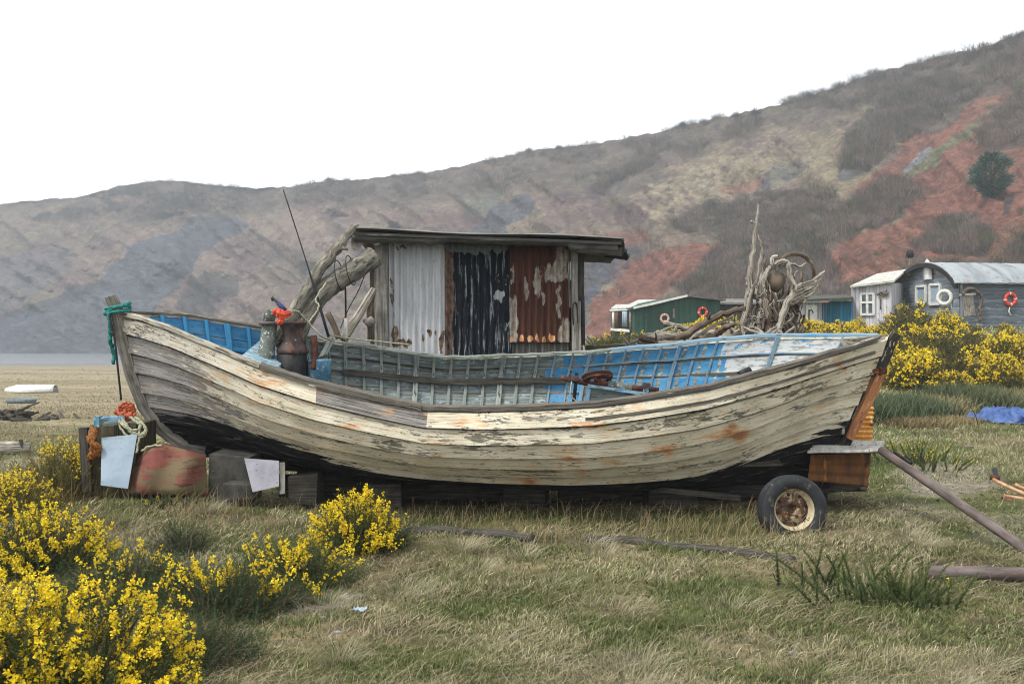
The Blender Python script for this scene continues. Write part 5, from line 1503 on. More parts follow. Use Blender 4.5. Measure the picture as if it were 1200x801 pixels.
for i in range(11):
    th = math.pi * i / 10; g.append([c + Vector((.10 * math.sin(th) * math.cos(a) * (1 + .22 * math.sin(3 * a + th)), .12 * math.sin(th) * math.sin(a), -.13 * math.cos(th) + .03 * math.cos(a) * math.sin(th))) for a in np.linspace(0, 6.28, 15)[:-1]])
mb.grid(g, closed=True); mb.obj('burl', M['drift_dark'], t)
for k in range(40):
    px0 = random.uniform(884, 940); px1 = random.uniform(892, 948); py1 = random.uniform(315, 385); y0 = D + random.uniform(-.1, .6)
    br([P(px0, 424, y0), P((px0 + px1) / 2 + random.uniform(-6, 6), (424 + py1) / 2, y0), P(px1, py1, y0)], .05, .02, 'drift_dark', w=.03, seg=6, n=4)
for k in range(50):
    a = random.uniform(0, 1); px0 = random.uniform(876, 938); px1 = 888 + 58 * random.random(); py1 = random.uniform(302, 372)
    y0 = D + random.uniform(-.5, .5)
    dark = random.random() < .55
    br([P(px0, 424, y0), P(px0 * .6 + px1 * .4 + random.uniform(-8, 8), 385, y0), P(px0 * .3 + px1 * .7 + random.uniform(-8, 8), (385 + py1) / 2, y0), P(px1, py1, D + random.uniform(-.35, .35))], random.uniform(.03, .07), .014, 'drift_dark' if dark else 'drift', w=.03, seg=7)
for k in range(22):
    px0 = random.uniform(872, 905); py0 = random.uniform(330, 400); a = random.uniform(-1.2, 1.2)
    L = random.uniform(10, 26); br([P(px0, py0, D - .4), P(px0 + L * .5 * math.sin(a) + 3, py0 - L * .5 * math.cos(a), D - .45), P(px0 + L * math.sin(a), py0 - L * math.cos(a), D - .45)], .014, .006, 'drift', w=.02, seg=6)
for k in range(8):
    px0 = random.uniform(872, 935); br([P(px0, 420, D - .6), P(px0 + random.uniform(-12, 12), 398, D - .65), P(px0 + random.uniform(-22, 22), 382, D - .6)], .055, .02, 'drift', w=.01)

PILE = [  # pixel path, depth, radii, colour, label
    ([(738, 418), (742, 408), (757, 398), (790, 394), (822, 392), (862, 388)], 13.6, (.10, .06), 'drift', 'pale bent log arching at the left of the driftwood heap'),
    ([(785, 420), (790, 404), (803, 392), (830, 376), (850, 366), (874, 361)], 13.0, (.06, .035), 'drift_dark', 'long curved branch rising from the heap to the driftwood spike'),
    ([(812, 420), (830, 405), (850, 396), (876, 386), (880, 380)], 13.3, (.08, .05), 'drift', 'straight pale log in the heap pointing up at the spike'),
    ([(750, 394), (765, 399), (790, 402)], 13.2, (.05, .03), 'drift_dark', 'short dark stick crossing the bent log'),
    ([(770, 420), (790, 408), (815, 402), (832, 398)], 13.1, (.035, .02), 'drift_dark', 'thin brown stick low in the middle of the heap'),
    ([(778, 378), (800, 384), (830, 390), (838, 402)], 14.2, (.045, .03), 'drift', 'pale stick behind the heap sloping down to the right'),
    ([(820, 398), (838, 392), (852, 382), (860, 380)], 12.9, (.05, .03), 'drift_dark', 'short forked branch in the middle right of the heap'),
    ([(800, 422), (806, 405), (800, 395), (812, 380)], 13.4, (.04, .02), 'drift_dark', 'crooked upright twig in the heap'),
    ([(846, 376), (858, 378), (868, 380)], 13.1, (.03, .02), 'drift', 'small white stick against the driftwood spike'),
    ([(728, 420), (735, 411), (748, 402)], 13.3, (.05, .03), 'drift', 'stubby pale stick at the left foot of the heap'),
    ([(795, 394), (830, 396), (860, 400)], 13.5, (.04, .03), 'drift', 'level pale stick lying behind the heap'),
]
for pts, Y, (r0, r1), m, lab in PILE:
    log('driftwood_branch', lab, [P(a, b, Y + random.uniform(-.15, .15)) for a, b in pts], [r0, (r0 + r1) / 2, r1], M[m], .015, 'driftwood', 9,
        knots=[(.6, (random.uniform(-.4, .4), random.uniform(-1, 0), .8), .16)])['group'] = 'driftwood branches in the heap behind the boat'
for k in range(16):
    x0 = random.uniform(735, 850); y0 = random.uniform(398, 416); L = random.uniform(25, 60); a = random.uniform(-.35, .6)
    Y = random.uniform(12.9, 14.1)
    log('driftwood_stick', 'thin grey stick lying in the driftwood heap behind the boat', [P(x0, y0, Y), P(x0 + L * .5, y0 - L * .5 * a - random.uniform(-3, 3), Y - .1), P(x0 + L, y0 - L * a, Y)], [.03, .022, .012], M['drift' if k % 2 else 'drift_dark'], .02, 'driftwood', 7)['group'] = 'thin sticks in the driftwood heap'
t = thing('old_beam', 'long mossy square beam lying behind the boat right of the cabin', 'beam', P(730, 415, 14.6))
mb = MB(); mb.beam(P(684, 410, 14.6), P(786, 408, 14.9), .25, .17, j=.01); mb.obj('beam', M['wood_olive'], t, bevel=.02)
t = thing('lower_beam', 'dark beam lying under the mossy beam right of the cabin', 'beam', P(730, 425, 14.5))
mb = MB(); mb.beam(P(684, 423, 14.5), P(776, 421, 14.8), .25, .14, j=.01); mb.obj('beam', M['wood_dark'], t, bevel=.02)
rod('white_stick', 'thin white stick leaning by the right cabin post', P(698, 406, 14.2), P(688, 393, 14.2), .014, M['drift'], 'stick')
# ---------------------------------------------------------------- huts at the foot of the slope
def boards(name, c1, c2, pitch_scale, horiz, extra=()):
    """board cladding: thin dark joints come from a wave along the wall's height or length"""
    nb = NB(name)
    w = nb.noise('UV', (1.2, 16, 1) if horiz else (16, 1.2, 1), 5, .6)
    col = nb.mix(nb.ramp(w, .3, .7), c1, c2)
    sep = nb.n('ShaderNodeSeparateXYZ'); nb.l(nb.tc.outputs['UV'], sep.inputs[0])
    ax = sep.outputs[1 if horiz else 0]
    fr = nb.math('FRACT', nb.math('MULTIPLY', ax, pitch_scale), 0)
    ed = nb.math('MULTIPLY', nb.ramp(fr, .0, .10), nb.ramp(fr, 1.0, .93))
    bid = nb.math('FLOOR', nb.math('MULTIPLY', ax, pitch_scale), 0)
    wn = nb.n('ShaderNodeTexWhiteNoise', noise_dimensions='1D'); nb.l(bid, wn.inputs['W'])
    col = nb.mix(1., col, nb.mix(nb.ramp(wn.outputs['Value'], 0, 1), (.75, .75, .75, 1), (1.15, 1.15, 1.15, 1)), 'MULTIPLY')
    col = nb.mix(ed, nb.mix(.65, col, (.015, .015, .015, 1)), col)
    for L in extra:
        mk = nb.ramp(nb.noise('UV', L[0], 6, .65, (4, 4, 0)), L[1], L[1] + .05); col = nb.mix(mk, col, L[2])
    nb.l(col, nb.b.inputs['Base Color']); nb.b.inputs['Roughness'].default_value = .85
    nb.bump(nb.math('ADD', ed, nb.math('MULTIPLY', w, .4)), .5, .015)
    return nb.m
M['b_green'] = boards('dark_green_boards', C(42, 82, 66), C(30, 62, 50), 6.0, False)
M['b_blue'] = boards('blue_grey_clapboard', C(106, 116, 124), C(76, 85, 93), 5.5, True, [((2, 9, 1), .6, C(150, 152, 150)), ((1.4, 7, 1), .64, C(58, 62, 66))])
M['b_gable'] = boards('pale_blue_grey_gable_boards', C(138, 147, 154), C(100, 109, 116), 5.5, True, [((2, 9, 1), .58, C(168, 168, 162)), ((1.4, 7, 1), .64, C(70, 72, 74))])
M['b_white'] = boards('lilac_white_boards', C(204, 202, 206), C(182, 180, 186), 6.5, False)
M['b_teal'] = boards('teal_boards', C(30, 112, 142), C(22, 86, 116), 6.0, False)
M['b_old'] = boards('dark_old_boards', C(70, 76, 62), C(48, 54, 44), 4.0, False)
M['roof_pale'] = lmat('pale_sheet_roof', C(196, 194, 186), C(160, 158, 150), (1.5, 5, 1), [dict(scale=(3, 9, 1), th=.6, soft=.06, col=C(120, 116, 100)), dict(scale=(8, 14, 1), th=.64, soft=.04, col=C(90, 84, 74))], bump=.3)
M['roof_arch'] = lmat('patched_tin_roof', C(152, 158, 160), C(114, 122, 126), (1.1, .12, 1), [
    dict(scale=(1.4, .35, 1), th=.60, soft=.01, col=C(98, 104, 112), col2=C(126, 130, 134), s2=(2, 2, 1), detail=1),
    dict(scale=(1.9, .6, 1), th=.63, soft=.02, col=C(142, 112, 106), detail=2), dict(scale=(4, 10, 1), th=.64, soft=.04, col=C(110, 96, 90))], bump=.2, rough=.6)
M['buoy_red'] = plain('orange_red_lifebuoy', C(214, 72, 52), C(180, 54, 42), (8, 8, 8), .5)
M['buoy_faded'] = lmat('faded_pink_lifebuoy', C(212, 128, 110), C(200, 176, 164), (5, 5, 5), coord='Object', bump=.1)

def wallpt(A, d, px, py):
    """where the ray through a pixel meets the upright plane through A along d"""
    s = (px - 600) / FPX; A = Vector(A); n = Vector((-d[1], d[0]))
    Y = (n.x * A.x + n.y * A.y) / (n.x * s + n.y)
    return P(px, py, Y)
def quad(mb, p, uvs): b = len(mb.v); mb.v.extend([tuple(q) for q in p]); mb.face(list(range(b, b + len(p))), uvs)
def wallpoly(pts, d, name, mat, parent, th=.06):
    """a wall cut to an outline in its plane; UV = (along, height)"""
    mb = MB(); d = Vector((d[0], d[1], 0)).normalized(); n = Vector((d.y, -d.x, 0))
    if n.y > 0: n = -n
    pts = [Vector(p) for p in pts]
    f = lambda p: (p.dot(d), p.z)
    quad(mb, [p + n * th for p in pts], [f(p) for p in pts]); quad(mb, [p - n * th for p in pts][::-1], [f(p) for p in pts][::-1])
    for i in range(len(pts)):
        a, b = pts[i], pts[(i + 1) % len(pts)]; quad(mb, [a - n * th, b - n * th, b + n * th, a + n * th], [f(a), f(b), f(b), f(a)])
    return mb.obj(name, mat, parent)
def slab(a, b, c, d, th, name, mat, parent):
    a, b, c, d = map(Vector, (a, b, c, d)); up = Vector((0, 0, th)); mb = MB(); mb.hexa([a, b, c, d, a + up, b + up, c + up, d + up]); return mb.obj(name, mat, parent)
def buoy(label, c, r, ax, mat=None, bands=True):
    t = thing('lifebuoy', label, 'lifebuoy', c); c = Vector(c); ax = Vector(ax).normalized()
    mb = MB(); k = r * .24
    mb.lathe([(r - k + k * math.cos(a), k * math.sin(a)) for a in np.linspace(0, 6.2832, 13)], c, ax, 36); mb.obj('ring', mat or M['buoy_red'], t)
    if bands:
        a = ax.cross(Vector((0, 0, 1))).normalized(); b = ax.cross(a); mb = MB()
        for q in range(4):
            th = q * 1.571 + .1
            for u in range(3):
                pass
            g = []
            for th2 in np.linspace(th - .10, th + .10, 4):
                d = a * math.cos(th2) + b * math.sin(th2)
                g.append([c + d * (r - k + k * 1.04 * math.cos(w)) + ax * (k * 1.04 * math.sin(w)) for w in np.linspace(0, 6.2832, 13)[:-1]])
            mb.grid(g, closed=True)
        mb.obj('band', M['white_plastic'], t)
    return t

# green hut with two lifebuoys
YG = 58.0
A = P(756, 391, YG); B = wallpt(A, (1, .22), 843, 382)
dG = (Vector((B.x, B.y)) - Vector((A.x, A.y))).normalized(); nG = Vector((-dG.y, dG.x))
gh = thing('green_hut', 'dark green boarded hut with a low pitched roof and two lifebuoys', 'hut', (A.x, A.y, gz(A.x, A.y)))
zb = gz(A.x, A.y) - .4
def WG(px, py): return wallpt(A, dG, px, py)
aw, rw, ew = WG(745, 361.5), WG(803, 347.5), WG(843, 352)
a0, e0 = Vector((aw.x, aw.y, zb)), Vector((ew.x, ew.y, zb))
wallpoly([a0, e0, ew, rw, aw], dG, 'wall', M['b_green'], gh, .05)
back = Vector((nG.x, nG.y, 0)) * 4.2
lw = aw + back * .0
wallpoly([a0, a0 + back, aw + back, aw], nG, 'wall', M['b_green'], gh, .05)
wallpoly([e0, e0 + back, ew + back, ew], nG, 'wall', M['b_green'], gh, .05)
n3 = Vector((nG.x, nG.y, 0)); d3 = Vector((dG.x, dG.y, 0))
slab(aw - n3 * .3 - d3 * .25, rw - n3 * .3, rw + back, aw + back - d3 * .25, .07, 'roof', M['b_green'], gh)
slab(rw - n3 * .3, ew - n3 * .3 + d3 * .25, ew + back + d3 * .25, rw + back, .07, 'roof', M['b_green'], gh)
mb = MB(); mb.beam(aw - n3 * .33 - d3 * .25 + Vector((0, 0, .05)), rw - n3 * .33 + Vector((0, 0, .07)), .05, .12); mb.obj('bargeboard', M['paint_white'], gh)
mb = MB(); mb.beam(rw - n3 * .33 + Vector((0, 0, .07)), ew - n3 * .33 + d3 * .25 + Vector((0, 0, .05)), .05, .10); mb.obj('bargeboard', M['felt'], gh)
mb = MB(); mb.beam(WG(789, 372) - n3 * .08, WG(789, 361) - n3 * .08, .12, .04); mb.obj('strip', M['wood_grey'], gh)
mb = MB(); mb.beam(WG(756.5, 393) - n3 * .09, WG(756.5, 362) - n3 * .09, .1, .05); mb.obj('corner_board', M['b_green'], gh)
mb = MB(); p = WG(815, 382) - n3 * .35; mb.box(p, (1.1, .4, .5), 0, .02); mb.obj('box_seat', M['b_green'], gh)
buoy('faded pink and white lifebuoy on the green hut, left of the two', WG(778, 372.5) - n3 * .12, .30, -n3, M['buoy_faded'])
buoy('orange lifebuoy on the green hut, right of the two', WG(822.5, 365) - n3 * .12, .32, -n3)
# lean-to with curtains at its left
lt = thing('curtained_lean_to', 'small white lean-to with hanging curtains left of the green hut', 'lean-to', (WG(728, 390).x, 59.5, zb + .3))
La, Lb = P(715, 388, 59.5), P(744, 388, 58.8)
wallpoly([P(716, 392, 59.5), P(744, 392, 58.8), P(744, 362, 58.8), P(716, 363, 59.5)], (1, -.4), 'wall', M['wood_dark'], lt, .04)
for (x0, x1, y0, y1, m) in ((717, 720, 365, 383, 'white_plastic'), (720.5, 724, 365, 384, 'red_hull'), (729, 735, 364, 382, 'blue_board'), (737, 740, 364, 386, 'canvas'), (741, 744, 364, 386, 'wood_grey')):
    g = []
    for i in range(14):
        px = x0 + (x1 - x0) * i / 13; yy = 59.2 - .03 * (px - 716) + .04 * math.sin(i * 1.7)
        g.append([P(px, y0, yy - .08), P(px, y1, yy - .08)])
    mb = MB(); mb.grid(g); o = mb.obj('curtain', M[m], lt); md = o.modifiers.new('thick', 'SOLIDIFY'); md.thickness = .02
mb = MB(); mb.beam(P(715, 363, 59.2), P(745, 362, 58.5), .15, .08); mb.beam(P(716, 385, 59.2), P(738, 387, 58.5), .1, .16); mb.obj('trim', M['paint_white'], lt)
slab(P(716, 361.5, 59.3), P(746, 361, 58.6), P(746, 357, 61.5), P(722, 357, 62), .06, 'roof', M['roof_pale'], lt)
t = thing('pale_roofed_shed', 'low shed with pale roof sheets behind the left end of the green hut', 'shed', P(770, 370, 64))
wallpoly([P(735, 385, 64), P(790, 385, 64), P(790, 357, 64), P(735, 357, 64)], (1, 0), 'wall', M['b_old'], t, .05)
slab(P(733, 359, 63.6), P(796, 358, 63.6), P(790, 351.5, 66), P(748, 352, 66), .08, 'roof', M['roof_pale'], t)
# low dark shed between green hut and sculpture
t = thing('dark_shed', 'low dark boarded shed between the green hut and the driftwood sculpture', 'shed', P(870, 385, 60))
wallpoly([P(842, 398, 60), P(930, 398, 60), P(930, 356, 60), P(842, 356, 60)], (1, 0), 'wall', M['b_old'], t, .05)
slab(P(842, 355.5, 59.6), P(931, 355.5, 59.6), P(931, 351, 63), P(846, 351, 63), .08, 'roof', M['iron_roof'], t)
mb = MB(); mb.box(P(849, 366.5, 59.7), (.7, .1, .22)); mb.obj('window', M['glass'], t)

# teal shed
t = thing('teal_shed', 'small shed with teal boards and a white panel left of the lilac white hut', 'shed', P(966, 388, 46))
zb2 = gz(P(966, 388, 46).x, 46) - .5
def at(px, py, Y, z=None): p = P(px, py, Y); return Vector((p.x, p.y, z if z is not None else p.z))
wallpoly([at(935, 0, 46, zb2), at(976, 0, 46, zb2), P(976, 354, 46), P(935, 354, 46)], (1, 0), 'wall', M['b_white'], t, .05)
wallpoly([at(972, 0, 45.9, zb2), at(999, 0, 45.3, zb2), P(999, 352, 45.3), P(972, 352, 45.9)], (1, -.55), 'wall', M['b_teal'], t, .05)
slab(P(932, 353, 45.4), P(1000, 350.5, 44.9), P(998, 347, 49), P(936, 348, 49), .1, 'roof', M['b_old'], t)
mb = MB()
for k in range(5): mb.beam(at(964 + k * 2, 0, 45.85, zb2), P(964 + k * 2, 354, 45.85), .04, .04)
mb.obj('bars', M['b_teal'], t)
mb = MB(); mb.box(P(951, 372, 45.8), (.5, .06, 1.2)); mb.obj('door', M['paint_white'], t)
mb = MB(); mb.beam(P(948, 392, 45.6), P(948, 362, 45.6), .05, .05); mb.tube([P(948, 364, 45.6), P(951, 362, 45.6), P(953, 366, 45.6)], .03, 6); mb.obj('post', M['iron_black'], t)

# lilac white hut
t = thing('white_hut', 'lilac white boarded hut with a four pane window, left of the arched hut', 'hut', P(1025, 385, 47))
wh = t; zb3 = gz(P(1025, 385, 47).x, 47) - .5
wallpoly([at(998, 0, 47, zb3), at(1044, 0, 46, zb3), P(1044, 331, 46), P(998, 336, 47)], (1.84, -1), 'wall', M['b_white'], t, .06)
wallpoly([at(1044, 0, 46, zb3), at(1060, 0, 50.5, zb3), P(1060, 331, 50.5), P(1044, 331, 46)], (1, 3.7), 'wall', M['b_white'], t, .05)
g = []
slab(P(996, 336.5, 46.6), P(1048, 330, 45.6), P(1064, 316.5, 50.6), P(1028, 322, 51.2), .09, 'roof', M['roof_pale'], t)
fr = thing('x', 'x', 'x'); bpy.data.objects.remove(fr)
def WW(px, py, off=.1):
    p = wallpt(P(998, 360, 47), Vector((P(1044, 0, 46).x - P(998, 0, 47).x, -1)).normalized(), px, py); return p + Vector((-.02, -off, 0))
mb = MB()
for (a, b) in (((1008, 344), (1008, 368)), ((1023, 343), (1023, 367)), ((1015.5, 344), (1015.5, 367.5)), ((1007, 344), (1024, 343)), ((1007, 354), (1024, 353.5)), ((1007, 368), (1024, 367.5))): mb.beam(WW(*a, .13), WW(*b, .13), .10, .07, up=(0, 1, 0))
w_ = mb.obj('window', M['paint_white'], t)
mb = MB(); mb.hexa([WW(1008, 368, .10), WW(1023, 367, .10), WW(1023, 367, .03), WW(1008, 368, .03), WW(1008, 344, .10), WW(1023, 343, .10), WW(1023, 343, .03), WW(1008, 344, .03)]); mb.obj('pane', M['glass'], w_)
t = thing('mounted_driftwood', 'dark driftwood animal shape fixed on the white hut right of its window', 'driftwood', WW(1034, 345, .15))
for pts, r in (([(1027, 345), (1032, 342), (1036, 344), (1040, 342)], .045), ([(1030, 343), (1034, 346), (1039, 345)], .04), ([(1031, 346), (1031, 362)], .03), ([(1036, 342), (1038, 339)], .03)):
    mb = MB(); mb.tube(wobble(smoothpath([WW(a, b, .16) for a, b in pts], 3), .02), r, 7, jitter=.1); mb.obj('piece', M['drift_dark'], t)

# arched hut
A0 = P(1125, 378, 45); dl = Vector((.990, .14)).normalized(); dg = Vector((-.14, .990)).normalized()
ah = thing('arched_hut', 'blue grey boarded hut with an arched roof of patched tin', 'hut', (A0.x, A0.y, gz(A0.x, A0.y)))
zb4 = gz(A0.x, A0.y) - .6
def WL(px, py, off=.0): p = wallpt(A0, dl, px, py); return p + Vector((dl.y, -dl.x, 0)) * off
def WD(px, py, off=.0): p = wallpt(A0, dg, px, py); return p + Vector((-dl.x, -dl.y, 0)) * off
EZ = P(1125, 330, 45).z; LEN, WID, RISE = 10.5, 5.6, 1.15
l3 = Vector((dl.x, dl.y, 0)); g3 = Vector((dg.x, dg.y, 0)); O = Vector((A0.x, A0.y, 0))
def arch(w):   # height of the roof over the width
    return EZ + RISE * math.sin(math.pi * min(max(w, 0), 1)) ** .72 - .28 * w
wallpoly([O + Vector((0, 0, zb4)), O + l3 * LEN + Vector((0, 0, zb4)), O + l3 * LEN + Vector((0, 0, EZ)), O + Vector((0, 0, EZ))], dl, 'wall', M['b_blue'], ah, .05)
pts = [O + Vector((0, 0, zb4))] + [O + g3 * (WID * w) + Vector((0, 0, arch(w) - .03)) for w in np.linspace(0, 1, 17)] + [O + g3 * WID + Vector((0, 0, zb4))]
wallpoly(pts, dg, 'gable_wall', M['b_gable'], ah, .05)
g = []
for i in range(60):
    u = -.35 + (LEN + .7) * i / 59; row = []
    for w in np.linspace(-.05, 1.05, 26):
        z = arch(w) + .07 + (-.12 if w < 0 or w > 1 else 0) + .018 * math.sin(i * 2.1)
        row.append(O + l3 * (u + .06 * math.sin(w * 5)) + g3 * (WID * w) + Vector((0, 0, z)))
    g.append(row)
mb = MB(); mb.grid(g); o = mb.obj('roof', M['roof_arch'], ah); md = o.modifiers.new('thick', 'SOLIDIFY'); md.thickness = .04
g = []
for w in np.linspace(-.06, 1.08, 30):
    p = O + g3 * (WID * w) + Vector((0, 0, arch(w) + .05 - (.15 if w < 0 or w > 1 else 0)))
    g.append([p - l3 * .38, p - l3 * .30, p - l3 * .30 + Vector((0, 0, -.22)), p - l3 * .38 + Vector((0, 0, -.22))])
mb = MB(); mb.grid(g, closed=True, smooth=False); mb.obj('bargeboard', M['iron_black'], ah)
for (x0, x1, y0, y1) in ((1076, 1087, 335, 354), (1092, 1104, 333, 356)):
    mb = MB()
    for a, b in (((x0, y0), (x1, y0 - .7)), ((x0, y1), (x1, y1 - .7)), ((x0, y0), (x0, y1)), ((x1, y0 - .7), (x1, y1 - .7))): mb.beam(WD(*a, .1), WD(*b, .1), .11, .09, up=(-l3.x, -l3.y, 0))
    w_ = mb.obj('window', M['paint_white'], ah)
    mb = MB(); mb.hexa([WD(x0, y1, .07), WD(x1, y1, .07), WD(x1, y1, .05), WD(x0, y1, .05), WD(x0, y0, .07), WD(x1, y0, .07), WD(x1, y0, .05), WD(x0, y0, .05)]); mb.obj('pane', M['blue_board'], w_)
for k, (py, x0, x1) in enumerate(((311, 1098, 1106), (315, 1097, 1108), (319, 1099, 1110))):
    mb = MB(); mb.beam(WD(x0, py, .08), WD(x1, py, .08), .12, .05, up=(-l3.x, -l3.y, 0)); mb.obj('board', M['drift'], ah)
mb = MB(); mb.hexa([WL(1125, 370, .08), WL(1142, 369, .08), WL(1142, 369, .04), WL(1125, 370, .04), WL(1125, 345, .08), WL(1139, 345, .08), WL(1139, 345, .04), WL(1125, 345, .04)])
dr = mb.obj('door', M['drift'], ah)
mb = MB(); mb.beam(WL(1123, 345, .1), WL(1141, 344, .1), .08, .12, up=(0, 1, 0)); mb.obj('lintel', M['paint_white'], dr)
mb = MB(); mb.beam(WL(1125.3, 378, .09), WL(1125.3, 331, .09), .1, .07, up=(0, 1, 0)); mb.obj('corner_board', M['b_gable'], ah)
mb = MB(); mb.tube([WD(1072, 322, .25), WD(1072.5, 299, .25)], .10, 10); st = mb.obj('chimney', M['drift_dark'], ah)
mb = MB(); mb.lathe([(0, -.2), (.16, -.18), (.19, 0), (.15, .18), (0, .2)], WD(1072, 297, .25), seg=12); mb.obj('cowl', M['iron_black'], st)
t = thing('surfboard', 'white upright board fixed in the gable of the arched hut', 'board', WD(1090, 327, .2))
mb = MB(); g = []
for i in range(13):
    v = i / 12; w = .42 * (1 - v ** 2.2) ** .6 * (1 + 0 * v) + .02; w = min(w, .5)
    c = WD(1090, 327 - 24 * v, .16); g.append([c - g3 * w, c - l3 * .04, c + g3 * w, c + l3 * .04])
mb.grid(g, closed=True); mb.obj('board', M['paint_white'], t)
t = thing('white_lifebuoy', 'white rope wrapped lifebuoy on the gable corner of the arched hut', 'lifebuoy', WD(1113, 348, .3))
mb = MB(); c = WD(1114, 348, .3); mb.lathe([(.30 + .09 * math.cos(a), .09 * math.sin(a)) for a in np.linspace(0, 6.28, 11)], c, Vector((-.7, -.7, 0)), 26); mb.obj('ring', M['white_plastic'], t)
mb = MB(); mb.tube(wobble(smoothpath([c + Vector((.2, -.1, -.2)), c + Vector((.32, -.1, -.5)), c + Vector((.36, -.1, -.85))], 4), .02), .05, 7); mb.obj('rope_tail', M['white_plastic'], t)
tb = buoy('bright red lifebuoy on the long side of the arched hut', WL(1182, 350, .12), .33, Vector((dl.y, -dl.x, 0)))
mb = MB(); mb.tube(wobble([WL(1181, 359, .14), WL(1180, 364, .14), WL(1182, 369, .14)], .01), [.02, .03, .05], 7); mb.obj('rope_tail', M['white_plastic'], tb)
for (lab, pts) in (('driftwood branch standing right of the small door of the arched hut', [(1145, 375), (1144, 362), (1147, 350), (1143, 342)]),
                   ('driftwood arch over the small door of the arched hut', [(1124, 344), (1130, 338), (1138, 339), (1144, 344)]),
                   ('forked driftwood leaning at the left edge of the arched hut', [(1056, 365), (1060, 352), (1057, 340), (1062, 332)]),
                   ):
    fn = WL if pts[0][0] > 1100 else WD
    log('driftwood_branch', lab, [fn(a, b, .25) for a, b in pts], [.09, .07, .05], M['drift_dark'], .03, 'driftwood', 8)
# ---------------------------------------------------------------- things on the beach side
def dinghy():
    c = G(36, 459); t = thing('upturned_dinghy', 'white upturned dinghy on the turf at far left', 'dinghy', c)
    L = 56 / FPX * c.y * 1.04; W = .8; H = .36; g = []
    for i in range(21):
        u = i / 20; b = W * min(1, (1 - u) * 3.2 + .06) ** .5 * (1 if u > .05 else .9); b = W * (min(1, (u + .25) * 1.5) if u < .5 else min(1, ((1 - u) * 2.2 + .04)) ** .6)
        top = H * (.95 if u < .75 else .95 - (u - .75) * 2.0); row = []
        for v in np.linspace(-1, 1, 11): row.append(Vector((c.x + (.5 - u) * L, c.y + b * v, c.z + .02 + top * min(1, (1 - abs(v)) * 3.4) * (1 - .12 * abs(v)))))
        g.append(row)
    mb = MB(); mb.grid(g); o = mb.obj('hull', M['paint_white'], t); md = o.modifiers.new('thick', 'SOLIDIFY'); md.thickness = .03
    mb = MB(); mb.hexa([Vector((c.x + .5 * L - .02, c.y - W * .36, c.z)), Vector((c.x + .5 * L + .03, c.y - W * .36, c.z)), Vector((c.x + .5 * L + .03, c.y + W * .36, c.z)), Vector((c.x + .5 * L - .02, c.y + W * .36, c.z)), Vector((c.x + .5 * L - .1, c.y - W * .25, c.z + H * .85)), Vector((c.x + .5 * L - .05, c.y - W * .25, c.z + H * .85)), Vector((c.x + .5 * L - .05, c.y + W * .25, c.z + H * .85)), Vector((c.x + .5 * L - .1, c.y + W * .25, c.z + H * .85))]); mb.obj('transom', M['wood_grey'], t)
    mb = MB(); mb.beam((c.x - L * .3, c.y, c.z + H * .97), (c.x + L * .45, c.y, c.z + H * .97), .05, .05); mb.obj('keel_strip', M['paint_white'], t)
dinghy()
c = G(25, 471.5); t = thing('grey_tub', 'low grey oval tub lying in front of the white dinghy', 'tub', c); mb = MB()
mb.lathe([(0, .0), (.52, 0), (.56, .14), (.53, .17), (.50, .14), (.46, .06), (0, .05)], c, seg=22); o = mb.obj('tub', plain('grey_tub_plastic', C(120, 132, 136), C(88, 100, 104)), t)
c = G(20, 491); t = thing('debris_heap', 'heap of dark burnt driftwood with one long stick on the beach turf', 'debris', c)
random.seed(5)
for k in range(42):
    a = random.uniform(0, 6.28); r = abs(random.gauss(0, .45)); p = c + Vector((r * 1.6 * math.cos(a), r * math.sin(a), .02 + random.uniform(0, .22) * max(0, 1 - r)))
    d = Vector((random.uniform(-1, 1), random.uniform(-.6, .6), random.uniform(-.1, .35))).normalized() * random.uniform(.12, .4)
    mb = MB(); mb.tube(wobble([p - d, p, p + d], .02), random.uniform(.02, .06), 6, jitter=.2); mb.obj('charred_stick', M['wood_dark'] if k % 3 else M['drift_dark'], t)
mb = MB(); mb.tube([c + Vector((-.2, 0, .15)), P(46, 470.5, c.y)], .025, 6); mb.obj('long_stick', M['drift_dark'], t)
c = G(18, 532); t = thing('weathered_log', 'long grey weathered log lying along the left edge of the picture', 'log', c); mb = MB()
mb.tube(wobble([P(-70, 527, c.y), P(-20, 527, c.y), P(12, 526, c.y), P(35, 526, c.y + .1)], .02), [.11, .12, .11, .1], 10, jitter=.08); mb.obj('log', M['drift'], t)
mb = MB(); mb.beam(P(27, 525, c.y), P(24, 514, c.y), .05, .03); mb.obj('stub', M['wood_dark'], t)

# blue tarpaulin
c = G(1190, 494); t = thing('blue_tarpaulin', 'crumpled blue tarpaulin lying on the grass at the right edge', 'tarpaulin', c)
n = 90; gx, gy = np.meshgrid(np.linspace(-1, 1, n), np.linspace(-1, 1, n)); ang = np.arctan2(gy, gx); rad = np.sqrt(gx ** 2 + gy ** 2)
warp = fbm(gx * 2 + 5, gy * 2, 401, 4); H = np.abs(fbm(gx * 1.5 + warp * 2.2 + gy * 1.0, gy * 4.2 - gx * 1.4 + warp * 2.4, 402, 4) - .5) * 1.5; H = .55 * np.clip(.46 - H, .0, 1) * (1.0 - sstep(.75, 1.0, np.maximum(abs(gx), abs(gy)))) + .02
Xs = c.x + .5 + gx * (1.15 - .25 * np.abs(gy)) + .5 * (fbm(gy * 3, gx * 2, 405, 3) - .5); Ys = c.y + gy * 1.35 + .3 * (fbm(gx * 3, gy * 3, 403, 3) - .5)
Zs = ground(Xs, Ys) + H * 1.0 + .01
ii = np.arange(n * n).reshape(n, n); q = np.stack([ii[:-1, :-1], ii[:-1, 1:], ii[1:, 1:], ii[1:, :-1]], -1).reshape(-1, 4)
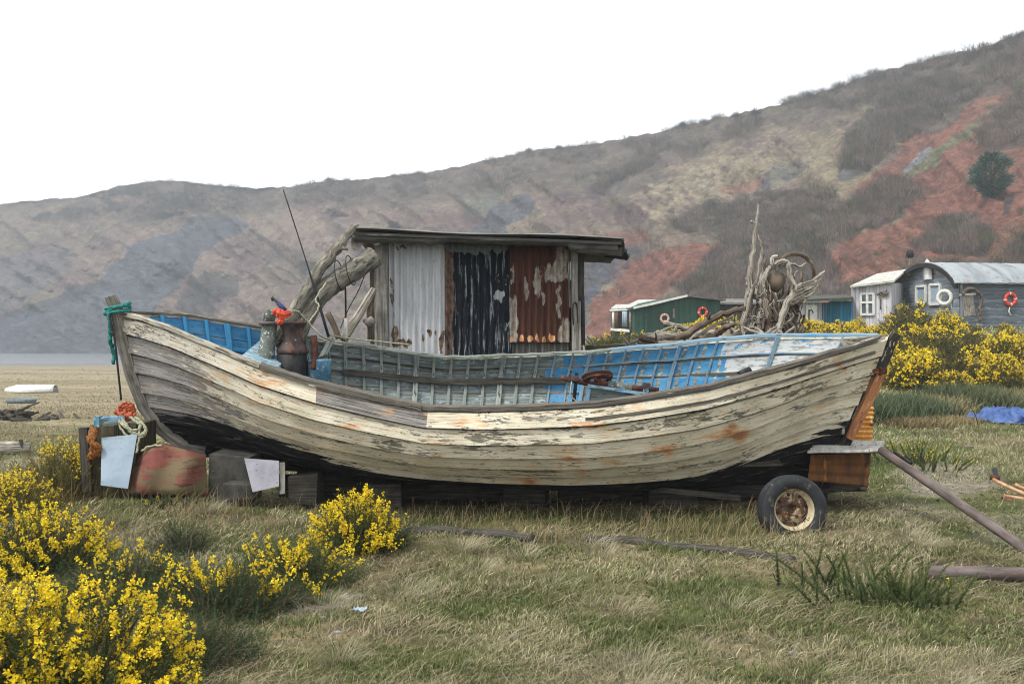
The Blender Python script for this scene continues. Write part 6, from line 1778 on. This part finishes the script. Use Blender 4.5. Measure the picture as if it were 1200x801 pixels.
me = bpy.data.meshes.new('sheet'); set_mesh(me, np.stack([Xs, Ys, Zs], -1).reshape(-1, 3), q); o = link('sheet', me, M['tarp'], t); md = o.modifiers.new('thick', 'SOLIDIFY'); md.thickness = .004
# rusty ironwork at the right edge
M['rust_tan'] = lmat('tan_rusty_rods', C(198, 166, 130), C(150, 108, 78), (9, 9, 9), coord='Object', bump=.3)
c = G(1185, 585); t = thing('rusty_ironwork', 'tan and rust coloured bent iron rods lying at the right edge', 'scrap iron', c)
for pts, r, m in (([(1166, 549), (1167, 556), (1168, 560)], .03, 'iron_black'), ([(1164, 561), (1180, 569), (1196, 576), (1212, 583)], .022, 'rust_tan'), ([(1174, 583), (1190, 588), (1212, 590)], .028, 'rust'),
                  ([(1176, 580), (1195, 583), (1215, 586)], .02, 'rust_tan'), ([(1190, 567), (1202, 572), (1216, 570)], .02, 'rust_tan'), ([(1160, 558), (1172, 560)], .03, 'rust')):
    mb = MB(); mb.tube(smoothpath([P(a, b, c.y + (585 - b) * .02) for a, b in pts], 4), r, 8, jitter=.05); mb.obj('rod', M[m], t)
# litter and stones
c = G(421, 719); t = thing('crumpled_wrapper', 'small crumpled blue white wrapper on the gravel patch', 'litter', c); mb = MB(); g = []
for i in range(7): g.append([c + Vector(((i - 3) * .014 + random.uniform(-.005, .005), (k - 2) * .016, .02 + random.uniform(0, .022))) for k in range(5)])
mb.grid(g, smooth=False); o = mb.obj('wrapper', M['blue_board'], t); md = o.modifiers.new('thick', 'SOLIDIFY'); md.thickness = .002
def stone(px, py, r, label, group=None, m='concrete_lilac'):
    c = G(px, py); t = thing('stone', label, 'stone', c, group); mb = MB(); g = []; s = random.random() * 9
    for i in range(8):
        th = math.pi * i / 7
        g.append([c + Vector((r * 1.3 * math.sin(th) * math.cos(a) * (1 + .2 * math.sin(2 * a + s)), r * math.sin(th) * math.sin(a) * (1 + .15 * math.cos(3 * a + s)), r * .2 + r * .55 * -math.cos(th))) for a in np.linspace(0, 6.283, 11)[:-1]])
    mb.grid(g, closed=True); mb.obj('rock', M[m], t)
for px, py, r, lab in ((550, 776, .022, 'small pale stone lowest left of centre in the grass'), (600, 746, .02, 'small white stone in the straw below the middle of the boat'), (782, 704, .014, 'tiny white stone in the grass below the stern half'),
                       (667, 772, .028, 'flat brown stone near the bottom centre'), (660, 480 + 292, .02, 'small stone against the flat brown stone'), (1122, 503, .05, 'white stone in the short grass left of the blue tarpaulin'), (1136, 524, .06, 'dark clod in the short grass below the white stone'),
                       (378, 724, .02, 'small grey stone left of the wrapper'), (395, 742, .02, 'small grey stone below the wrapper'), (436, 770, .024, 'reddish brown stone in the grass bottom left'), (930, 766, .022, 'pale stone in the grass bottom right'), (1055, 745, .02, 'pale stone at lower right below the gorse seedlings')):
    stone(px, py, r, lab, None, 'drift_dark' if 'brown' in lab or 'dark' in lab else 'concrete_lilac')
# ---------------------------------------------------------------- gorse
def unit(a): return a / (np.linalg.norm(a, axis=1)[:, None] + 1e-9)
def gorse_arrays(rx, ry, h, nsh, nsp, leaf, fl, nf, fs, seed, c_leaf, c_tip, shoot=(.16, .30), up=.7, flmask=.45, pfl=.8, gaps=.4, spw=.13):
    """spiny shoots over an uneven dome, flowers on the upper parts; returns (spines, flowers)"""
    g = np.random.default_rng(seed)
    # shoot feet through the dome's shell
    d = g.normal(size=(nsh * 2, 3)); d[:, 2] = np.abs(d[:, 2]) * 1.0 - .05; d = unit(d)
    lump = .72 + .45 * fbm(d[:, 0] * 2.2 + seed, d[:, 1] * 2.2 + d[:, 2] * 1.5, seed, 3)
    keep = fbm(d[:, 0] * 3.5 + seed, d[:, 1] * 3.5 + d[:, 2] * 2, seed + 5, 2) > gaps * g.uniform(.6, 1.0, len(d))
    d = d[keep][:nsh]; lump = lump[keep][:nsh]; n = len(d)
    rad = (1 - .62 * g.random(n) ** 1.6) * lump
    foot = d * np.array([rx, ry, h]) * rad[:, None]
    foot[:, 2] = np.maximum(foot[:, 2], .02)
    dirs = unit(d * np.array([1, 1, .5]) + np.array([0, 0, up]) + g.normal(size=(n, 3)) * .28)
    L = g.uniform(*shoot, n)
    foot = foot - dirs * L[:, None] * .6
    foot[:, 2] = np.maximum(foot[:, 2], 0)
    # spines
    t = g.random((n, nsp)) ** .85
    pos = foot[:, None] + dirs[:, None] * (L[:, None] * t)[..., None]
    bend = g.normal(size=(n, 1, 3)) * .04 * (t ** 2)[..., None]; pos = pos + bend
    rd = g.normal(size=(n, nsp, 3)); rd = rd - dirs[:, None] * (rd * dirs[:, None]).sum(-1, keepdims=True)
    rd /= np.linalg.norm(rd, axis=2, keepdims=True) + 1e-9
    sd = unit((rd + dirs[:, None] * (.35 + .8 * t[..., None])).reshape(-1, 3))
    ln = leaf * (1.15 - .6 * t) * g.uniform(.6, 1.25, t.shape)
    tone = (g.uniform(.65, 1.25, (n, 1)) * g.uniform(.8, 1.2, t.shape))[..., None]
    inner = (rad < .62)[:, None, None]
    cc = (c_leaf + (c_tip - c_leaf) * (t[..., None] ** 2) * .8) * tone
    brown = (g.random(n) < .10)[:, None, None]
    cc = np.where(brown, CA(112, 96, 66) * tone, cc)
    S = spikes(pos.reshape(-1, 3), sd, ln.ravel(), (ln * spw * 1.6).ravel(), cc.reshape(-1, 3))
    # stems
    a = foot; side = unit(np.cross(dirs, g.normal(size=(n, 3))))
    St = spikes(a - dirs * .05, dirs, L + .05, np.full(n, leaf * .22), CA(84, 88, 54) * np.ones((n, 1)))
    V, T, Cc = joinparts([S, St])
    F = None
    if fl > 0:
        m = (fbm(d[:, 0] * 2.6 + seed * 3, d[:, 1] * 2.6 + d[:, 2], seed + 9, 3) * .62 + .38 * fbm(d[:, 0] * 9 + seed, d[:, 1] * 9 + d[:, 2] * 7, seed + 13, 2) + .22 * (d[:, 2] - .3) > flmask) & (rad > .6 * lump) & (g.random(n) < pfl)
        ix = np.nonzero(m)[0]
        if len(ix):
            k = len(ix); tt = g.uniform(.45, 1.02, (k, nf)) ** .8
            p = foot[ix][:, None] + dirs[ix][:, None] * (L[ix][:, None] * tt)[..., None]
            r2 = unit(g.normal(size=(k * nf, 3)) + dirs[ix].repeat(nf, 0) * .6)
            p = p.reshape(-1, 3) + r2 * leaf * .5
            s = fs * g.uniform(.6, 1.25, len(p))
            cy = CA(240, 219, 50) * g.uniform(.72, 1.12, (len(p), 1)); cy[:, 1] *= g.uniform(.86, 1.04, len(p))
            Vf = []; Tf = []; Cf = []; o = 0
            e1 = unit(np.cross(r2, g.normal(size=r2.shape))); e2 = np.cross(r2, e1)
            for rot in range(3):     # three petals, cupped
                aa = rot * 2.094
                q = e1 * math.cos(aa) + e2 * math.sin(aa); w = -e1 * math.sin(aa) + e2 * math.cos(aa)
                v0 = p; v1 = p + (r2 * .55 + q * .45 + w * .38) * s[:, None]; v2 = p + (r2 * .8 + q * .75) * s[:, None]; v3 = p + (r2 * .55 + q * .45 - w * .38) * s[:, None]
                Vv = np.stack([v0, v1, v2, v3], 1).reshape(-1, 3); b = np.arange(len(p)) * 4 + o
                Tf += [np.stack([b, b + 1, b + 2], 1), np.stack([b, b + 2, b + 3], 1)]; Vf.append(Vv); Cf.append(np.repeat(cy, 4, 0)); o += len(Vv)
            F = (np.concatenate(Vf), np.concatenate(Tf), np.concatenate(Cf))
    return (V, T, Cc), F

def make_bush(name, label, loc, group=None, wood=True, cat='gorse bush', rot=0, fname='flowers', **kw):
    t = thing(name, label, cat, (0, 0, 0), group)
    S, F = gorse_arrays(**kw)
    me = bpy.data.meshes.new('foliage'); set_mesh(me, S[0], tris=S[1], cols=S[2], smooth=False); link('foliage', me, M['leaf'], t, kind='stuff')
    if F is not None:
        me = bpy.data.meshes.new(fname); set_mesh(me, F[0], tris=F[1], cols=F[2], smooth=False); link(fname, me, M['flower'], t, kind='stuff')
    if wood:
        mb = MB(); rx, ry, h = kw['rx'], kw['ry'], kw['h']
        for k in range(22):
            a = random.uniform(0, 6.28); r = random.uniform(.3, .8)
            p1 = Vector((rx * r * math.cos(a), ry * r * math.sin(a), h * random.uniform(.3, .75)))
            mb.tube(twigpath((random.uniform(-.1, .1), random.uniform(-.1, .1), -.05), p1, 3, .06), list(np.linspace(.014, .004, 13)), 5)
        mb.obj('stems', M['drift_dark'], t)
    t.location = loc; t.rotation_euler = (0, 0, rot)
    return t
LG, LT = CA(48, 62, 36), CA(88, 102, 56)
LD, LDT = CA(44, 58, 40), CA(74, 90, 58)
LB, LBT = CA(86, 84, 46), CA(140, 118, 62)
c = G(120, 800)
def near(px, py, Y):
    p = P(px, py, Y); return Vector((p.x, p.y, gz(p.x, p.y) - .03))
kw = dict(nsp=64, leaf=.020, fl=1, nf=17, fs=.0145)
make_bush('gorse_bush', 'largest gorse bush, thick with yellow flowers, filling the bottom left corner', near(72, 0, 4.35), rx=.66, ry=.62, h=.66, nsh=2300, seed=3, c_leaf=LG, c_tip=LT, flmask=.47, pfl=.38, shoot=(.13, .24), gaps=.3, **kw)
make_bush('gorse_bush', 'yellow gorse bush at the far left, cut off by the picture edge', near(-30, 0, 4.2), rx=.55, ry=.5, h=.68, nsh=1300, seed=5, c_leaf=LG, c_tip=LT, flmask=.48, pfl=.36, shoot=(.13, .24), gaps=.3, **kw)
kw = dict(nsp=54, leaf=.021, fl=1, nf=13, fs=.017, pfl=.4)
make_bush('gorse_bush', 'yellow gorse bush at the left edge below the beach, behind the largest bush', near(48, 0, 7.4), rx=.55, ry=.5, h=.52, nsh=1200, seed=7, c_leaf=LG, c_tip=LT, flmask=.50, gaps=.3, **kw)
make_bush('gorse_bush', 'small dark gorse with sparse flowers in front of the red slab', near(215, 0, 7.9), rx=.28, ry=.25, h=.24, nsh=260, seed=8, c_leaf=LD, c_tip=LDT, flmask=.9, gaps=.35, **kw)
make_bush('gorse_bush', 'compact gorse bush bright with flowers under the belly of the boat', near(413, 0, 8.0), rx=.38, ry=.32, h=.50, nsh=800, seed=11, c_leaf=LG, c_tip=LT, flmask=.40, gaps=.3, up=1.1, **kw)
make_bush('gorse_bush', 'low gorse with a few flowers left of the compact bush', near(345, 0, 7.0), rx=.5, ry=.38, h=.33, nsh=900, seed=12, c_leaf=LD, c_tip=LT, flmask=.62, gaps=.3, **kw)
make_bush('gorse_bush', 'dark spreading gorse between the largest bush and the compact one', near(262, 0, 6.3), rx=.55, ry=.42, h=.34, nsh=1100, seed=13, c_leaf=LD, c_tip=LDT, flmask=.70, gaps=.3, **kw)
make_bush('gorse_bush', 'dark green gorse joining the largest bush to the gorse behind it', near(150, 0, 6.6), rx=.55, ry=.42, h=.33, nsh=1000, seed=23, c_leaf=LD, c_tip=LDT, flmask=.74, gaps=.3, **kw)
make_bush('gorse_bush', 'dark gorse low at the right foot of the largest bush', near(232, 0, 5.3), rx=.36, ry=.3, h=.26, nsh=620, seed=24, c_leaf=LD, c_tip=LDT, flmask=.8, gaps=.3, **kw)
make_bush('gorse_bush', 'green gorse trailing right from the compact bush to the sunken timber', near(448, 0, 8.3), rx=.3, ry=.25, h=.28, nsh=360, seed=25, c_leaf=LD, c_tip=LDT, flmask=.7, gaps=.3, **kw)
make_bush('gorse_bush', 'tawny green gorse at the left edge above the flowering one', near(10, 0, 9.0), rx=.5, ry=.4, h=.42, nsh=760, seed=27, c_leaf=LB, c_tip=LBT, flmask=.60, nsp=44, leaf=.026, fl=1, nf=6, fs=.016, gaps=.25)
make_bush('gorse_bush', 'grey green flowerless gorse at the bottom, right of the largest bush', near(222, 0, 4.05), rx=.26, ry=.25, h=.29, nsh=620, seed=14, c_leaf=CA(84, 100, 78), c_tip=CA(120, 136, 108), flmask=2, nsp=70, leaf=.014, fl=0, nf=1, fs=.01, shoot=(.08, .18), gaps=.25)
make_bush('gorse_bush', 'tawny green gorse growing against the timber block on the left', near(82, 0, 9.9), rx=.66, ry=.5, h=.62, nsh=1200, seed=15, c_leaf=LB, c_tip=LBT, flmask=.62, nsp=44, leaf=.028, fl=1, nf=5, fs=.018, gaps=.25)
make_bush('gorse_bush', 'tawny gorse behind the timber block with yellow tips beside the bow', near(128, 0, 11.2), rx=.6, ry=.5, h=.62, nsh=760, seed=16, c_leaf=LB, c_tip=CA(176, 150, 60), flmask=.60, nsp=40, leaf=.03, fl=1, nf=5, fs=.02, gaps=.25)
# seedlings right of centre
def sprigs(name, label, cx, cy, n, spread, hh, seed, tips):
    g = np.random.default_rng(seed); c = G(cx, cy); t = thing(name, label, 'gorse seedlings', (0, 0, 0)); parts = []; fl = []
    for k in range(n):
        ox, oy = g.normal() * spread, g.normal() * spread * .5; b = np.array([c.x + ox, c.y + oy, gz(c.x + ox, c.y + oy)])
        lean = np.array([g.normal() * .35 + ox * 1.4, g.normal() * .3, 1.0]); lean /= np.linalg.norm(lean); L = hh * g.uniform(.45, 1.1)
        m = int(230 * L / .2); tt = g.random(m) * .96 + .04; pos = b + lean * (L * tt)[:, None]; pos[:, 0] += .1 * lean[0] * tt ** 2
        rd = unit(g.normal(size=(m, 3))); sd = unit(rd + lean * .9)
        ln = .032 * (1.1 - .5 * tt) * g.uniform(.7, 1.2, m); cc = (CA(66, 80, 50) + (CA(100, 112, 66) - CA(66, 80, 50)) * tt[:, None]) * g.uniform(.7, 1.2, (m, 1))
        parts.append(spikes(pos, sd, ln, ln * .2, cc)); parts.append(spikes(b[None], lean[None], np.array([L]), np.array([.008]), CA(90, 80, 50)[None]))
        if g.random() < tips:
            m2 = 12; p2 = b + lean * (L * g.uniform(.6, 1, m2))[:, None]; d2 = unit(g.normal(size=(m2, 3))); fl.append(spikes(p2, d2, np.full(m2, .02), np.full(m2, .014), CA(214, 196, 60) * np.ones((m2, 1))))
    V, T, Cc = joinparts(parts); me = bpy.data.meshes.new('shoots'); set_mesh(me, V, tris=T, cols=Cc, smooth=False); link('shoots', me, M['leaf'], t)
    if fl: V, T, Cc = joinparts(fl); me = bpy.data.meshes.new('flowers'); set_mesh(me, V, tris=T, cols=Cc, smooth=False); link('flowers', me, M['flower'], t)
sprigs('gorse_seedlings', 'upright green gorse shoots in the grass below the wheel', 962, 690, 13, .13, .42, 1, .05)
sprigs('gorse_seedlings', 'spreading green gorse seedlings at the end of the level pipe', 1045, 706, 62, .21, .27, 2, .04)
sprigs('gorse_seedlings', 'small yellow tipped gorse by the corrugated sheets', 1068, 542, 34, .28, .36, 3, .9)
sprigs('gorse_seedlings', 'low leaning gorse spray above the long pole', 1098, 552, 12, .2, .3, 4, .5)
sprigs('gorse_seedlings', 'few dark gorse shoots left of the dark spreading gorse', 200, 596, 14, .2, .2, 5, .1)

# gorse on the bank in front of the huts: five shapes, copied
protos = []
for k in range(5):
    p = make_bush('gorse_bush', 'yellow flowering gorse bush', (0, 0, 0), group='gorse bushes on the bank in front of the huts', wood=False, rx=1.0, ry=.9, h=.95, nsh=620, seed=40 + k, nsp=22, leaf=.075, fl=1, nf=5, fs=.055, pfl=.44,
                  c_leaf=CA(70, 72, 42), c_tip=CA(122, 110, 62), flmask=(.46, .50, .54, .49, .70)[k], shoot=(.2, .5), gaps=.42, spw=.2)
    protos.append(p)
random.seed(31)
spots_bank = []
for py in (389, 395, 402, 410, 418, 427, 437, 447, 456):
    xl = np.interp(py, [385, 400, 410, 425, 440, 460], [1035, 930, 955, 1015, 1035, 1060])
    x = xl + random.uniform(0, 20)
    while x < 1330:
        spots_bank.append((x + random.uniform(-6, 6), py + random.uniform(-3, 3))); x += random.uniform(26, 40) * (1 + (py - 389) / 110)
first = [True] * 5
BL_ = 'gorse bush heavy with yellow flowers on the bank in front of the huts'
BD_ = 'sparsely flowering green brown gorse bush on the bank in front of the huts'
for i, (px, py) in enumerate(spots_bank):
    if len(spots_bank) > 150: break
    pn_ = float(fbm(px / 42, py / 13, 909, 3)); k = 4 if pn_ > .57 else (2 if pn_ > .52 else random.choice((0, 1, 3)))
    if 1125 < px < 1160 and py < 400: k = 4
    if 1040 < px < 1100 and 398 < py < 412: k = 4
    p = G(px, py); s = random.uniform(.6, 1.15) * (1.0 if p.y > 26 else .85)
    if 1050 < px < 1120 and py < 400: s *= 1.2
    elif py < 400: s *= .62
    if px > 1130 and py < 412: s *= .75
    o = protos[k] if first[k] else dup(protos[k])
    first[k] = False
    o.location = (p.x, p.y, p.z - .05); o.rotation_euler = (0, 0, random.uniform(0, 6.28)); o.scale = (s, s, s * random.uniform(.85, 1.15))
    o['label'] = BD_ if k == 4 else BL_; o['group'] = 'gorse bushes on the bank in front of the huts'
for i, (px, py, s) in enumerate([(704, 411, .8), (722, 409, .8), (748, 409, .75), (800, 405, .9), (826, 403, 1.), (850, 402, 1.), (872, 400, .9), (775, 407, .7), (838, 412, .9), (860, 412, .9), (812, 414, .8), (930, 405, .9), (945, 400, .9)]):
    k = 4 if px < 790 else (0, 1, 3)[i % 3]; p = G(px, py); o = dup(protos[k]); o.location = (p.x, p.y, p.z - .05); o.rotation_euler = (0, 0, random.uniform(0, 6.28)); o.scale = (s,) * 3
    o['label'] = 'dull green gorse bush behind the boat right of the cabin' if px < 790 else 'yellow flowering gorse bush seen through the driftwood heap'
    o['group'] = 'gorse bushes behind the driftwood and the mossy beam'

# ---------------------------------------------------------------- grass
def blades(x, y, hgt_, width, lean, az, col, z=None, droop=1.0):
    """curved blades: two quads and a tip"""
    n = len(x); z = ground(x, y) - .005 if z is None else z
    b = np.stack([x, y, z], 1); d = np.stack([np.cos(az), np.sin(az), np.zeros(n)], 1); s = np.stack([-np.sin(az + .9), np.cos(az + .9), np.zeros(n)], 1)
    up = np.array([0, 0, 1.0])
    P_ = []
    for t, w in ((0, 1.), (.4, .85), (.75, .55), (1., 0.)):
        p = b + up * (hgt_ * (t - .35 * droop * lean * t * t))[:, None] + d * (hgt_ * lean * t ** 1.7)[:, None]
        if w > 0: P_ += [p - s * (width * w * .5)[:, None], p + s * (width * w * .5)[:, None]]
        else: P_.append(p)
    V = np.stack(P_, 1).reshape(-1, 3); o = np.arange(n) * 7
    Q = np.concatenate([np.stack([o, o + 1, o + 3, o + 2], 1), np.stack([o + 2, o + 3, o + 5, o + 4], 1)]); T = np.stack([o + 4, o + 5, o + 6], 1)
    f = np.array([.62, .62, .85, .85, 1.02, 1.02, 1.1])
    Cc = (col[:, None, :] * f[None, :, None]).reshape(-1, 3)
    return V, Q, T, Cc
def merge(ps):
    Vs, Qs, Ts, Cs = [], [], [], []; o = 0
    for V, Q, T, Cc in ps: Vs.append(V); Qs.append(Q + o); Ts.append(T + o); Cs.append(Cc); o += len(V)
    return np.concatenate(Vs), np.concatenate(Qs), np.concatenate(Ts), np.concatenate(Cs)
def scatter(n, y0, y1, pxa=-60, pxb=1260, pw=1.0):
    """points spread evenly over the ground's picture area between two depths, a margin beyond the frame"""
    u = rng.random(n); Y = 1 / (1 / y1 + (1 / y0 - 1 / y1) * u ** pw)
    px = rng.uniform(pxa, pxb, n); return (px - 600) / FPX * Y, Y
STRAW = CA(212, 202, 170); STRAW2 = CA(160, 149, 114); GR = CA(124, 134, 80); GR2 = CA(82, 92, 54); OL = CA(146, 148, 102)
def grass_cols(x, y, z, n, gn):
    a = fbm(x * 1.1, y * 1.1, 601, 4); b = fbm(x * 5, y * 5, 602, 3)
    pg = sstep(.42, .60, a * .7 + b * .3) * .75 + .95 * gn + .22
    isg = rng.random(n) < pg
    m = rng.random((n, 1))
    c = np.where(isg[:, None], GR + (GR2 - GR) * m, STRAW + (STRAW2 - STRAW) * m)
    ol = (rng.random(n) < .25)[:, None]; c = np.where(ol, OL * (.8 + .4 * m), c)
    return c * rng.uniform(.5, 1.3, (n, 1)), isg
def build_grass():
    ps = []
    n = 380000; x, y = scatter(n, 3.6, 13.5); z = ground(x, y)
    gr, gn = ground_cover(x, y, z)
    dens = fbm(x * 2.4, y * 2.4, 611, 3)
    keep = (rng.random(n) > np.clip(gr * .92, 0, .95)) & (rng.random(n) < .18 + .75 * sstep(.38, .62, dens))
    under = (np.abs(x) < 3.7) & (y > 9.7) & (y < 11.2); keep &= ~(under & (rng.random(n) < .9))
    # the worn turf on the right is shorter
    x, y, z, gn = x[keep], y[keep], z[keep], gn[keep]; n = len(x)
    px, py = project(x, y, z)
    short = sstep(960, 1100, px) * sstep(640, 600, py)
    tall = sstep(.5, .72, fbm(x * 1.7, y * 1.7, 613, 3)) * (1 - short)
    nearb = sstep(8.0, 9.3, y) * sstep(10.2, 9.4, y) * (np.abs(x) < 4)
    col, isg = grass_cols(x, y, z, n, gn)
    h = rng.uniform(.018, .055, n) * (1 + .7 * tall + .35 * nearb) * (1 - .35 * short)
    wdt = np.maximum(.0026, y * .00095) * rng.uniform(.5, 1.7, n)
    lean = rng.uniform(.1, 1.3, n)
    az = rng.uniform(0, 6.283, n)
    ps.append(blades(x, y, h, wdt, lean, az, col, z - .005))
    # matted dead straw lying almost flat
    n = 70000; x, y = scatter(n, 3.6, 12.5); z = ground(x, y); gr, gn = ground_cover(x, y, z)
    keep = (rng.random(n) > gr * .95) & (rng.random(n) < sstep(.36, .62, fbm(x * 1.6, y * 1.6, 621, 3)) * (1 - .8 * gn)); x, y, z = x[keep], y[keep], z[keep]; n = len(x)
    col = (CA(206, 192, 158) + (CA(120, 108, 84) - CA(206, 192, 158)) * rng.random((n, 1))) * rng.uniform(.6, 1.2, (n, 1))
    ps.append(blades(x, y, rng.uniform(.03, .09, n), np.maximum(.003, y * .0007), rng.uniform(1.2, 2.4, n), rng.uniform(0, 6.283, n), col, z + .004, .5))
    # tall dry stalks beside the boat and among the gorse
    n = 2300; px = rng.uniform(60, 960, n); Y = rng.uniform(8.3, 9.6, n); x = (px - 600) / FPX * Y; y = Y; z = ground(x, y)
    kp = fbm(x * 3, y * 2, 631, 2) > .40; x, y, z = x[kp], y[kp], z[kp]; n = len(x)
    col = CA(176, 156, 118) * rng.uniform(.6, 1.1, (n, 1)); ps.append(blades(x, y, rng.uniform(.1, .34, n) * rng.uniform(.5, 1, n), np.full(n, .0045), rng.uniform(0, .8, n), rng.uniform(0, 6.28, n), col, z))
    # tussocks
    for k in range(48):
        if k < 16:
            cx, cy = [(500, 655), (540, 645), (640, 690), (690, 640), (330, 590), (260, 560), (850, 715), (1075, 640), (1060, 628), (720, 720), (560, 670), (790, 735), (470, 700), (610, 655), (300, 555), (240, 600)][k]; c = G(cx, cy)
        else: xx, yy = scatter(1, 4.4, 12.5); c = Vector((xx[0], yy[0], 0))
        m = int(rng.uniform(70, 240)); r = rng.uniform(.05, .14)
        x = c.x + rng.normal(0, r, m); y = c.y + rng.normal(0, r * .7, m); dx, dy = x - c.x, y - c.y
        gcol = GR if rng.random() < .4 else STRAW
        col = gcol * rng.uniform(.35, .85, (m, 1)); ps.append(blades(x, y, rng.uniform(.08, .19, m), np.maximum(.0025, y * .0005), rng.uniform(.4, 1.5, m), np.arctan2(dy, dx) + rng.normal(0, .5, m), col))
    # middle distance
    n = 120000; x, y = scatter(n, 12.0, 48, -40, 1260); z = ground(x, y); gr, gn = ground_cover(x, y, z)
    s = x / y; beach = (s < -.02) & (y > 17)
    keep = (~beach | (rng.random(n) < .10)) & (rng.random(n) > gr * .9); x, y, z, gn = x[keep], y[keep], z[keep], gn[keep]; n = len(x)
    col, isg = grass_cols(x, y, z, n, gn * .6)
    bk = sstep(17, 26, y); h = rng.uniform(.04, .10, n) * (1 + 1.1 * bk * (x / y > .1))
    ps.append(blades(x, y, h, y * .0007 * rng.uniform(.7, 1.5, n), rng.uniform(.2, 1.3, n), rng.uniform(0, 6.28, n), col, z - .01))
    # dark rushes at the foot of the gorse bank
    for (cx, cy, w, m, hh, cc) in ((1030, 492, .9, 2600, .62, CA(86, 98, 70)), (1065, 488, .8, 2200, .6, CA(92, 102, 74)), (1000, 494, .7, 1500, .6, CA(86, 96, 68)), (1120, 472, .8, 1500, .55, CA(90, 98, 70)), (1165, 478, .7, 1200, .5, CA(96, 102, 72)),
                                   (1095, 482, .7, 1100, .45, CA(140, 128, 92)), (1110, 496, .5, 900, .22, CA(150, 134, 98)), (1075, 500, .5, 800, .25, CA(130, 116, 84)), (1190, 470, .7, 900, .4, CA(140, 130, 92)), (700, 409, 1.2, 1800, .4, CA(90, 96, 62)), (740, 409, 1.2, 1800, .45, CA(96, 98, 62)), (1140, 468, .8, 900, .5, CA(84, 96, 64))):
        c = G(cx, cy); x = c.x + rng.normal(0, w * .5, m); y = c.y + rng.normal(0, w * .5, m)
        ps.append(blades(x, y, hh * rng.uniform(.5, 1.1, m), np.full(m, .024), rng.uniform(.1, .9, m), rng.uniform(0, 6.28, m), cc * rng.uniform(.35, 1.5, (m, 1))))
    # low turf on the beach side
    n = 40000; x, y = scatter(n, 14, 110, -60, 330); z = ground(x, y); kp = rng.random(n) < sstep(.42, .62, fbm(x * .35, y * .5, 641, 3)); x, y, z = x[kp], y[kp], z[kp]; n = len(x)
    ps.append(blades(x, y, rng.uniform(.04, .10, n), y * .0008, rng.uniform(.3, 1.3, n), rng.uniform(0, 6.28, n), (CA(164, 152, 122) + (CA(124, 120, 88) - CA(164, 152, 122)) * rng.random((n, 1))) * rng.uniform(.8, 1.1, (n, 1)), z - .01))
    V, Q, T, Cc = merge(ps)
    me = bpy.data.meshes.new('grass'); set_mesh(me, V, Q, T, cols=Cc, smooth=False)
    link('grass', me, M['grass'], kind='stuff', label='dry straw coloured and green rough grass around the boat', category='grass')
build_grass()

# broad leaved weeds in rosettes among the grass
def weeds():
    ps = []
    for k in range(260):
        xx, yy = scatter(1, 4.3, 14); cx, cy = xx[0], yy[0]; gr, gn = ground_cover(np.array([cx]), np.array([cy]), np.array([0.]))
        m = int(rng.integers(5, 12)); az = rng.uniform(0, 6.28, m); L = rng.uniform(.03, .075, m)
        col = CA(92, 112, 62) * rng.uniform(.6, 1.25, (m, 1)); x = np.full(m, cx) + np.cos(az) * .01; y = np.full(m, cy) + np.sin(az) * .01
        ps.append(blades(x, y, L * .7, L * .36, rng.uniform(.8, 1.8, m), az, col))
    V, Q, T, Cc = merge(ps); me = bpy.data.meshes.new('weeds'); set_mesh(me, V, Q, T, cols=Cc, smooth=False)
    link('weeds', me, M['grass'], kind='stuff', label='low broad leaved weeds scattered in the rough grass', category='weeds')
weeds()

# small stones and dead bits on the bare patches: nobody could count them
def gravel():
    n = 9000; x, y = scatter(n, 4.2, 16); z = ground(x, y); gr, gn = ground_cover(x, y, z); kp = rng.random(n) < np.clip(gr * 1.2, .02, 1); x, y, z = x[kp], y[kp], z[kp]; n = len(x)
    r = rng.uniform(.003, .010, n) * np.where(rng.random(n) < .04, 2.2, 1); ico = np.array([[1, 0, 0], [-1, 0, 0], [0, 1, 0], [0, -1, 0], [0, 0, .6], [0, 0, -.6]], float)
    V = np.stack([x, y, z], 1)[:, None] + (ico[None] * (1 + rng.uniform(-.3, .3, (n, 6, 3)))) * r[:, None, None]; f = np.array([[0, 2, 4], [2, 1, 4], [1, 3, 4], [3, 0, 4], [2, 0, 5], [1, 2, 5], [3, 1, 5], [0, 3, 5]])
    T = (f[None] + (np.arange(n) * 6)[:, None, None]).reshape(-1, 3); cc = np.repeat(CA(150, 144, 136) * rng.uniform(.4, 1.15, (n, 1)), 6, 0)
    me = bpy.data.meshes.new('gravel'); set_mesh(me, V.reshape(-1, 3), tris=T, cols=cc, smooth=False); link('gravel', me, M['twig'], kind='stuff', label='fine grey gravel scattered on the bare patches of ground', category='gravel')
gravel()

# ---------------------------------------------------------------- sea haze over the whole place
hb_ = MB(); hb_.hexa([(-560, -70, -6), (560, -70, -6), (560, 760, -6), (-560, 760, -6), (-560, -70, 190), (560, -70, 190), (560, 760, 190), (-560, 760, 190)])
hm = bpy.data.materials.new('pale_haze'); hm.use_nodes = True; ht = hm.node_tree; ht.nodes.remove(ht.nodes['Principled BSDF'])
pv = ht.nodes.new('ShaderNodeVolumePrincipled'); pv.inputs['Density'].default_value = .0009; pv.inputs['Color'].default_value = (.86, .93, 1.0, 1); pv.inputs['Anisotropy'].default_value = .2
ht.links.new(pv.outputs[0], ht.nodes['Material Output'].inputs['Volume'])
hz = hb_.obj('haze', hm, None, kind='stuff', label='thin pale sea haze over the bay and hillside', category='haze')
